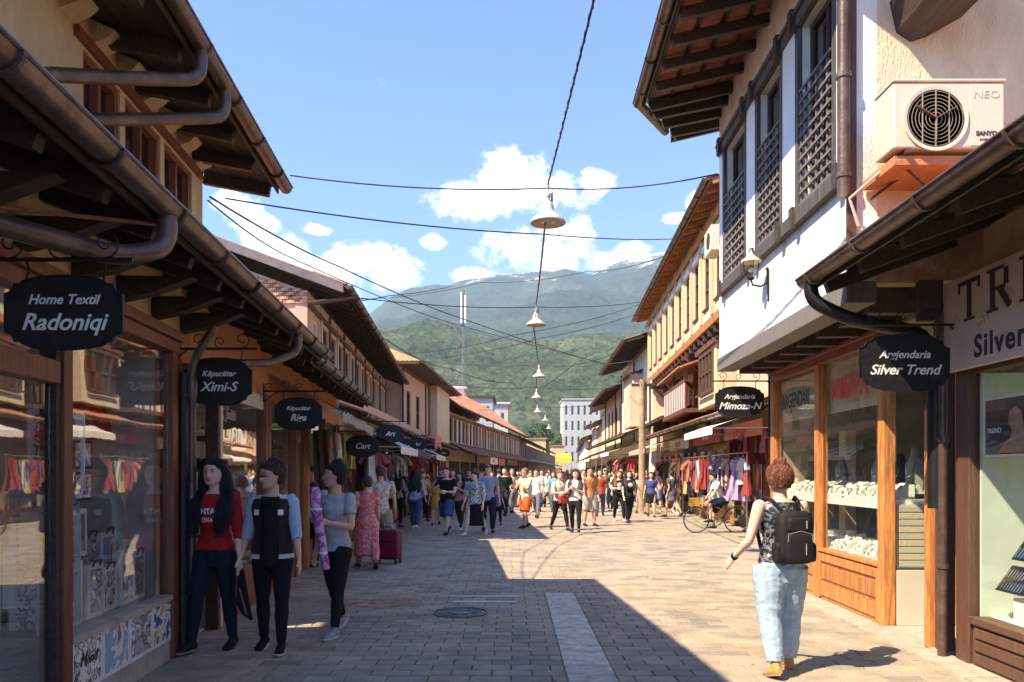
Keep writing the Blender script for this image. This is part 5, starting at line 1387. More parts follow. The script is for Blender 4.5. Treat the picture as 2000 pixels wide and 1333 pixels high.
awning('cream awning next along under the pale house', F3, 7.0, 12.5, 3.3, 2.4, .7, aw_cream)
awning('white awning by the ochre gable far right', F3, 14, 20, 3.2, 2.4, .7, aw_white)
awning('brown and white striped awning on the left past the shoe shops', FG0, .2, 3.6, 2.75, 1.25, .55, aw_white, aw_stripe, 10)
awning('dark awning after the striped one on the left', FG0, 4.2, 7.8, 2.7, 1.2, .5, aw_dark)
awning('grey white awning farther left above the hanging clothes', FG0, 8.6, 12.6, 2.75, 1.3, .55, aw_white, aw_dark, 8)
# ================================================================== GOODS
def gcol(n, c): return cloth(n, c)
# garment: shirt or dress shape with depth
_G = {}
def garment_mesh(kind, sd=0):
    if (kind, sd) in _G: return _G[(kind, sd)]
    L = {'shirt': .62, 'dress': 1.0, 'scarf': .9, 'trousers': .95}[kind]; r = random.Random(sd); mb = MB(); n = 10
    if kind == 'scarf':
        mb.grid(lambda a, b: ((a-.5)*.26*(1-.2*b), .03*math.sin(a*14+b*2), -L*b), 10, 6)
        mb.grid(lambda a, b: ((a-.5)*.24*(1-.2*b), .05+.03*math.sin(a*12+b*3), -L*.85*b), 10, 6)
    else:
        prof = {'shirt': [(0, .17), (.06, .21), (.2, .2), (L, .21)], 'dress': [(0, .16), (.06, .2), (.3, .16), (.45, .17), (L, .30)], 'trousers': [(0, .15), (.2, .19), (L, .2)]}[kind]
        def wd(t):
            for (a, x), (b, y) in zip(prof, prof[1:]):
                if t <= b: return x + (y-x)*(t-a)/(b-a)
            return prof[-1][1]
        ph = r.random()*6
        i0 = len(mb.v); m = 20
        for j in range(n+1):
            z = L*j/n; w = wd(z); dp = .05 + .03*j/n
            mb.pts([(w*math.cos(2*math.pi*k/m)*(1+.05*math.sin(j*1.7+k+ph)), dp*math.sin(2*math.pi*k/m)*(1+.9*math.sin(k*2.5+ph+j*.3)*(.3+.7*j/n)), -z*(1+.02*math.sin(k*1.3+ph))) for k in range(m)])
        for j in range(n):
            for k in range(m): mb.f.append((i0+j*m+k, i0+j*m+(k+1)%m, i0+(j+1)*m+(k+1)%m, i0+(j+1)*m+k))
        mb.f.append(tuple(i0+k for k in range(m)))
        if kind == 'shirt':
            for sx in (-1, 1): mb.tube([(sx*.15, 0, -.05), (sx*.27, 0, -.16), (sx*.31, 0, -.28)], [.06, .065, .07], 8)
        mb.tube([(-.17, 0, .0), (0, 0, .07), (.17, 0, .0)], .008, 4); mb.tube([(0, 0, .07), (.015, 0, .12), (0, 0, .14)], .005, 4)
    me = mb.mesh('garment', None, True); _G[(kind, sd)] = me; return me
def hang(fr, s, d, z, kind, m, label, across=False, scale=1.0):
    me = garment_mesh(kind, R.randrange(3)).copy()
    o = link(kind if kind != 'shirt' else 'hanging_shirt', me, m); o.location = fr(s, d, z)
    o.rotation_euler = (0, 0, fr.rot() + (math.pi/2 if across else 0) + R.uniform(-.25, .25)); o.scale = (scale,)*3
    tag(o, label, 'clothing' if kind != 'scarf' else 'scarf', 'clothes hung out in front of the shops')
PAL = {'red': (0.335, 0.047, 0.047), 'white': (0.570, 0.558, 0.540), 'purple': (0.165, 0.080, 0.214), 'black': (0.015, 0.015, 0.017), 'navy': (0.028, 0.034, 0.083), 'pink': (0.433, 0.164, 0.207), 'orange': (0.423, 0.166, 0.068), 'lilac': (0.344, 0.265, 0.424), 'cream': (0.457, 0.396, 0.310), 'teal': (0.052, 0.174, 0.187), 'brown': (0.112, 0.063, 0.039), 'grey': (0.192, 0.192, 0.198), 'yellow': (0.440, 0.354, 0.109), 'blue': (0.083, 0.132, 0.291), 'wine': (0.136, 0.026, 0.044), 'green': (0.054, 0.140, 0.066)}
def row(fr, s0, s1, d, z, kinds, cols, where, n, seed):
    r = random.Random(seed)
    for k in range(n):
        c = cols[k % len(cols)]; kd = kinds[(k // len(cols) + k) % len(kinds)]
        s = s0 + (s1-s0)*(k+.5)/n
        used = f'{c} {kd}'
        pos = f"{used} hanging {where}"
        hang(fr, s, d + r.uniform(-.06, .06), z + r.uniform(-.03, .03), kd, gcol(c, PAL[c]), pos + ('' if (c, kd) not in seen.setdefault(where, set()) else f", {['second', 'third', 'fourth', 'fifth'][min(3, cnt.setdefault((where, c, kd), 0))]} of its colour"), r.random() < .5, r.uniform(.9, 1.1))
        if (c, kd) in seen[where]: cnt[(where, c, kd)] += 1
        seen[where].add((c, kd))
seen = {}; cnt = {}
def rail(fr, s0, s1, d, z, lab):
    t = thing('clothes_rail', lab, 'clothes rail', fr((s0+s1)/2, d, 0))
    build('bar', MB(fr).tube([(s0, d, z), (s1, d, z)], .015, 6), steel, t)
    for s in (s0, s1): build('upright', MB(fr).tube([(s, d, 0), (s, d, z)], .014, 6).tube([(s, d-.2, .02), (s, d+.2, .02)], .014, 6), steel, t)
rail(F2, 5.4, 9.2, .8, 2.1, 'clothes rail nearest the Mimoza sign'); row(F2, 5.5, 9.1, .8, 1.96, ['dress', 'shirt', 'scarf'], ['red', 'white', 'black', 'lilac', 'pink', 'navy', 'wine', 'cream', 'blue'], 'on the rail nearest the Mimoza sign', 20, 1)
rail(F2, 9.8, 13.8, .8, 2.1, 'clothes rail under the GAZI board'); row(F2, 9.9, 13.7, .8, 1.96, ['dress', 'scarf', 'shirt'], ['red', 'purple', 'orange', 'black', 'white', 'wine', 'yellow', 'teal'], 'on the rail under the GAZI board', 20, 2)
rail(F2, 14.5, 20, .8, 2.1, 'clothes rail below the cream awning on the right'); row(F2, 14.6, 19.9, .8, 1.96, ['shirt', 'dress', 'scarf'], ['brown', 'orange', 'cream', 'black', 'pink', 'grey', 'white', 'green'], 'on the rail below the cream awning', 22, 3)
row(F2, 5.5, 9.2, .25, 2.75, ['scarf', 'shirt'], ['red', 'pink', 'wine', 'orange', 'brown'], 'high under the eave by the Mimoza sign', 14, 14)
rail(FG0, .6, 4.4, .5, 2.2, 'clothes rail under the striped awning'); row(FG0, .7, 4.3, .5, 2.06, ['dress', 'shirt', 'scarf'], ['white', 'pink', 'black', 'cream', 'wine', 'grey', 'lilac'], 'under the striped awning', 18, 5)
rail(FG0, 5.5, 9.5, .5, 2.2, 'clothes rail under the dark awning'); row(FG0, 5.6, 9.4, .5, 2.06, ['shirt', 'dress'], ['white', 'black', 'red', 'grey', 'cream', 'navy'], 'under the dark awning', 17, 6)
row(FG0, 10, 15.5, .5, 2.2, ['dress', 'shirt'], ['red', 'white', 'black', 'orange', 'grey', 'purple'], 'beyond the dark awning', 11, 7)
row(F3, 1, 12, 1.3, 2.3, ['shirt', 'dress'], ['red', 'white', 'brown', 'orange', 'cream', 'black', 'pink'], 'below the pale house on the right', 13, 8)
row(FL, 12.2, 16.0, .35, 2.3, ['scarf', 'shirt'], ['brown', 'orange', 'cream', 'white', 'black', 'yellow'], 'by the orange post past the Riga shop', 8, 9)
# shoe racks and bags inside the shoe shops
def shoe_mesh():
    mb = MB(); mb.prism([(-.04, 0), (.04, 0), (.04, .02), (-.04, .02)], 1, -.13, .13)
    mb.ball((0, .05, .045), (.04, .085, .035)); mb.ball((0, -.07, .06), (.036, .06, .055)); return mb.mesh('display_shoe', None, True)
shoe_me = shoe_mesh(); k = 0
shcols = ['black', 'brown', 'cream', 'wine', 'white', 'grey']
for (s0, s1, nm) in ((8.2, 9.9, 'Ximi-S'), (10.3, 11.8, 'Riga')):
    for lv, z in enumerate((.62, .95, 1.3, 1.65, 2.0)):
        rk = tag(build('shoe_shelf', MB(FL).box(s0-.05, s1+.02, -.45, -.14, z-.03, z), wood_brown if lv else plastic_white, None), f"{['lowest', 'second', 'middle', 'fourth', 'top'][lv]} shoe shelf in the {nm} shop window", 'shelf', 'shoe shelves')
        for j in range(9):
            c = shcols[(j*3+lv*2) % 6]; o = link('display_shoe', shoe_me.copy(), gcol(c, PAL[c])); o.location = FL(s0+.06+j*(s1-s0-.1)/8, -.26+R.uniform(-.03, .03), z+.002)
            o.rotation_euler = (0, 0, FL.rot()-math.pi/2+R.uniform(-.6, .2)); o.scale = (1.05,)*3
            tag(o, f"{c} shoe, {['first', 'second', 'third', 'fourth', 'fifth', 'sixth', 'seventh', 'eighth', 'ninth'][j]} from the near end, {['lowest', 'second', 'middle', 'fourth', 'top'][lv]} shelf, {nm} shop", 'shoe', 'shoes on display in the shop windows')
# boxed bedding sets in the textile shop
def picture_mat(name, cols, sc=6, seed=0):
    """printed picture: blotches of several inks"""
    if name in MATS: return MATS[name]
    m = bpy.data.materials.new(name); m.use_nodes = True; N = m.node_tree.nodes; K = m.node_tree.links; b = N['Principled BSDF']; b.inputs['Roughness'].default_value = .35
    tc = N.new('ShaderNodeTexCoord'); mp = N.new('ShaderNodeMapping'); mp.inputs['Location'].default_value = (seed*3.3, seed*1.7, seed*2.9); K.new(tc.outputs['Object'], mp.inputs[0])
    vo = N.new('ShaderNodeTexVoronoi'); vo.inputs['Scale'].default_value = sc; n = N.new('ShaderNodeTexNoise'); n.inputs['Scale'].default_value = sc*.8; n.inputs['Detail'].default_value = 6; n.inputs['Distortion'].default_value = 1.5
    K.new(mp.outputs[0], n.inputs['Vector']); K.new(mp.outputs[0], vo.inputs['Vector'])
    mx = N.new('ShaderNodeMath'); mx.operation = 'MULTIPLY_ADD'; K.new(vo.outputs['Distance'], mx.inputs[0]); mx.inputs[1].default_value = .35; K.new(n.outputs['Fac'], mx.inputs[2])
    cr = N.new('ShaderNodeValToRGB'); K.new(mx.outputs[0], cr.inputs[0]); cr.color_ramp.interpolation = 'CONSTANT'
    e = cr.color_ramp.elements; L = len(cols); e[0].position = 0; e[0].color = (*cols[0], 1); e[1].position = .38 + .42*(L-1)/L; e[1].color = (*cols[-1], 1)
    for i in range(1, L-1): q = e.new(.38 + .42*i/L); q.color = (*cols[i], 1)
    K.new(cr.outputs[0], b.inputs['Base Color']); MATS[name] = m; return m
wpr = (.82, .80, .76)
pics = [picture_mat('print_floral_white', [wpr, (.5, .45, .42), (.72, .7, .66), (.1, .08, .08), wpr], 14, 1), picture_mat('print_blue_pink', [(.1, .16, .35), (.55, .2, .25), wpr, (.35, .4, .55)], 7, 2),
        picture_mat('print_grey', [(.3, .3, .32), wpr, (.15, .15, .17), (.45, .43, .45)], 9, 3), picture_mat('print_stripes', [(.5, .1, .1), (.65, .35, .1), wpr, (.1, .12, .3)], 6, 4), picture_mat('print_rose', [wpr, (.45, .05, .07), wpr, (.12, .15, .08), (.5, .3, .3)], 11, 5),
        picture_mat('print_mauve', [(.25, .22, .32), (.4, .37, .48), (.2, .18, .27)], 5, 6)]
# the four posters under the window
plab = ['poster of a white embroidered bedspread, nearest under the window', 'poster of blue and pink towels under the window', 'poster of a grey curtain under the window', 'poster with orange and purple stripes, farthest under the window']
for k in range(4):
    a = 4.93 + k*.445; t = thing('poster', plab[k], 'poster', FL(a+.2, .06, .22), 'posters on the wall under the textile shop window')
    build('sheet', MB(FL).box(a, a+.43, .022, .028, .17, .53), white_paint, t)
    build('picture', MB(FL).box(a+.025, a+.405, .0285, .030, .20, .505), pics[[0, 1, 2, 3][k]], t)
text_mats = letter_black
text('lettering', 'Mond', .10, FL(5.15, .033, .37), FL.s, (0, 0, 1), letter_black, bpy.data.objects['poster'], shear=.3)
def boxset(fr, s, d, z, w, h, dp, m, pm, lab, tilt=0):
    t = thing('gift_box', lab, 'box', fr(s, d, z), 'boxed bedding sets in the textile shop')
    build('carton', MB(fr).box(s-w/2, s+w/2, d-dp, d, z, z+h), m, t, bevel=.006)
    build('picture', MB(fr).box(s-w/2+.04, s+w/2-.04, d+.001, d+.004, z+.04, z+h-.04), pm, t)
    build('handle', MB(fr).tube([(s-.06, d+.004, z+h-.02), (s-.05, d+.02, z+h+.03), (s+.05, d+.02, z+h+.03), (s+.06, d+.004, z+h-.02)], .006, 5), wood_brown, t)
bx_m = mat('carton_white', (.80, .77, .73), .6); bx_g = mat('carton_grey', (.5, .48, .5), .6); bx_p = mat('carton_mauve', (.46, .42, .56), .6)
items = [(4.15, .12, .55, .48, bx_g, 0, 'grey bedding box at the foot of the left pile'), (4.15, .62, .55, .46, bx_g, 4, 'rose printed bedding box in the middle of the left pile'), (4.15, 1.12, .5, .26, bx_p, 5, 'flat mauve bedding box lying on the left pile'), (4.3, 1.45, .45, .5, bx_w if False else bx_m, 0, 'white upright box with a drawn figure high on the left pile'),
         (3.4, .12, .6, .5, bx_g, 2, 'grey bedding box just left of the main pile, on the floor'), (3.4, .64, .6, .5, bx_m, 0, 'white bedding box stacked on the one just left of the main pile'), (2.7, .12, .6, .8, bx_m, 4, 'tall white bedding box at the photo edge of the left bay')]
FBX = Frame(-3.17, 5.22, .82, .57, +1)
pile = [(0, .92, .42, .40, bx_m, 4, 'rose printed bedding box in the middle of the left pile', 0), (0, .50, .42, .40, bx_m, 0, 'white printed bedding box at the foot of the left pile', 0), (0, 1.34, .40, .24, bx_p, 5, 'flat mauve bedding box lying on the left pile', .02),
        (.06, 1.60, .34, .44, bx_m, 0, 'white upright box with a drawn figure high on the left pile', .05), (-.46, .50, .42, .42, bx_m, 2, 'grey printed bedding box second in the left bay', -.05), (-.46, .94, .42, .40, bx_m, 1, 'blue pink bedding box above the grey printed one', -.05), (-.46, 1.36, .36, .42, bx_m, 4, 'rose printed box at the top of the second pile', 0)]
for (s, z, w, h, m, pi, lab, dd) in pile: boxset(FBX, s, dd, z, w, h, .3, m, pics[pi], lab)
tag(build('cabinet', MB(FBX).box(-.8, .26, -.36, .04, .03, .495), mat('cabinet_grey', (.42, .40, .38), .6), None, bevel=.01), 'low grey cabinet carrying the bedding boxes in the left bay', 'cabinet')
shelf = tag(build('display_shelf', MB(FL).box(4.95, 6.6, -.85, -.12, .50, .56).box(4.95, 6.6, -.85, -.82, .56, 1.2), mat('shelf_grey', (.4, .37, .36), .6), None), 'grey low shelf inside the textile shop window', 'shelf')
wl3 = ['nearest', 'second', 'third', 'fourth', 'fifth', 'sixth']
for k in range(6):
    boxset(FL, 5.08+k*.275, -.135-.02*(k % 2), .56, .25, .34+.05*((k*2) % 3), .07, bx_m, pics[[4, 1, 2, 0, 3, 4][k]], f"{wl3[k]} of six upright textile packs along the window foot")
for k in range(5):
    boxset(FL, 5.22+k*.31, -.40, .72, .29, .40, .08, [bx_m, bx_p][k % 2], pics[[0, 5, 4, 2, 1][k]], f"{wl3[k]} of five packs in the back row of the textile window")
it3 = [(5.08, 1.42, .26, .2, 2), (5.36, 1.42, .26, .2, 0), (5.08, 1.64, .26, .2, 0), (5.36, 1.64, .26, .2, 2)]
fl = ['lower left', 'lower right', 'upper left', 'upper right']
for k, (s, z, w, h, pi) in enumerate(it3):
    t = thing('picture_frame', f'{fl[k]} of four small framed prints in the textile shop window', 'picture', FL(s, -.1, z)); build('frame', MB(FL).box(s-w/2, s+w/2, -.12, -.1, z, z+h), iron, t); build('print', MB(FL).box(s-w/2+.02, s+w/2-.02, -.0995, -.098, z+.02, z+h-.02), pics[pi], t)
boxset(FL, 5.3, -.16, 1.02, .5, .34, .2, bx_m, pics[5], 'pale cushion carton under the four framed prints')
t = thing('hanging_dress', 'long folk robe in dark red hanging in the textile shop window', 'clothing', FL(5.9, -.35, 2.5)); o = link('robe', garment_mesh('dress', 1).copy(), cloth('folk_red', (.42, .05, .04)), t); o.rotation_euler = (0, 0, FL.rot()); o.scale = (.8, 1.4, .62)
t2 = tag(build('backpack_red', MB().ball(FL(5.55, -.25, 2.0), (.13, .1, .16)), cloth('folk_red', (.42, .05, .04)), None, smooth=True), 'small rounded dark red bag hanging in the textile window', 'bag'); t2.name = 'red_bag'

# jewellery: stands, busts, trays
def stand_mesh(seed):
    r = random.Random(seed); mb = MB()
    mb.prism([(-.05, 0), (.05, 0), (.035, .055), (-.02, .085), (-.05, .085)], 0, -.05, .05)
    return mb
st_me = []
velvet = mat('white_velvet', (.72, .71, .62), .9, .12, 30, .3, 200); silver = mat('silver', (.55, .54, .5), .25, .1, 30, metal=1.0)
for k in range(4):
    r = random.Random(k); mb = stand_mesh(k); me = mb.mesh('stand', None, False); me.materials.append(velvet)
    jb = MB()
    for q in range(5):
        a = r.uniform(-.03, .03); jb.tube([(a+.012*math.cos(x), .046+.006*math.sin(x*2)-.02*q/5, .02+.012*q+.01*math.sin(x)) for x in (0, 1.2, 2.4, 3.6, 4.8, 6.0)], .0028, 4)
    jm = jb.mesh('jewel', None, True); jm.materials.append(silver if k % 2 else iron)
    st_me.append((me, jm))
def jstand(fr, s, d, z, k, where, sc=1.0):
    t = thing('jewellery_stand', f'white velvet jewellery stand among others {where}', 'jewellery stand', fr(s, d, z), f'jewellery stands {where}'); local(t)
    t.rotation_euler = (0, 0, math.atan2(fr.d.y, fr.d.x)-math.pi/2 + R.uniform(-.4, .4)); t.scale = (sc,)*3
    link('cushion', st_me[k][0], None, t); link('jewellery', st_me[k][1], None, t)
for (a, b, nm) in ((8.1, 9.7, 'near'), (9.95, 11.5, 'far')):
    for (z, lv) in ((1.33, 'shelf'), (.665, 'bench')):
        for i in range(9):
            for j in range(3):
                jstand(FR, a+.06+(b-a-.12)*i/8+R.uniform(-.04, .04), -.13-.14*j, z+.028*j, R.randrange(4), f'on the {lv} behind the {nm} orange pane', R.uniform(1.0, 1.6))
def bust(fr, s, d, z, m, lab, sc=1.0):
    t = thing('necklace_bust', lab, 'display bust', fr(s, d, z), 'necklace busts in the silver shops'); local(t); t.rotation_euler = (0, 0, math.atan2(fr.d.y, fr.d.x)-math.pi/2); t.scale = (sc,)*3
    mb = MB(); secs = [(0, .11, .05), (.1, .13, .06), (.2, .14, .055), (.25, .10, .05), (.29, .045, .04), (.36, .035, .035), (.38, .0, .0)]; i0 = len(mb.v); n = 14
    for (z_, rx, ry) in secs: mb.pts([(max(rx, .002)*math.cos(2*math.pi*j/n), max(ry, .002)*math.sin(2*math.pi*j/n), z_) for j in range(n)])
    for k in range(len(secs)-1):
        for j in range(n): mb.f.append((i0+k*n+j, i0+k*n+(j+1)%n, i0+(k+1)*n+(j+1)%n, i0+(k+1)*n+j))
    mb.f.append(tuple(i0+j for j in range(n)))
    build('torso', mb, m, t, smooth=True); build('necklace', MB().tube([(.07*math.cos(a), .058 - .01*abs(math.cos(a)), .24+.11*math.sin(a)) for a in [math.pi+math.pi*k/12 for k in range(13)]], .006, 5), silver, t, smooth=True)
grey_v = cloth('grey_velvet', (.28, .27, .25)); blk_v = cloth('black_velvet', (.03, .03, .03))
bust(FR, 8.25, -.42, 1.40, grey_v, 'grey velvet necklace bust in the return window', 1.3)
bust(FR, 8.75, -.5, 1.42, blk_v, 'black necklace bust behind the near orange pane', 1.1)
bust(FR, 9.3, -.5, 1.42, grey_v, 'grey necklace bust by the middle orange post', 1.1)
bust(FR, 8.5, -.45, .72, grey_v, 'grey necklace bust low behind the near pane', 1.1)
bust(FR, 9.1, -.45, .72, blk_v, 'black necklace bust low beside the grey one', .9)
bust(FR, 10.4, -.5, 1.42, grey_v, 'grey necklace bust behind the far orange pane', 1.1)
bust(FR, 11.1, -.5, 1.42, blk_v, 'black necklace bust at the far end of the orange shop', 1.1)
# TREND window: poster of a portrait, trays
t = thing('poster', 'dark poster with a woman portrait and the word TREND in the right edge window', 'poster', FR(5.7, -.2, 1.9))
build('sheet', MB(FR).box(4.9, 6.34, -.05, -.03, 1.74, 2.22), white_paint, t); build('print', MB(FR).box(4.92, 6.32, -.0298, -.028, 1.76, 2.20), mat('poster_dark', (.06, .05, .05), .4, .3, 5), t)
sk = mat('poster_skin', (.42, .25, .18), .4, .2, 12)
pp = MB(FR); pp.prism([(5.72, 1.770), (6.14, 1.770), (6.08, 1.845), (5.99, 1.885), (5.97, 1.945), (6.02, 2.015), (6.00, 2.095), (5.92, 2.145), (5.84, 2.135), (5.80, 2.045), (5.83, 1.945), (5.82, 1.885), (5.70, 1.845)], 1, -.0278, -.026)
build('portrait', pp, sk, t); build('portrait_hair', MB(FR).prism([(5.79, 2.025), (5.82, 2.165), (5.94, 2.190), (6.03, 2.145), (6.02, 2.095), (5.92, 2.125), (5.85, 2.085), (5.82, 1.945)], 1, -.0258, -.0245), mat('poster_hair', (.03, .02, .015), .5), t)
text('lettering', 'TREND', .06, FR(6.20, -.026, 1.95), -FR.s, (0, 0, 1), letter_white, t)
def tray(s, z, tilt, lab, sc=1):
    t = thing('jewellery_tray', lab, 'jewellery tray', FR(s, -.3, z)); w, h = .34*sc, .24*sc
    def q(a, b, e): return (s - a*w - b*.05, -.09 - (1-b)*.0 - b*h*.45 + e, z + h*b*.85)
    def slabq(mb, a0, a1, b0, b1, e0, e1):
        i = mb.pts([q(a0,b0,e0), q(a1,b0,e0), q(a1,b1,e0), q(a0,b1,e0), q(a0,b0,e1), q(a1,b0,e1), q(a1,b1,e1), q(a0,b1,e1)])
        mb.f += [tuple(i+k for k in Q) for Q in ((0,3,2,1),(4,5,6,7),(0,1,5,4),(1,2,6,5),(2,3,7,6),(3,0,4,7))]
    mb = MB(FR); slabq(mb, 0, 1, 0, 1, 0, .02); build('tray', mb, black_paint, t)
    jm = MB(FR)
    for i in range(9):
        for j in range(2): slabq(jm, .06+i*.1, .11+i*.1, .1+.45*j, .42+.45*j, .021, .03)
    build('silver_pieces', jm, silver, t, kind='stuff')
tray(6.26, .66, 0, 'black tray of silver pieces nearest the doorway in the right window', 1.0)
tray(6.05, .93, 0, 'black tray of silver pieces raised behind the first in the right window', 1.15)
fb = MB()
for k in range(14): fb.ball(FR(5.95-R.random()*.5, -.22+R.uniform(-.06, .08), .62+R.random()*.22), (.09, .07, .06), n=8, m=5)
tag(build('plinth_box', MB(FR).box(5.3, 6.1, -.5, -.12, .41, .62), white_paint, None), 'low white display plinth in the right edge window', 'plinth')
tag(build('draped_cloth', fb, velvet, None, smooth=True), 'bunched white cloth with silver on the bench of the right window', 'cloth')

# ================================================================== PEOPLE
# Bodies and clothes are lofted limbs fused into one skin with a voxel remesh, all evaluated together.
QUEUE = []
def fuse(name, mb, m, parent, vox, smooth=2, post=None, **props):
    """queue a set of overlapping closed lofts to be fused into one continuous mesh"""
    src = bpy.data.objects.new('tmp', mb.mesh('tmp', None, False)); C.objects.link(src)
    r = src.modifiers.new('r', 'REMESH'); r.mode = 'VOXEL'; r.voxel_size = vox
    s = src.modifiers.new('s', 'SMOOTH'); s.iterations = smooth; s.factor = .5
    o = bpy.data.objects.new(name, bpy.data.meshes.new(name)); C.objects.link(o); o.parent = parent
    for k, v in props.items(): o[k] = v
    QUEUE.append((src, o, m, post)); return o
def flush():
    dg = bpy.context.evaluated_depsgraph_get(); dg.update()
    for src, o, m, post in QUEUE:
        me = bpy.data.meshes.new_from_object(src.evaluated_get(dg), depsgraph=dg); me.materials.clear()
        me.materials.append(m); me.polygons.foreach_set('use_smooth', [True]*len(me.polygons)); o.data = me
    for src, o, m, post in QUEUE:
        bpy.data.objects.remove(src)
        if post: post(o)
    QUEUE.clear()

def ell(mb, c, ax, ay, n=14):
    return mb.pts([tuple(Vector(c) + Vector(ax)*math.cos(2*math.pi*k/n) + Vector(ay)*math.sin(2*math.pi*k/n)) for k in range(n)])
def loft(mb, rings, n=14, cap=True):
    """rings: (centre, x-axis*rx, y-axis*ry)"""
    idx = [ell(mb, *r, n=n) for r in rings]
    for a, b in zip(idx, idx[1:]):
        for j in range(n): mb.f.append((a+j, a+(j+1)%n, b+(j+1)%n, b+j))
    if cap:
        mb.f.append(tuple(idx[0]+j for j in reversed(range(n)))); mb.f.append(tuple(idx[-1]+j for j in range(n)))
    return mb
def wrinkle(amp, sc, seed=0, grav=.35):
    def f(o):
        me = o.data; n = len(me.vertices); co = np.empty(n*3); me.vertices.foreach_get('co', co); co = co.reshape(-1, 3)
        no = np.empty(n*3); me.vertex_normals.foreach_get('vector', no); no = no.reshape(-1, 3)
        q = co*sc; q[:, 2] *= 1/grav*.45
        w = smooth_noise(q[:, 0]+q[:, 2]*.9+31+seed, q[:, 2]-q[:, 0]*.55+q[:, 1]+17, 21+seed, 4, 2.1, .55) + .6*smooth_noise(q[:, 1]*1.3+40-q[:, 2]*.6, q[:, 2]*1.2+q[:, 0]+60+seed, 5+seed, 3)
        w = -np.abs(w) + .25
        co += no*(w*amp)[:, None]; me.vertices.foreach_set('co', co.ravel()); me.update()
    return f

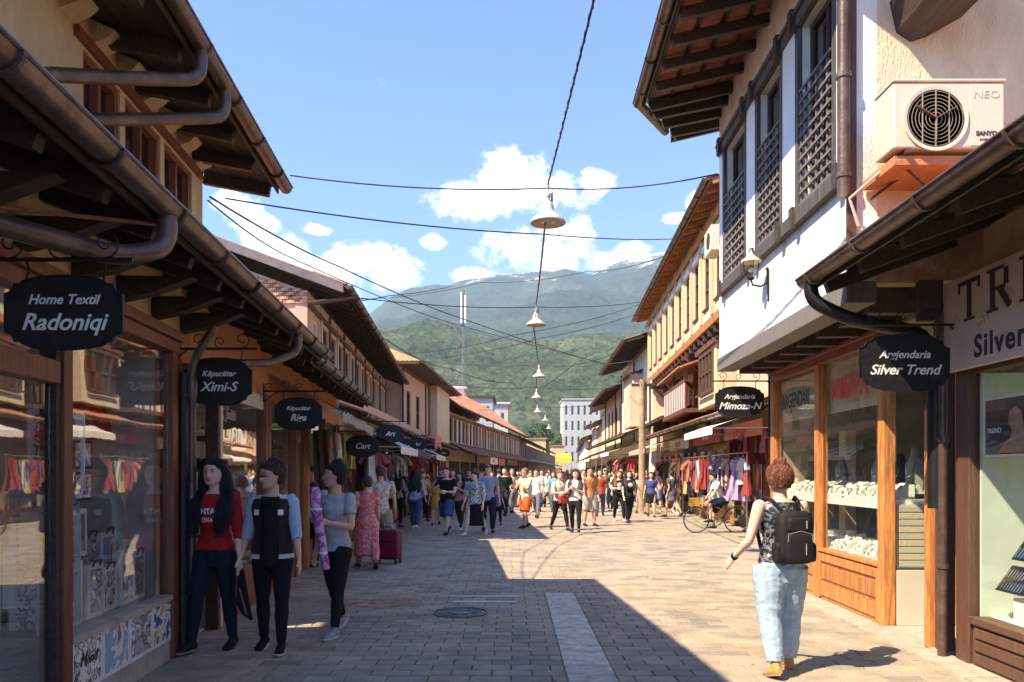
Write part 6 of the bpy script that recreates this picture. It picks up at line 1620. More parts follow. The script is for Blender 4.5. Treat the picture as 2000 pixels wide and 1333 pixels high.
def person(label, x, y, face, H=1.7, build_=1.0, fem=True, near=False, skin=None, hair=('short', None), top=None, bottom=None, shoes=None,
           legs=None, arms=None, lean=0.0, head=(0, 0), group=None, hipx=0.0, vox=None, breast=None, kidz=1.0, extra_w=0.0):
    """face: heading in degrees, 0 = away from the camera (+Y), 180 = towards it, 90 = facing left (-X)
       legs: [(swing, knee, out), ...] left, right in degrees;  arms: [(forward, out, elbow, inward), ...]"""
    t = thing('person', label, 'person', (x, y, 0), group); local(t); t.rotation_euler = (0, 0, rad(face))
    skin = skin or skin_a
    legs = legs or [(12, 5, 3), (-12, 12, 3)]; arms = arms or [(-8, 8, 15, 0), (8, 8, 20, 0)]
    vox = vox or (.0085 if near else .019 if y < 25 else .024)
    n = 14 if near else 10
    g = build_
    W_ = (.094 if fem else .088)*g
    sh = (.112 if fem else .128)*(.5+.5*g)
    # legs first: hip -> knee -> ankle
    th, sk_, ft = .235*H, .235*H, .045*H
    hipz = 0.0
    L = []
    for i, (sw, kn, out) in enumerate(legs):
        sx = -1 if i == 0 else 1
        hip = Vector((sx*.052*H*g, 0, 0))
        a = rad(sw); o_ = rad(out)
        kd = Vector((sx*math.sin(o_), math.sin(a), -math.cos(a)*math.cos(o_))).normalized()
        knee = hip + kd*th
        b = rad(sw-kn); ad = Vector((sx*math.sin(o_)*.4, math.sin(b), -math.cos(b))).normalized()
        ank = knee + ad*sk_
        L.append([hip, knee, ank, b])
    low = min(l[2].z - .02*H*max(0, -math.sin(l[3])) for l in L)
    base = -low + .043*H
    for l in L:
        for k in range(3): l[k] = l[k] + Vector((hipx*H, 0, base))
    pel = Vector((hipx*H, 0, base + .0))
    ln = rad(lean)
    Rl = Matrix.Rotation(-ln, 3, 'X')
    def tp(xx, yy, zz): return pel + Rl @ Vector((xx*H, yy*H, zz*H))      # torso point, z from the hip line
    UX = Vector((H, 0, 0)); UY = Rl @ Vector((0, H, 0))
    bz = breast if breast is not None else (.014 if fem else .0)
    TS = [(-.06, .078*g, .058*g, 0), (-.015, W_*1.02, .068*g, -.004), (.03, W_*1.0, .066*g, -.004), (.09, W_*.84, .054*g, .0), (.13, (.071 if fem else .080)*g, .051*g, .0), (.18, (.080 if fem else .088)*g, .056*g+bz*.3, bz*.4), (.225, (.088 if fem else .098)*g, .060*g+bz*.5, bz*.6), (.27, sh*.84, .055*g, .0), (.300, sh*.70, .044, -.004), (.318, .045, .036, -.004)]
    tors = [(tp(0, c, z), UX*rx, UY*ry) for (z, rx, ry, c) in TS]
    def torso(mb, off=0.0, z0=-.1, z1=.4, hemw=0.0):
        rs = []
        for (z, rx, ry, c) in TS:
            if z0 <= z <= z1: rs.append((tp(0, c, z), UX*(rx+off/H+hemw*max(0, (.12-z))), UY*(ry+off/H+hemw*max(0, .12-z))))
        return loft(mb, rs, n+4)
    # arms
    A = []
    for i, (fw, out, el, inw) in enumerate(arms):
        sx = -1 if i == 0 else 1
        S0 = tp(sx*sh*.90, -.004, .285)
        a, o_ = rad(fw), rad(out)
        d1 = (Rl @ Vector((sx*math.sin(o_)*math.cos(a), math.sin(a), -math.cos(a)*math.cos(o_)))).normalized()
        E = S0 + d1*.172*H
        # forearm: bend forward by el, inward by inw
        ax = Vector((sx, 0, 0)); fwd = (Rl @ Vector((0, math.cos(a), math.sin(a)))).normalized()
        d2 = (d1*math.cos(rad(el)) + fwd*math.sin(rad(el)))
        d2 = (d2 + Vector((-sx*math.tan(rad(inw)), 0, 0))).normalized()
        Wr = E + d2*.145*H
        A.append((S0, E, Wr, d1, d2, sx))
    def chain(mb, pts, rads, flat=1.0):
        rs = []; u = None
        for k, p in enumerate(pts):
            tdir = (pts[min(k+1, len(pts)-1)] - pts[max(k-1, 0)]).normalized()
            ux = Vector((1, 0, 0)) - tdir*tdir.x if u is None else u - tdir*u.dot(tdir)
            if ux.length < .1: ux = Vector((0, 1, 0)) - tdir*tdir.y
            ux.normalize(); u = ux; uy = tdir.cross(ux); rs.append((p, ux*rads[k], uy*rads[k]*flat))
        return loft(mb, rs, n)
    def limb(mb, p, q, prof, off=0.0, t0=-1.0, t1=2.0, flat=1.0):
        pts = []; rr = []
        for (tt, r) in prof:
            if t0-1e-6 <= tt <= t1+1e-6: pts.append(p.lerp(q, tt)); rr.append(r*H+off)
        if len(pts) < 2: return mb
        return chain(mb, pts, rr, flat)
    ti = [(0, .056*g), (.15, .055*g), (.4, .048*g), (.7, .038*g), (1.0, .030*g)]
    ca = [(-.05, .030*g), (.12, .031*g), (.3, .035*g), (.6, .027*g), (.85, .019), (1.0, .0175)]
    ua = [(0, .030*g), (.2, .029*g), (.6, .024*g), (1.0, .0195)]
    fa = [(-.04, .0195), (.2, .0215), (.6, .0175), (1.0, .0125)]
    def headp(xx, yy, zz):  # head space, unit = head height, z from the chin
        return HC + RH @ Vector((xx*hh, yy*hh, zz*hh))
    hh = .132*H*kidz
    yaw, tilt = rad(head[0]), rad(head[1])
    RH = Matrix.Rotation(yaw, 3, 'Z') @ Matrix.Rotation(-tilt, 3, 'X')
    nk = tp(0, -.002, .312); HC = tp(0, .012, .352)
    HS = [(0, .15, .14, .26), (.06, .24, .24, .17), (.16, .305, .33, .09), (.28, .34, .40, .04), (.40, .365, .435, .015), (.52, .38, .46, -.01), (.64, .385, .475, -.03), (.78, .36, .45, -.04), (.90, .28, .35, -.05), (.97, .17, .21, -.05), (1.0, .06, .08, -.05)]
    def headloft(mb, off=0.0):
        return loft(mb, [(headp(0, yc, z), RH @ Vector(((rx+off)*hh, 0, 0)), RH @ Vector((0, (ry+off)*hh, 0))) for (z, rx, ry, yc) in HS], n+6)
    # ---- the body, one continuous skin
    B = MB(); torso(B); loft(B, [(tp(0, -.004, .29), UX*.05, UY*.04), (nk, UX*.033, UY*.034), (headp(0, -.08, .12), Vector((.030*H, 0, 0)), Vector((0, .033*H, 0))), (headp(0, -.06, .3), Vector((.029*H, 0, 0)), Vector((0, .03*H, 0)))], n)
    headloft(B)
    if near:
        loft(B, [(headp(0, .43, .55), RH@Vector((.035*hh,0,0)), RH@Vector((0,.03*hh,0))), (headp(0, .475, .43), RH@Vector((.05*hh,0,0)), RH@Vector((0,.05*hh,0))), (headp(0, .50, .35), RH@Vector((.075*hh,0,0)), RH@Vector((0,.075*hh,0))), (headp(0, .46, .31), RH@Vector((.06*hh,0,0)), RH@Vector((0,.05*hh,0)))], 8)
        for sx in (-1, 1): B.ball(headp(sx*.375, -.03, .43), (.035*hh, .07*hh, .11*hh))
    for (S0, E, Wr, d1, d2, sx) in A:
        B.ball(S0, (.031*H*g, .030*H*g, .031*H*g)); limb(B, S0, E, ua); limb(B, E, Wr, fa)
    for (hip, knee, ank, b) in L: limb(B, hip, knee, ti); limb(B, knee, ank, ca)
    def hand(mb, Wr, d2, sx, i, grip=False):
        side = Vector((sx, 0, 0)) - d2*(d2.x*sx); side.normalize()      # away from the body
        nrm = d2.cross(side).normalized()                          # along the row of fingers
        fw = nrm if nrm.y > 0 else -nrm
        pl = Wr + d2*.05*H
        loft(mb, [(Wr - d2*.008*H, side*.012*H, fw*.014*H), (Wr + d2*.015*H, side*.0095*H, fw*.021*H), (pl, side*.009*H, fw*.025*H), (pl+d2*.012*H, side*.007*H, fw*.022*H)], 10)
        fl = (.036, .041, .039, .030); cur = .9 if grip else .32
        for k in range(4):
            o0 = pl + fw*(.0185-.0125*k)*H + d2*.004*H; dd = d2.copy(); pts = [o0 - d2*.01*H]; p = o0
            for s_ in range(3):
                pts.append(p.copy()); dd = (dd - side*math.tan(cur*(.5+.35*s_))*.8).normalized(); p = p + dd*fl[k]*H/3*1.15
            pts.append(p); mb.tube(pts, [.0052*H, .0052*H, .005*H, .0046*H, .0036*H], 6)
        th0 = Wr + d2*.018*H + fw*.014*H
        mb.tube([th0 - d2*.004*H, th0 + fw*.010*H + d2*.010*H - side*.004*H, th0 + fw*.016*H + d2*.026*H - side*.010*H, th0 + fw*.014*H + d2*.038*H - side*.014*H], [.0068*H, .0064*H, .0056*H, .0042*H], 6)
    if near:
        for (S0, E, Wr, d1, d2, sx) in A: hand(B, Wr, d2, sx, 0)
    body = fuse('body', B, skin, t, vox, 2 if near else 1)
    if not near:
        for (S0, E, Wr, d1, d2, sx) in A:
            hm_ = MB(); hand(hm_, Wr, d2, sx, 0); build('hand', hm_, skin, body, smooth=True)
    # ---- face
    eye_m = mat('eye_white', (.6, .57, .54), .3); iris = mat('iris_dark', (.015, .01, .008), .2); lip = mat('lips', (.50, .07, .07), .4)
    if near:
        for sx in (-1, 1):
            e = build('eye', MB().ball(headp(sx*.155, .395, .50), .045*hh), eye_m, t, smooth=True)
            build('iris', MB().ball(headp(sx*.155, .425, .50), .024*hh), iris, e, smooth=True)
            build('eyelid', MB().tube([headp(sx*.09, .437, .505), headp(sx*.155, .447, .538), headp(sx*.225, .405, .51)], .010*hh, 5), hair[1] or hair_black, e, smooth=True)
            build('eyebrow', MB().tube([headp(sx*.07, .465, .575), headp(sx*.15, .465, .615), headp(sx*.26, .40, .59)], [.014*hh, .018*hh, .008*hh], 5), hair[1] or hair_black, t, smooth=True)
        build('lips', MB().ball(headp(0, .435, .205), (.095*hh, .03*hh, .018*hh)).ball(headp(0, .43, .175), (.08*hh, .03*hh, .022*hh)), lip, t, smooth=True)
    elif y < 24:
        fc_ = MB()
        for sx in (-1, 1): fc_.ball(headp(sx*.16, .40, .50), (.06*hh, .05*hh, .03*hh), n=6, m=4); fc_.ball(headp(sx*.16, .42, .60), (.09*hh, .04*hh, .018*hh), n=6, m=4)
        build('eyes', fc_, iris, t, kind='stuff'); build('lips', MB().ball(headp(0, .42, .19), (.10*hh, .03*hh, .025*hh), n=6, m=4), lip, t)
        build('nose', MB().ball(headp(0, .46, .37), (.05*hh, .06*hh, .08*hh), n=6, m=4), skin, t, smooth=True)
    # ---- hair
    hk, hmt = hair; hmt = hmt or hair_black
    Hm = MB()
    def cap(mb, off=.03, front=.30):
        rs = HCAP if near else [(.16, .30, .20, -.25), (.32, .385, .33, -.19), (.48, .41, .39, -.15), (.62, .42, .44, -.105), (.74, .42, .475, -.06), (.86, .38, .46, -.045), (.96, .28, .36, -.05), (1.04, .16, .2, -.05), (1.07, .05, .06, -.05)]
        _u = [(.12, .28, .18, -.27), (.30, .375, .30, -.21), (.46, .415, .37, -.18), (.62, .425, .42, -.14), (.76, .415, .45, -.10), (.86, .38, .445, -.075), (.95, .30, .37, -.07), (1.03, .18, .22, -.08), (1.07, .06, .07, -.09)]
        loft(mb, [(headp(0, yc, z), RH@Vector(((rx+off)*hh, 0, 0)), RH@Vector((0, (ry+off)*hh, 0))) for (z, rx, ry, yc) in rs], n+4)
    HCAP = [(.12, .28, .18, -.27), (.30, .375, .30, -.21), (.46, .415, .37, -.18), (.62, .425, .42, -.14), (.76, .415, .45, -.10), (.86, .38, .445, -.075), (.95, .30, .37, -.07), (1.03, .18, .22, -.08), (1.07, .06, .07, -.09)]
    if hk != 'none': cap(Hm, .04 if hk != 'short' else .015)
    if hk == 'bun':
        Hm.ball(headp(0, -.30, 1.08), (.17*hh, .17*hh, .15*hh)); Hm.ball(headp(.06, -.40, 1.13), (.09*hh, .09*hh, .09*hh))
    if hk == 'topbun': Hm.ball(headp(0, -.18, 1.12), (.19*hh, .17*hh, .15*hh))
    if hk in ('long', 'longfront'):
        for sx in (-1, 1):
            pts = [headp(sx*.28, -.06, .80), headp(sx*.43, -.10, .40), tp(sx*.062, -.012, .315), tp(sx*.080, .046 if hk == 'longfront' else -.045, .25), tp(sx*.078, .076 if hk == 'longfront' else -.06, .18), tp(sx*.066, .070 if hk == 'longfront' else -.06, .10)]
            chain(Hm, pts, [.20*hh, .27*hh, .32*hh, .33*hh, .28*hh, .10*hh], .7)
        chain(Hm, [headp(0, -.30, .8), headp(0, -.42, .3), tp(0, -.062, .27), tp(0, -.07, .17), tp(0, -.066, .12)], [.3*hh, .36*hh, .42*hh, .36*hh, .12*hh], .42)
    if hk == 'pony': chain(Hm, [headp(0, -.45, .8), headp(0, -.62, .6), headp(0, -.58, .2), headp(0, -.5, -.1)], [.12*hh, .13*hh, .1*hh, .03*hh])
    if hk != 'none':
        ho = fuse('hair', Hm, hmt, t, vox*.9, 1, wrinkle(.012, 26) if near else None)
        if near:
            rs_ = random.Random(int(x*100)); sm_ = MB()
            for k in range(150):
                a = rs_.uniform(-3.1, 3.1); zz = .99 - abs(rs_.gauss(0, .05))
                def hp_(a_, z_, o=.0):
                    for q, w in zip(HCAP, HCAP[1:]):
                        if q[0] <= z_ <= w[0]: f_ = (z_-q[0])/(w[0]-q[0]); rx, ry, yc = [q[i]+(w[i]-q[i])*f_ for i in (1, 2, 3)]; break
                    else: rx, ry, yc = HCAP[-1][1:]
                    return headp((rx+.05+o)*math.sin(a_), yc+(ry+.05+o)*math.cos(a_), z_)
                o_ = rs_.uniform(-.02, .03)
                if hk in ('long', 'longfront'):
                    sx = 1 if a > 0 else -1; a_ = sx*rs_.uniform(.45, 2.7)
                    pts = [hp_(a_*.8, 1.02, o_), hp_(a_, .9, o_), hp_(a_, .7, o_), hp_(a_*1.02, .45, o_), hp_(a_*1.03, .2, o_)]
                    dx, dy = rs_.gauss(0, .022), rs_.gauss(0, .012); fr_ = hk == 'longfront' and abs(a_) < 2.1
                    if fr_: pts += [tp(sx*.072+dx, .012+dy, .31), tp(sx*.086+dx, .062+dy, .25), tp(sx*.084+dx, .088+dy*.5, .18), tp(sx*.074+dx, .084, rs_.uniform(.07, .12))]
                    else: pts += [tp(sx*.05+dx*1.5, -.055+dy, .27), tp(sx*.055+dx*1.5, -.075+dy, .2), tp(sx*.05+dx, -.07, rs_.uniform(.1, .15))]
                else:
                    bc = headp(0, -.30, 1.08) if hk == 'bun' else headp(0, -.18, 1.12)
                    z0_ = rs_.uniform(.2, .88) if abs(a) > 1.2 else rs_.uniform(.80, .90)
                    p0 = hp_(a, z0_, 0); p2 = bc + Vector((rs_.gauss(0, .02), rs_.gauss(0, .02), rs_.gauss(0, .02)))*1.0; p1 = hp_(a*1.12, min(1.0, z0_+.2), .0)
                    pts = [p0, p0.lerp(p1, .5)+(p0.lerp(p1, .5)-headp(0, 0, .5)).normalized()*.006, p1, p1.lerp(p2, .55)+Vector((0, 0, .012)), p2]
                sm_.tube(pts, [.0035]*(len(pts)-1)+[.0012], 4, cap=False)
            build('strands', sm_, hmt, ho, smooth=True, kind='stuff')
    # ---- clothes
    def vz(k): return vox*(1.0 if near else 1.05)
    if top:
        kind, m = top[0], top[1]; sl = top[2] if len(top) > 2 else .55; hem = top[3] if len(top) > 3 else -.02
        Tm = MB(); off = .011*(1 + extra_w)
        rs = []
        zs = sorted({hem, *[z for (z, *_r) in TS if hem < z <= .30]})
        def at_(z):
            for (a, b) in zip(TS, TS[1:]):
                if a[0] <= z <= b[0]:
                    q = (z-a[0])/(b[0]-a[0]); return tuple(a[i]+(b[i]-a[i])*q for i in range(4))
            return (z,) + TS[0][1:]
        flare = .22 if kind in ('dress', 'skirted') else (.07 if kind != 'tank' else .0)
        for z in zs:
            _, rx, ry, c = at_(max(z, TS[0][0])); fl_ = flare*max(0, .10-z)*.6
            rs.append((tp(0, c, z), UX*(rx+off/H+fl_), UY*(ry+off/H+fl_)))
        rs.append((tp(0, -.004, .306), UX*(.058 if kind != 'tank' else .05), UY*.046))
        loft(Tm, rs, n+6)
        if kind != 'tank':
            for (S0, E, Wr, d1, d2, sx) in A:
                Tm.ball(S0 + Vector((0, 0, .002)), (.034*H*g+off*.6,)*3)
                limb(Tm, S0, E, [(0, .033*g), (.25, .033*g), (min(1, max(.3, sl)), .030*g+.003*(1-sl))], off*.8)
                if sl > 1.0: limb(Tm, E, Wr, [(-.06, .023), (.2, .024), (min(sl-1, 1)*.98, .0185)], off*.7)
        garment = fuse('dress' if kind == 'dress' else 'shirt' if kind != 'tank' else 'vest_top', Tm, m, t, vz(0), 2, wrinkle(.013 if near else .010, 9 if near else 7, int(x*7) % 9))
    if bottom:
        kind, m = bottom[0], bottom[1]; Bm = MB(); cover = bottom[2] if len(bottom) > 2 else 1.0
        off = .010 if kind == 'tight' else .016 if kind == 'jeans' else .022
        loft(Bm, [(tp(0, c, z), UX*(rx+off*(.8 if z < .02 else .3)/H), UY*(ry+off*(.9 if z < .02 else .35)/H)) for (z, rx, ry, c) in [(-.075, .075*g, .058*g, 0)] + [q for q in TS if q[0] < .08]] , n+6)
        if kind == 'skirt':
            l_ = cover*.42
            loft(Bm, [(tp(0, 0, .03), UX*(W_+.008), UY*.075), (tp(0, 0, -.06), UX*(W_+.02), UY*.09), (pel+Vector((0, 0, -l_*H)), UX*(W_+.02+.05*l_), UY*(.10+.05*l_))], n+6)
        else:
            for (hip, knee, ank, b) in L:
                tl = [(0, .058*g), (.2, .057*g), (.5, .047*g), (.8, .039*g), (1.0, .034*g)]
                if kind == 'loose': tl = [(0, .062*g), (.3, .060*g), (.6, .052*g), (.8, .047*g), (1.0, .043*g)]
                if cover <= 1.0 and kind == 'shorts':
                    limb(Bm, hip, knee, [(0, .06*g), (.3, .060*g), (min(cover*2, 1), .053*g)], off)
                else:
                    limb(Bm, hip, knee, tl, off)
                    cl_ = [(-.06, .034*g), (.15, .034*g), (.35, .035*g), (.65, .028*g), (.94, .022 if kind == 'tight' else .026)]
                    if kind == 'loose': cl_ = [(-.06, .042*g), (.3, .038*g), (.7, .031*g), (.92, .026*g)]
                    limb(Bm, knee, ank, cl_, off*(.6 if kind == 'tight' else 1))
        fuse({'skirt': 'skirt', 'shorts': 'shorts'}.get(kind, 'trousers'), Bm, m, t, vz(0), 2, wrinkle({'tight': .006, 'jeans': .012, 'loose': .014}.get(kind, .008)*(1 if near else .8), 6, 3))
    # ---- shoes
    if shoes is not False:
        sm, sole = (shoes if isinstance(shoes, tuple) else (shoes, None)) if shoes else (cloth('shoe_dark', (.03, .028, .028)), None)
        for i, (hip, knee, ank, b) in enumerate(L):
            pitch = min(0.0, b*.9) if b < -.15 else max(0, b*.25)
            M3 = Matrix.Rotation(pitch, 3, 'X') @ Matrix.Rotation(rad((6, -6)[i]), 3, 'Z')
            def fp(xx, yy, zz): return ank + M3 @ Vector((xx*H, yy*H, zz*H))
            sb = MB(); loft(sb, [(fp(0, -.038, -.022), M3@UX*.012, M3@Vector((0, 0, .016*H))), (fp(0, -.028, -.018), M3@UX*.020, M3@Vector((0, 0, .024*H))), (fp(0, .01, -.016), M3@UX*.021, M3@Vector((0, 0, .026*H))), (fp(0, .05, -.024), M3@UX*.026, M3@Vector((0, 0, .018*H))), (fp(0, .085, -.028), M3@UX*.025, M3@Vector((0, 0, .013*H))), (fp(0, .108, -.031), M3@UX*.013, M3@Vector((0, 0, .009*H)))], 12)
            if near: loft(sb, [(fp(0, -.006, .018), M3@UX*.021, M3@Vector((0, .026*H, 0))), (fp(0, -.004, -.01), M3@UX*.021, M3@Vector((0, .03*H, 0)))], 12)
            so = build('shoe', sb, sm, t, smooth=True)
            if near or sole:
                sl_ = MB(); loft(sl_, [(fp(0, .035, -.043), M3@UX*.027, M3@Vector((0, .077*H, 0))), (fp(0, .035, -.033), M3@UX*.029, M3@Vector((0, .079*H, 0)))], 16)
                build('sole', sl_, sole or rubber, so, smooth=True)
    return dict(t=t, tp=tp, A=A, L=L, headp=headp, H=H, UX=UX, UY=UY, hh=hh, RH=RH, pel=pel, g=g, body=body)

def X(u, Y): return (u-1000)/F*Y
def Yg(v): return CAMH*F/(v-HZ)
white_sole = mat('sole_white', (.7, .68, .66), .6)
jean_l = cloth('jeans_pale', (.36, .46, .56)); jean_b = cloth('jeans_blue', (.06, .10, .22)); jean_d = cloth('jeans_dark', (.018, .022, .042))
blackc = cloth('black', (.012, .012, .013)); whitec = cloth('white_shirt', (.74, .73, .72)); greyc = cloth('grey_tee', (.42, .42, .45))

def chest_text(p, txt, size, z, m, front=1, spacing=1.0, bold=.003, dx=0, lift=.03, piece='shirt'):
    """print laid on the garment: cast each letter point onto the cloth once it is fused"""
    me = text_mesh(txt, size, 0, bold, 0, 'CENTER', spacing); H = p['H']; tp = p['tp']
    bm = bmesh.new(); bm.from_mesh(me)
    bmesh.ops.subdivide_edges(bm, edges=bm.edges, cuts=2, use_grid_fill=False); bmesh.ops.triangulate(bm, faces=bm.faces); bm.to_mesh(me); bm.free()
    o = bpy.data.objects.new('print', me); C.objects.link(o); me.materials.append(m)
    def fit():
        g_ = [c for c in p['t'].children if c.name.split('.')[0] == piece][0]
        o.parent = g_
        bvh = BVHTree.FromPolygons([v.co.copy() for v in g_.data.vertices], [tuple(q.vertices) for q in g_.data.polygons])
        c = tp(dx, 0, z)
        for v in me.vertices:
            q = Vector((c.x - front*v.co.x*-1*(-1), c.y + front*.6, c.z + v.co.y))
            hit = bvh.ray_cast(q, Vector((0, -front, 0)))
            if hit[0] is not None: v.co = hit[0] + hit[1]*.004
            else: v.co = Vector((q.x, c.y+front*.1, q.z))
    AFTER.append(fit)
AFTER = []

# --- three young women in the shade on the left
Y1 = 7.02
P1 = person('woman in a red sweater with long black hair and dark blue jeans', X(420, Y1), Y1, 172, 1.74, .98, near=True, hair=('longfront', hair_black), top=('shirt', cloth('red_sweater', (.50, .022, .026)), 1.35, .015), bottom=('tight', jean_d), shoes=(cloth('flat_shoe', (.03, .02, .02)), mat('sole_tan', (.3, .2, .12), .7)),
            legs=[(-7, 3, 2), (13, 3, 5)], arms=[(2, 9, 10, -2), (-2, 10, 14, 3)], head=(3, 0))
chest_text(P1, 'FANTASY', .066, .215, letter_white, 1); chest_text(P1, 'ALWAYS', .052, .170, letter_white, 1)
Y2 = 7.0
P2 = person('woman with hair bun in a black varsity jacket with pale blue sleeves', X(532, Y2), Y2, 184, 1.71, .95, near=True, hair=('bun', hair_brown), skin=skin_b, top=('tank', blackc, 0, -.06), bottom=('tight', blackc), shoes=(blackc, white_sole),
            legs=[(13, 4, 3), (-8, 2, 2)], arms=[(6, 10, 14, 0), (0, 11, 12, 0)], head=(-42, 4))
Y3 = 7.72
P3 = person('woman in a pale grey tee and torn black jeans carrying a long pink roll', X(655, Y3), Y3, 158, 1.72, .93, near=True, hair=('topbun', hair_black), skin=skin_b, top=('shirt', greyc, .55, -.02), bottom=('tight', blackc), shoes=(cloth('sneaker_grey', (.36, .35, .36)), white_sole),
            legs=[(14, 3, 3), (-14, 14, 3)], arms=[(12, 12, 95, 34), (-8, 9, 14, 0)], head=(-48, -3))

def arc_shell(mb, p, zs, a0, a1, off, th, n=22):
    """open jacket body: an arc round the torso from a0 to a1 degrees (90 = straight ahead)"""
    TSx = [(-.02, .098, .070, 0), (.03, .096, .068, 0), (.09, .086, .06, 0), (.13, .078, .056, 0), (.18, .086, .064, .004), (.225, .094, .070, .006), (.27, .100, .060, 0), (.300, .082, .05, -.004), (.315, .055, .044, -.006)]
    rows = []
    for z in zs:
        for q, w in zip(TSx, TSx[1:]):
            if q[0] <= z <= w[0]: f_ = (z-q[0])/(w[0]-q[0]); rx, ry, c = [q[i]+(w[i]-q[i])*f_ for i in (1, 2, 3)]
        i = len(mb.v)
        for (e) in (off, off+th):
            for k in range(n+1):
                a = rad(a0+(a1-a0)*k/n); mb.v.append(p['tp']((rx+e)*math.cos(a), c+(ry+e)*math.sin(a), z))
        rows.append(i)
    N = n+1
    for i, j in zip(rows, rows[1:]):
        for k in range(n): mb.f += [(i+k, i+k+1, j+k+1, j+k), (i+N+k, j+N+k, j+N+k+1, i+N+k+1)]
        mb.f += [(i, j, j+N, i+N), (i+n, i+N+n, j+N+n, j+n)]
    for i in (rows[0], rows[-1]):
        for k in range(n): mb.f.append((i+k, i+N+k, i+N+k+1, i+k+1))
    return mb
zs = [-.018+.0148*k for k in range(23)]
jk = build('jacket_body', arc_shell(MB(), P2, [z for z in zs if z < .312], 118, 422, .006, .006), cloth('jacket_black', (.035, .028, .027)), P2['t'], smooth=True)
build('hem_band', arc_shell(MB(), P2, [-.019, -.008, .004], 117, 423, .0125, .004), cloth('rib_white', (.6, .6, .6)), jk, smooth=True)
build('collar', arc_shell(MB(), P2, [.296, .305, .314], 124, 416, .010, .005), cloth('rib_white', (.6, .6, .6)), jk, smooth=True)
for sx in (-1, 1):
    build('badge', MB().cbox(P2['tp'](sx*.062, .085, .225), (.05, .008, .05), (0, 0, sx*-.5)), letter_white, jk, bevel=.004)
slv = cloth('jacket_sleeve', (.40, .48, .62))
for (S0, E, Wr, d1, d2, sx) in P2['A']:
    o = fuse('sleeve', MB().tube([S0-d1*.03+Vector((-sx*.02, 0, .012)), S0+d1*.02, S0+d1*.1, E-d1*.03, E+d2*.02, E+d2*.075], [.05, .068, .062, .054, .050, .043], 14), slv, jk, .009, 2, wrinkle(.013, 11, int(sx)+3))
ft = MB(); loft(ft, [(P2['tp'](0, .012, z), P2['UX']*(.071+.006*(z < .1)), P2['UY']*(.064)) for z in (-.06, 0, .08, .16, .24, .27)], 20)
build('black_top', ft, blackc, P2['t'], smooth=True)
for (S0, E, Wr, d1, d2, sx) in P2['A']:
    cu = MB().tube([E+d2*.030, E+d2*.048], .045, 14).tube([E+d2*.060, E+d2*.070], .044, 14)
    build('cuff', cu, blackc, jk, smooth=True)
build('sunglasses', MB().tube([P2['headp'](-.22, .42, .50), P2['headp'](0, .49, .51), P2['headp'](.22, .42, .50)], .028*P2['hh'], 6).tube([P2['headp'](.22, .42, .5), P2['headp'](.38, .0, .48)], .018*P2['hh'], 5).tube([P2['headp'](-.22, .42, .5), P2['headp'](-.38, .0, .48)], .018*P2['hh'], 5), black_paint, P2['t'], smooth=True)
# long pink roll held by the third woman
S0, E, Wr, d1, d2, sx = P3['A'][0]
Mw = Matrix.Translation(P3['t'].location) @ Matrix.Rotation(rad(158), 4, 'Z')
hp = Mw @ (Wr + d2*.06)
t = thing('fabric_roll', 'long pink and purple wrapped roll held upright by the woman in the grey tee', 'fabric roll', hp); local(t)
pk = picture_mat('roll_print', [(.42, .08, .30), (.55, .14, .42), (.30, .05, .28), (.62, .35, .5)], 9, 8)
build('wrapping', MB().tube([(-.06, -.05, .34), (-.055, -.05, .30), (-.04, -.05, .1), (0, -.05, -.12), (.05, -.05, -.42), (.06, -.05, -.46)], [.03, .05, .052, .046, .036, .03], 14), pk, t, smooth=True)
build('end_cap', MB().ball((-.06, -.05, .35), (.045, .045, .035)), cloth('roll_end', (.12, .02, .08)), t, smooth=True)
build('tie_band', MB().lathe([(.056, -.01), (.056, .01)], (-.04, -.05, .12), 14).lathe([(.046, -.01), (.046, .01)], (.025, -.05, -.3), 14), white_paint, t)
# dark folded scarf / bag hanging from the first woman's hand
S0, E, Wr, d1, d2, sx = P1['A'][0]
hp = Matrix.Translation(P1['t'].location) @ Matrix.Rotation(rad(172), 4, 'Z') @ (Wr + d2*.07)
t = thing('shopping_bag', 'slim black bag with orange stripe hanging beside the woman in red', 'bag', hp); local(t)
build('bag_body', MB().prism([(-.02, -.04), (.03, -.04), (.08, -.36), (.11, -.50), (.02, -.44), (-.03, -.34)], 1, -.03, .03), blackc, t, bevel=.01)
build('stripe', MB().prism([(.0, -.2), (.01, -.2), (.075, -.44), (.06, -.44)], 1, -.034, -.031), wood_orange, t)
build('handle', MB().tube([(-.01, 0, -.05), (0, 0, .02), (.02, 0, -.05)], .008, 5), blackc, t)

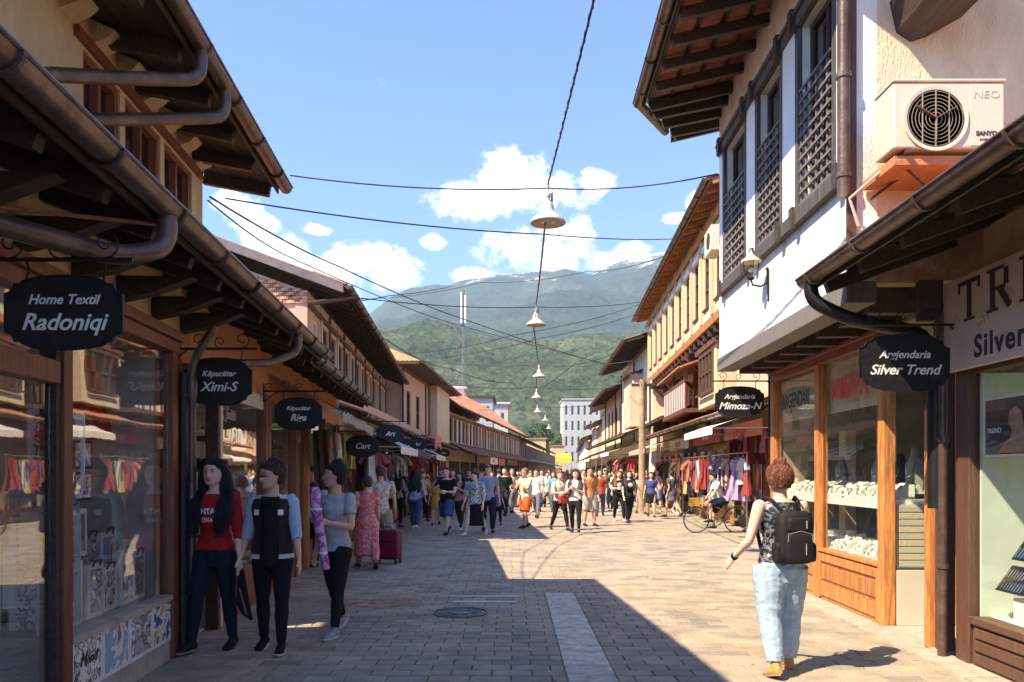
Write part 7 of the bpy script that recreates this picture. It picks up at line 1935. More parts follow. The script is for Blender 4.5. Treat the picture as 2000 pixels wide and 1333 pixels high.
# --- the woman with the backpack
Y0 = 6.22
BP = person('woman with red hair bun, pale blue jeans and black backpack seen from behind', X(1524, Y0), Y0, 4, 1.69, 1.06, near=True, hair=('bun', hair_red), top=('tank', picture_mat('print_dark_floral', [(.02, .02, .025), (.015, .015, .02), (.16, .16, .19), (.02, .02, .025)], 16, 11), 0, .0), bottom=('loose', jean_l), shoes=(cloth('tan_shoe', (.50, .27, .10)), mat('sole_tan', (.3, .2, .12), .7)),
            legs=[(-9, 10, 3), (9, 4, 2)], arms=[(0, 17, 48, -4), (10, 12, 40, 0)], head=(-8, 4))
pj = MB(); r_ = random.Random(3)
for k in range(16):
    a = r_.uniform(160, 380) if False else r_.uniform(175, 215); z = r_.uniform(.02, .2)
tpb = BP['tp']
def rbox(mb, c, s, n=3):
    """soft rounded box"""
    N = 10
    mb.grid  # noqa
    import itertools as it
    i0 = len(mb.v); M_ = 16; K_ = 9
    for j in range(K_+1):
        ph = -math.pi/2 + math.pi*j/K_
        for k in range(M_):
            th = 2*math.pi*k/M_; e = .42
            def sp(v_): return math.copysign(abs(v_)**e, v_)
            x = sp(math.cos(ph))*sp(math.cos(th)); y_ = sp(math.cos(ph))*sp(math.sin(th)); z = sp(math.sin(ph))
            mb.v.append(tpb(c[0]+s[0]*x, c[1]+s[1]*y_, c[2]+s[2]*z))
    for j in range(K_):
        for k in range(M_): a = i0+j*M_+k; b = i0+j*M_+(k+1) % M_; mb.f.append((a, b, b+M_, a+M_))
    return mb
t = BP['t']
bk = thing('backpack', 'black backpack worn by the woman in pale jeans', 'backpack', (0, 0, 0)); bk.location = BP['t'].location; bk.rotation_euler = (0, 0, rad(4)); LOC[bk.name] = Vector()
nyl = cloth('backpack_nylon', (.022, .018, .020), rough=.5)
build('main_bag', rbox(MB(), (.02, -.105, .145), (.083, .050, .125)), nyl, bk, smooth=True)
build('front_pocket', rbox(MB(), (.02, -.158, .10), (.066, .022, .072)), nyl, bk, smooth=True)
build('upper_pocket', rbox(MB(), (.02, -.150, .205), (.056, .020, .035)), nyl, bk, smooth=True)
for sx in (-1, 1):
    build('side_pocket', rbox(MB(), (.02+sx*.082, -.105, .075), (.014, .035, .045)), nyl, bk, smooth=True)
    build('shoulder_strap', MB().tube([tpb(.02+sx*.04, -.085, .26), tpb(sx*.062, -.055, .318), tpb(sx*.075, .0, .330), tpb(sx*.08, .058, .28), tpb(sx*.09, .07, .18), tpb(sx*.098, -.02, .06)], .019, 8, sq=.45), nyl, bk, smooth=True)
grip = cloth('strap_grey', (.3, .28, .27))
build('zip', MB().tube([tpb(.02-.058, -.178, .13), tpb(.02-.055, -.172, .165), tpb(.02, -.176, .178), tpb(.02+.055, -.172, .165), tpb(.02+.058, -.178, .13)], .003, 5), grip, bk)
build('reflective_tab', MB().tube([tpb(.05, -.176, .225), tpb(.05, -.176, .19)], .006, 5).tube([tpb(.045, -.182, .12), tpb(.045, -.182, .07)], .004, 5), grip, bk)
build('haul_loop', MB().tube([tpb(.0, -.09, .275), tpb(.005, -.1, .305), tpb(.035, -.1, .305), tpb(.04, -.09, .275)], .007, 6), nyl, bk, smooth=True)
# jeans details
S0, E, Wr, d1, d2, sx = BP['A'][0]
build('wristband', MB().tube([Wr-d2*.03, Wr-d2*.005], .031, 12), blackc, t, smooth=True)

# --- behind the three
Y4 = Yg(1105); p4 = person('person in a pale shirt with a dark strap across, behind the grey tee woman', X(612, Y4), Y4, 165, 1.72, 1.0, hair=('short', hair_black), skin=skin_b, top=('shirt', cloth('pale_lilac', (.52, .50, .58)), .8, -.03), bottom=('tight', blackc), head=(-30, 0))
build('bag_strap', MB().tube([p4['tp'](-.07, .07, .30), p4['tp'](0, .09, .2), p4['tp'](.08, .085, .07)], .014, 6, sq=.4), blackc, p4['t'])
Y5 = Yg(1110); person('woman in a long pink patterned dress beside the suitcase', X(716, Y5), Y5, 20, 1.58, 1.02, hair=('short', hair_brown), skin=skin_b, top=('dress', picture_mat('pink_dress', [(.62, .14, .14), (.7, .3, .27), (.55, .1, .12)], 22, 3), .7, -.36), bottom=('loose', MATS['pink_dress']), shoes=cloth('sandal', (.05, .03, .02)), legs=[(16, 6, 3), (-14, 14, 3)], head=(15, -14))
# suitcase
Ys = Yg(1100); t = thing('suitcase', 'burgundy wheeled suitcase standing in the shade beside the pink dress', 'suitcase', (X(757, Ys), Ys, 0)); local(t); t.rotation_euler = (0, 0, rad(-14))
wine = cloth('suitcase_wine', (.17, .012, .035), rough=.5)
build('case', MB().box(-.235, .235, -.14, .14, .07, .60), wine, t, bevel=.045)
build('front_pocket', MB().box(-.19, .19, -.172, -.141, .12, .36), wine, t, bevel=.02)
build('upper_pocket', MB().box(-.19, .19, -.165, -.141, .39, .54), wine, t, bevel=.015)
build('top_handle', MB().tube([(-.08, 0, .60), (-.07, 0, .64), (.07, 0, .64), (.08, 0, .60)], .012, 6), black_paint, t, smooth=True)
build('pull_handle', MB().tube([(-.1, .1, .6), (-.1, .1, .70), (.1, .1, .70), (.1, .1, .6)], .01, 6), steel, t)
for (a, b) in ((-.2, -.1), (.2, -.1), (-.2, .1), (.2, .1)): build('wheel', MB().lathe([(0, -.015), (.035, -.015), (.035, .015), (0, .015)], (a, b, .035), 12, 0), rubber, t)
for sx in (-1, 1): build('piping', MB().tube([(sx*.215, -.142, .1), (sx*.215, -.142, .57)], .006, 5), black_paint, t)

# --- the crowd: (label, u, v_feet, facing, H, build, female, hair, skin, top, bottom, legs, arms)
def C_(n, c): return cloth(n, c)
sh_w = cloth('shoe_white', (.7, .68, .66)); sh_b = cloth('shoe_dark', (.03, .028, .028))
wl_ = [(18, 6, 3), (-16, 14, 3)]; wr = [(-16, 14, 3), (18, 6, 3)]; st = [(3, 2, 4), (-3, 3, 4)]
ph = [(25, 10, 85, 35), (20, 12, 80, 30)]; dn = [(-8, 8, 15, 0), (8, 8, 20, 0)]
print_bw = picture_mat('print_black_white', [(.03, .03, .03), (.62, .66, .66), (.05, .05, .06), (.6, .62, .6)], 16, 5)
print_purple = picture_mat('print_purple_white', [(.6, .6, .65), (.22, .12, .35), (.65, .65, .7)], 12, 6)
pattern_shirt = picture_mat('print_beige_check', [(.55, .48, .38), (.25, .2, .16), (.6, .55, .45)], 26, 7)
crowd = [
 ('man in a patterned beige shirt walking off behind the pink dress', 743, 1085, -8, 1.80, 1.05, False, ('short', hair_brown), skin_b, ('shirt', pattern_shirt, .6, -.04), ('shorts', C_('khaki', (.32, .26, .18)), .5), wl_, dn, sh_w),
 ('woman in a grey blouse and black trousers with her back turned', 776, 1030, 10, 1.68, 1.0, True, ('long', hair_black), skin_a, ('shirt', C_('blouse_grey', (.40, .38, .40)), .9, -.02), ('tight', blackc), st, ph, sh_b),
 ('woman in a white and purple top and blue jeans seen from behind', 811, 1034, -5, 1.72, 1.02, True, ('long', hair_black), skin_a, ('shirt', print_purple, 1.7, -.02), ('jeans', jean_b), wl_, dn, sh_w),
 ('child in a red top near the yellow dress', 834, 1012, 160, 1.45, .95, True, ('short', hair_black), skin_a, ('shirt', C_('top_red', (.55, .03, .03)), .6, -.02), ('tight', C_('red_pants', (.2, .02, .02))), st, dn, sh_b),
 ('girl in a mustard yellow dress', 851, 1026, 200, 1.42, .95, True, ('short', hair_brown), skin_b, ('dress', C_('mustard', (.55, .32, .05)), .5, -.16), None, wr, dn, sh_b),
 ('man in a black tee and blue denim shorts striding left', 872, 1044, 150, 1.80, 1.08, False, ('short', hair_black), skin_a, ('shirt', blackc, .55, -.04), ('shorts', jean_b, .5), [(22, 6, 3), (-18, 16, 3)], ph, sh_b),
 ('woman in a tan top looking down behind the black tee man', 899, 1036, 185, 1.66, .98, True, ('longfront', hair_black), skin_b, ('shirt', C_('top_tan', (.50, .30, .22)), .8, -.01), ('tight', C_('charcoal', (.05, .05, .055))), wl_, ph, sh_w),
 ('woman in a black and white floral blouse and wide black skirt', 928, 1046, 180, 1.70, 1.12, True, ('bun', hair_brown), skin_a, ('shirt', print_bw, 1.2, -.10), ('skirt', blackc, .8), wr, dn, sh_w),
 ('tall man in a grey blue shirt behind the floral blouse', 953, 1040, 176, 1.82, 1.05, False, ('short', hair_brown), skin_a, ('shirt', C_('shirt_greyblue', (.30, .32, .42)), .6, -.04), ('jeans', jean_d), wl_, dn, sh_b),
 ('small child in a purple top by the shade edge', 972, 1026, 170, 1.15, 1.0, True, ('short', hair_black), skin_a, ('shirt', C_('top_purple', (.20, .12, .30)), .6, -.03), ('tight', blackc), st, dn, sh_b),
 ('man in orange red shorts and a pale yellow tee', 1026, 1031, 160, 1.76, 1.1, False, ('short', hair_fair), skin_b, ('shirt', C_('tee_paleyellow', (.66, .62, .42)), .6, -.05), ('shorts', C_('shorts_orange', (.70, .12, .03)), .5), [(16, 5, 6), (-14, 12, 6)], ph, sh_b),
 ('person in a white shirt just behind the orange shorts', 1048, 1012, 170, 1.74, 1.05, False, ('short', hair_black), skin_a, ('shirt', whitec, .7, -.04), ('jeans', C_('grey_trousers', (.2, .2, .22))), wl_, dn, sh_b),
 ('woman in a pale yellow blouse and black leggings carrying a red bag', 1093, 1036, 180, 1.70, .98, True, ('bun', hair_red), skin_a, ('shirt', C_('blouse_cream', (.68, .62, .48)), 1.1, -.01), ('tight', blackc), wl_, ph, sh_b),
 ('woman in a white blouse and black trousers stepping forward in the sun', 1124, 1042, 178, 1.74, .95, True, ('longfront', hair_brown), skin_a, ('shirt', C_('blouse_white', (.72, .70, .66)), 1.0, .0), ('tight', blackc), [(20, 4, 3), (-14, 12, 2)], ph, sh_b),
 ('man in an orange open shirt and pale shorts', 1152, 1028, 184, 1.76, 1.08, False, ('short', hair_black), skin_b, ('shirt', C_('shirt_orange', (.60, .26, .10)), .7, -.05), ('shorts', C_('shorts_pale', (.48, .46, .40)), .5), st, dn, sh_b),
 ('left one of two women in black tops with white prints', 1209, 1019, 172, 1.70, 1.0, True, ('longfront', hair_red), skin_a, ('shirt', C_('black_print_top', (.02, .02, .022)), .6, -.02), ('tight', blackc), wl_, [(0, 8, 12, 0), (30, 20, 70, 40)], sh_w),
 ('right one of two women in black tops with white prints', 1228, 1021, 186, 1.70, 1.06, True, ('longfront', hair_brown), skin_a, ('shirt', C_('black_print_top', (.02, .02, .022)), .6, -.03), ('tight', blackc), [(-20, 10, 3), (20, 8, 5)], dn, sh_b),
 ('woman in a navy top and short black skirt', 1272, 1010, 182, 1.66, 1.0, True, ('long', hair_brown), skin_b, ('shirt', C_('top_navy', (.06, .08, .22)), .5, -.02), ('skirt', blackc, .45), wl_, dn, sh_b),
 ('woman in a purple top walking left of the bicycle', 1322, 1004, 190, 1.68, 1.0, True, ('short', hair_brown), skin_a, ('shirt', C_('top_violet', (.30, .12, .38)), .5, -.03), ('shorts', C_('dark_shorts', (.03, .03, .035)), .45), wr, dn, sh_w),
 ('woman in a lilac coat standing behind the bicycle', 1425, 1012, 150, 1.68, 1.0, True, ('short', hair_black), skin_a, ('dress', C_('coat_lilac', (.45, .36, .60)), 1.6, -.2), ('tight', blackc), st, dn, sh_b),
 ('person in a teal jacket at the clothes rail on the right', 1468, 1008, 60, 1.70, 1.0, True, ('short', hair_black), skin_a, ('shirt', C_('jacket_teal', (.10, .28, .34)), 1.7, -.02), ('jeans', jean_d), st, dn, sh_b),
 ('man in a grey tee in front of the striped awning', 742, 1040, 175, 1.78, 1.0, False, ('short', hair_black), skin_b, ('shirt', C_('tee_midgrey', (.22, .22, .24)), .6, -.04), ('jeans', jean_d), st, dn, sh_b),
 ('man in a white shirt near the low brown shops', 795, 1006, 170, 1.76, 1.0, False, ('short', hair_brown), skin_a, ('shirt', C_('shirt_ivory', (.66, .63, .56)), .7, -.04), ('jeans', C_('khaki', (.32, .26, .18))), wl_, dn, sh_b),
 ('woman in a wine red blouse far back in the left shade', 884, 1003, 180, 1.66, 1.0, True, ('long', hair_black), skin_a, ('shirt', C_('blouse_wine', (.22, .02, .04)), .8, -.02), ('tight', blackc), wl_, dn, sh_b),
 ('man in a dark green shirt among the far shade crowd', 917, 1001, 182, 1.76, 1.0, False, ('short', hair_black), skin_b, ('shirt', C_('shirt_green', (.04, .09, .05)), .6, -.04), ('jeans', jean_b), wr, dn, sh_b),
 ('tall person in black at the edge of the far shade', 986, 1008, 178, 1.80, 1.0, False, ('short', hair_black), skin_a, ('shirt', blackc, 1.6, -.03), ('jeans', jean_d), wl_, dn, sh_b),
 ('woman in a white sunlit top beyond the orange shorts', 1068, 1000, 180, 1.68, 1.0, True, ('short', hair_black), skin_a, ('shirt', C_('top_bright', (.74, .72, .70)), .7, -.02), ('jeans', jean_b), wl_, dn, sh_b),
 ('distant man in a white tee in mid street', 1058, 990, 178, 1.76, 1.0, False, ('short', hair_brown), skin_a, ('shirt', C_('tee_white2', (.70, .70, .70)), .6, -.04), ('jeans', jean_d), wl_, dn, sh_b),
 ('distant woman in a coral top in mid street', 1080, 985, 182, 1.66, 1.0, True, ('long', hair_brown), skin_a, ('shirt', C_('top_coral', (.60, .20, .15)), .6, -.02), ('tight', blackc), wr, dn, sh_b),
 ('distant man in a pale blue shirt behind the white blouse', 1140, 1000, 175, 1.78, 1.0, False, ('short', hair_black), skin_b, ('shirt', C_('shirt_paleblue', (.40, .50, .62)), .7, -.04), ('jeans', C_('khaki', (.32, .26, .18))), wl_, dn, sh_b),
 ('man with a grey cap and dark shirt behind the two in black', 1182, 994, 176, 1.78, 1.0, False, ('short', hair_grey), skin_a, ('shirt', C_('shirt_slate', (.10, .11, .13)), .6, -.04), ('jeans', jean_b), wr, dn, sh_b),
 ('distant woman in a brown dress by the timber pole', 1242, 990, 185, 1.64, 1.0, True, ('long', hair_black), skin_a, ('dress', C_('dress_brown', (.20, .10, .05)), .5, -.2), None, st, dn, sh_b),
 ('man in a dark blue shirt standing at the right shopfront', 1300, 992, 120, 1.76, 1.0, False, ('short', hair_black), skin_b, ('shirt', C_('shirt_navy2', (.04, .06, .14)), .7, -.04), ('jeans', jean_d), st, dn, sh_b),
 ('woman in a sand coloured jacket between the mustard dress and the shops', 826, 1018, 175, 1.66, 1.0, True, ('short', hair_brown), skin_a, ('shirt', C_('jacket_sand', (.45, .36, .25)), 1.6, -.03), ('jeans', jean_d), wl_, dn, sh_b),
 ('man in a pale pink polo behind the black tee man', 884, 1014, 178, 1.76, 1.05, False, ('short', hair_black), skin_b, ('shirt', C_('polo_pink', (.60, .36, .36)), .6, -.04), ('shorts', C_('dark_shorts', (.03, .03, .035)), .5), wr, dn, sh_w),
 ('woman in a rust cardigan behind the floral blouse', 938, 1010, 182, 1.64, 1.0, True, ('long', hair_fair), skin_a, ('shirt', C_('cardigan_rust', (.38, .12, .05)), 1.6, -.04), ('tight', blackc), wl_, dn, sh_b),
 ('man in a cream shirt far back beside the tall person in black', 1000, 1002, 176, 1.76, 1.0, False, ('short', hair_grey), skin_b, ('shirt', C_('shirt_cream2', (.60, .55, .44)), .7, -.04), ('jeans', C_('grey_trousers', (.2, .2, .22))), wr, dn, sh_b),
 ('woman in a dark plum dress standing in the far left shade', 962, 998, 184, 1.64, 1.0, True, ('long', hair_black), skin_a, ('dress', C_('dress_plum', (.10, .03, .08)), .5, -.2), None, st, dn, sh_b),
 ('man in a charcoal shirt in the far left shade', 862, 1000, 170, 1.78, 1.0, False, ('short', hair_black), skin_b, ('shirt', C_('charcoal', (.05, .05, .055)), .6, -.04), ('jeans', jean_b), wl_, dn, sh_b),
 ('woman in a turquoise top in the sunlit middle distance', 1082, 1003, 178, 1.66, 1.0, True, ('long', hair_brown), skin_a, ('shirt', C_('top_turquoise', (.08, .36, .38)), .6, -.02), ('jeans', C_('khaki', (.32, .26, .18))), wl_, dn, sh_w),
 ('man in a brick red polo walking right of the orange shirt', 1172, 1008, 182, 1.76, 1.05, False, ('short', hair_brown), skin_b, ('shirt', C_('polo_brick', (.40, .08, .05)), .6, -.04), ('jeans', jean_b), wr, dn, sh_b),
 ('woman in a beige dress walking near the white awning', 1252, 1004, 176, 1.64, 1.0, True, ('short', hair_fair), skin_a, ('dress', C_('dress_beige', (.52, .42, .30)), .5, -.2), None, wl_, dn, sh_b),
 ('man in a grey striped shirt at the right rails', 1340, 1000, 150, 1.76, 1.0, False, ('short', hair_black), skin_b, ('shirt', C_('stripe_grey', (.34, .34, .36)), .7, -.04), ('jeans', jean_d), st, dn, sh_b),
 ('woman in a bright red coat by the clothes rails on the right', 1392, 998, 60, 1.68, 1.0, True, ('long', hair_black), skin_a, ('dress', C_('coat_red', (.48, .03, .03)), 1.6, -.2), ('tight', blackc), st, dn, sh_b),
 ('distant woman in pale green walking in the sun', 1190, 986, 180, 1.66, 1.0, True, ('long', hair_brown), skin_a, ('shirt', C_('top_palegreen', (.36, .46, .30)), .6, -.03), ('jeans', jean_d), wr, dn, sh_b),
 ('distant man in black with white trousers in the sun', 1118, 990, 178, 1.78, 1.0, False, ('short', hair_black), skin_b, ('shirt', blackc, .6, -.03), ('jeans', C_('white_trousers', (.66, .64, .6))), wl_, dn, sh_b),
 ('tiny far couple member in red walking away', 1100, 972, 0, 1.68, 1.0, True, ('short', hair_black), skin_a, ('shirt', C_('top_red', (.55, .03, .03)), .6, -.02), ('tight', blackc), wl_, dn, sh_b),
 ('tiny far walker in black beside the red one', 1108, 971, 0, 1.78, 1.0, False, ('short', hair_black), skin_a, ('shirt', blackc, .6, -.03), ('jeans', jean_b), wr, dn, sh_b),
 ('tiny far walker in pale clothes at the left row', 1036, 974, 178, 1.74, 1.0, False, ('short', hair_grey), skin_a, ('shirt', C_('shirt_ivory', (.66, .63, .56)), .6, -.04), ('jeans', C_('khaki', (.32, .26, .18))), wl_, dn, sh_b),
 ('tiny far walker in a blue top under the orange roof', 1012, 982, 180, 1.70, 1.0, True, ('long', hair_black), skin_a, ('shirt', C_('top_blue', (.08, .16, .4)), .6, -.03), ('tight', blackc), wr, dn, sh_b),
 ('tiny far walker in a white dress on the right', 1168, 980, 180, 1.66, 1.0, True, ('long', hair_brown), skin_a, ('dress', C_('dress_white', (.7, .68, .62)), .5, -.2), None, wr, dn, sh_b),
]
PP = {}
fill_c = [('olive', (.16, .17, .07)), ('charcoal', (.05, .05, .055)), ('ivory', (.62, .59, .50)), ('rose', (.50, .22, .24)), ('denim blue', (.10, .17, .30)), ('maroon', (.16, .03, .04)), ('chalk white', (.68, .67, .65)), ('slate', (.14, .16, .19)), ('tangerine', (.58, .22, .06)), ('lavender', (.36, .30, .46))]
fill_k = [('tee', 'shirt', .6), ('long sleeved top', 'shirt', 1.7), ('short dress', 'dress', .5)]
spots = [(724, 1012), (755, 1000), (768, 1016), (783, 1000), (803, 996), (820, 992), (846, 994), (872, 992), (906, 992), (930, 994), (944, 992), (975, 996), (992, 990), (1020, 992), (1036, 1000), (1046, 984), (1072, 988), (1094, 994), (1106, 1002), (1132, 990), (1150, 994), (1164, 1000), (1200, 1000), (1214, 990), (1236, 1002), (1262, 992), (1284, 1000), (1312, 1010), (1330, 994), (1356, 1004), (1372, 992), (1406, 1002), (1446, 1012), (1482, 1022)]
for k, (u, v) in enumerate(spots):
    cn, cc_ = fill_c[k % 10]; kn, kk, sl_ = fill_k[(k // 10 + k) % 3]; fem_ = kk == 'dress' or k % 2 == 0
    where_ = 'at the back of the shaded crowd' if u < 1000 else 'at the back of the sunlit crowd' if u < 1280 else 'by the right-hand clothes rails'
    hr = [('short', hair_black), ('long', hair_brown), ('short', hair_brown), ('long', hair_black), ('bun', hair_fair)][k % 5]
    crowd.append((f"{'woman' if fem_ else 'man'} in a {cn} {kn} {where_}" + (' farther off' if k >= 30 else ''), u, v, R.choice([0, 175, 185, 150, 200, 60]), 1.62+.16*R.random() if fem_ else 1.72+.12*R.random(), R.uniform(.95, 1.1), fem_, hr if fem_ else ('short', hr[1]), skin_a if k % 3 else skin_b,
                  (kk, cloth('fill_'+cn.replace(' ', '_'), cc_), sl_, -.16 if kk == 'dress' else -.03), None if kk == 'dress' else (['jeans', 'tight', 'shorts'][k % 3], [jean_d, blackc, jean_b][k % 3], .5 if k % 3 == 2 else 1.0), [wl_, wr, st][k % 3], [dn, ph][k % 4 == 0], sh_b if k % 2 else sh_w))
for (lab, u, v, fc, H, g_, fem, hair, sk_, top, bot, lg, ar, sho) in crowd:
    Yp = Yg(v)
    jj = lambda q: (q[0]+R.uniform(-9, 9), q[1]+R.uniform(-3, 7), max(5, q[2]+R.uniform(-15, 25)), q[3]+R.uniform(-5, 8))
    ar = [jj(q) for q in ar]; lg = [(a_*R.uniform(.7, 1.35), b_*R.uniform(.6, 1.6), c_) for (a_, b_, c_) in lg]; fc = fc + R.uniform(-32, 32)
    PP[lab] = person(lab, X(u, Yp), Yp, fc, H, g_, fem, False, sk_, hair, top, bot, sho, lg, ar, head=(R.uniform(-20, 20), R.uniform(-8, 3)))
for lab in ('left one of two women in black tops with white prints', 'right one of two women in black tops with white prints'):
    q = PP[lab]; build('shirt_print', MB().ball(q['tp'](0, .078, .21), (.09, .02, .07)), letter_white, q['t'])
q = PP['woman in a pale yellow blouse and black leggings carrying a red bag']
tt = thing('handbag', 'red handbag carried in front by the woman in the yellow blouse', 'bag', q['t'].location); local(tt); tt.rotation_euler = q['t'].rotation_euler
build('bag_body', MB().cbox(q['tp'](0, .15, .02), (.3, .12, .22)), cloth('bag_red', (.45, .06, .05)), tt, bevel=.03); build('strap', MB().tube([q['tp'](-.07, .15, .08), q['tp'](-.08, .1, .25), q['tp'](0, .12, .3)], .01, 5), cloth('bag_red', (.45, .06, .05)), tt)
q = PP['man with a grey cap and dark shirt behind the two in black']
build('cap', MB().ball(q['headp'](0, -.03, .82), (.46*q['hh'], .5*q['hh'], .26*q['hh'])).cbox(q['headp'](0, .5, .78), (.6*q['hh'], .4*q['hh'], .04*q['hh'])), cloth('cap_grey', (.3, .3, .3)), q['t'], smooth=True)

# --- bicycle and rider, heading left
Yb = 20.4; xb = X(1360, Yb)
t = thing('bicycle', 'yellow framed bicycle with a front basket ridden leftwards in the sun', 'bicycle', (xb, Yb, 0)); local(t)
wr_ = .345; wb = 1.07
fy = mat('bike_yellow', (.55, .36, .05), .35, .1, 8)
for i, x_ in enumerate((0, wb)):
    w = build('wheel', MB().lathe([(wr_-.022, -.018), (wr_, -.018), (wr_+.006, 0), (wr_, .018), (wr_-.022, .018), (wr_-.022, -.018)], (x_, 0, wr_), 32, 1), rubber, t, smooth=True)
    build('rim', MB().lathe([(wr_-.034, -.012), (wr_-.022, -.012), (wr_-.022, .012), (wr_-.034, .012), (wr_-.034, -.012)], (x_, 0, wr_), 32, 1), steel, w)
    sp_ = MB()
    for k in range(18): a = 2*math.pi*k/18; sp_.tube([(x_, 0, wr_), (x_+(wr_-.03)*math.cos(a), 0, wr_+(wr_-.03)*math.sin(a))], .0025, 3, cap=False)
    build('spokes', sp_, steel, w, kind='stuff'); build('hub', MB().lathe([(0, -.03), (.02, -.03), (.02, .03), (0, .03)], (x_, 0, wr_), 10, 1), steel, w)
bb = (.60, 0, .28); seat_t = (.74, 0, .78); headt = (.19, 0, .80); headb = (.15, 0, .66)
build('frame', MB().tube([headt, headb], .02, 8).tube([headb, bb], .018, 8).tube([headt, (.70, 0, .62)], .016, 8).tube([bb, seat_t], .016, 8).tube([bb, (wb, 0, wr_)], .012, 6).tube([(.70, 0, .62), (wb, 0, wr_)], .010, 6), fy, t, smooth=True)
build('fork', MB().tube([headb, (.08, .03, .45), (0, .03, wr_)], .011, 6).tube([headb, (.08, -.03, .45), (0, -.03, wr_)], .011, 6), fy, t, smooth=True)
build('saddle', MB().ball((.77, 0, .90), (.13, .06, .03)).ball((.84, 0, .90), (.07, .09, .035)).tube([seat_t, (.76, 0, .88)], .012, 6), black_paint, t, smooth=True)
build('handlebar', MB().tube([headt, (.20, 0, .93)], .012, 6).tube([(.33, -.27, .97), (.2, -.2, .98), (.18, 0, .94), (.2, .2, .98), (.33, .27, .97)], .011, 6), steel, t, smooth=True)
build('crank', MB().lathe([(0, -.02), (.08, -.02), (.08, -.014), (0, -.014)], bb, 18, 1).tube([(bb[0], -.05, bb[2]), (bb[0]-.12, -.05, bb[2]-.12)], .01, 5).tube([(bb[0], .05, bb[2]), (bb[0]+.12, .05, bb[2]+.12)], .01, 5), steel, t)
for (px, py, pz) in ((bb[0]-.12, -.09, bb[2]-.12), (bb[0]+.12, .09, bb[2]+.12)): build('pedal', MB().cbox((px, py, pz), (.09, .08, .02)), rubber, t)
ck = MB()
for k in range(9):
    for j in range(4): pass
for j in range(5): ck.tube([(-.17, -.13, .72+.05*j), (.06, -.13, .72+.05*j), (.06, .13, .72+.05*j), (-.17, .13, .72+.05*j), (-.17, -.13, .72+.05*j)], .006, 4)
for k in range(9): ck.tube([(-.17+.23*k/8, -.13, .72), (-.17+.23*k/8, -.13, .92)], .004, 4); ck.tube([(-.17+.23*k/8, .13, .72), (-.17+.23*k/8, .13, .92)], .004, 4)
build('basket', ck, fy, t); build('mudguard', MB().tube([(wb+(wr_+.03)*math.cos(a), 0, wr_+(wr_+.03)*math.sin(a)) for a in [rad(20+14*k) for k in range(9)]], .018, 6, sq=.4), fy, t, smooth=True)
rd = person('cyclist in a white tee and dark shorts riding the yellow bicycle', xb+.72, Yb, 90, 1.66, .98, False, False, skin_b, ('short', hair_black), ('shirt', C_('tee_cyclist', (.72, .71, .70)), .6, -.02), ('shorts', jean_d, .5), sh_b, [(72, 70, 6), (38, 42, 6)], [(48, 6, 14, 0), (48, 6, 14, 0)], lean=24, head=(0, 14))
rd['t'].location.z = .10

# --- a child's scooter bag and small extras by the shops
t = thing('planter', 'green potted shrub standing by the low brown shops on the left', 'planter', (X(748, 18.2), 18.2, 0)); local(t)
build('pot', MB().lathe([(.12, 0), (.18, .3), (.2, .3), (.2, .33), (.17, .33), (.16, .28), (0, .28)], n=16), terracotta, t, smooth=True)
lf = MB(); r_ = random.Random(8)
for k in range(220):
    c = Vector((r_.gauss(0, .12), r_.gauss(0, .12), .5+r_.gauss(0, .13))); a, b = Vector((r_.gauss(0, 1), r_.gauss(0, 1), r_.gauss(0, 1))).normalized()*.05, Vector((r_.gauss(0, 1), r_.gauss(0, 1), r_.gauss(0, 1))).normalized()*.03
    i = len(lf.v); lf.v += [c-a, c+b, c+a, c-b]; lf.f.append((i, i+1, i+2, i+3))
build('foliage', lf, mat('leaf_green', (.05, .11, .03), .6, .4, 20), t, recalc=False, kind='stuff')

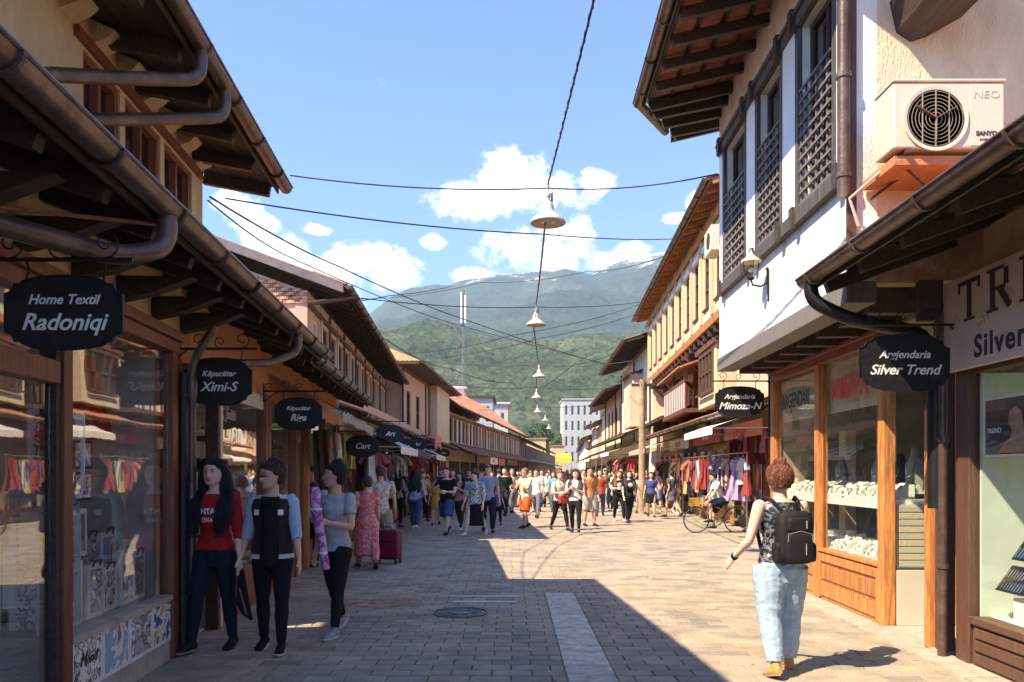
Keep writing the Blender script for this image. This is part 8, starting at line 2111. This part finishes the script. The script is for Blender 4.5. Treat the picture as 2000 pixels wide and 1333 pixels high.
# ================================================================== TREES AT THE STREET END
leafm = [mat('leaves_a', (.045, .085, .022), .7, .5, .8), mat('leaves_b', (.075, .12, .03), .7, .5, .8), mat('leaves_c', (.10, .13, .035), .7, .5, .8)]
def tree(lab, u, vtop, Y, spread, seed, m):
    r = random.Random(seed); H = (HZ-vtop)/F*Y + CAMH; x = X(u, Y)
    t = thing('broadleaf_tree', lab, 'tree', (x, Y, 0), 'trees beyond the street end'); local(t)
    tr = MB().tube([(0, 0, 0), (.1, 0, H*.3), (-.1, .1, H*.55)], [.28, .2, .1], 8)
    for k in range(6): a = r.uniform(0, 6.28); tr.tube([(0, 0, H*(.3+.05*k)), (math.cos(a)*spread*.3, math.sin(a)*spread*.3, H*(.5+.05*k)), (math.cos(a)*spread*.6, math.sin(a)*spread*.6, H*(.62+.05*k))], [.1, .07, .03], 5)
    build('trunk', tr, wood_brown, t, smooth=True)
    V = []; Fc = []
    cl = [(Vector((r.gauss(0, spread*.38), r.gauss(0, spread*.38), H*(.62+r.gauss(0, .14)))), r.uniform(.5, 1.1)*spread*.36) for _ in range(26)]
    for (c, rr) in cl:
        for k in range(150):
            d = Vector((r.gauss(0, 1), r.gauss(0, 1), r.gauss(0, 1))).normalized()*rr*r.uniform(.55, 1.05); p = c + d
            if p.z > H: p.z = H - r.random()*.4
            a = Vector((r.gauss(0, 1), r.gauss(0, 1), r.gauss(0, .6))).normalized()*.26; b = a.cross(Vector((r.gauss(0, 1), r.gauss(0, 1), r.gauss(0, 1)))).normalized()*.2
            i = len(V); V += [tuple(p-a), tuple(p+b), tuple(p+a), tuple(p-b)]; Fc.append((i, i+1, i+2, i+3))
    me = bpy.data.meshes.new('crown'); me.from_pydata(V, [], Fc); link('crown', me, m, t, kind='stuff')
tl = [('rounded dark tree left of the street end', 1040, 838, 225, 4.5, 0), ('tall green tree straight above the street end', 1066, 826, 250, 5.5, 1), ('light green tree beside the white office block', 1090, 846, 240, 4.5, 2), ('low bushy tree behind the small orange roof', 1022, 846, 210, 4, 1),
      ('small tree between the roofs and the hill on the left', 1000, 838, 190, 4, 0), ('yellowish tree behind the grey apartment', 992, 826, 180, 4.5, 2), ('dark tree at the right of the office block', 1178, 820, 260, 6, 0), ('tree peeping over the far right white houses', 1198, 800, 230, 6, 1)]
for k, (lab, u, vt, Y, sp_, mi) in enumerate(tl): tree(lab, u, vt, Y, sp_, k+3, leafm[mi])

flush()
for f_ in AFTER: f_()
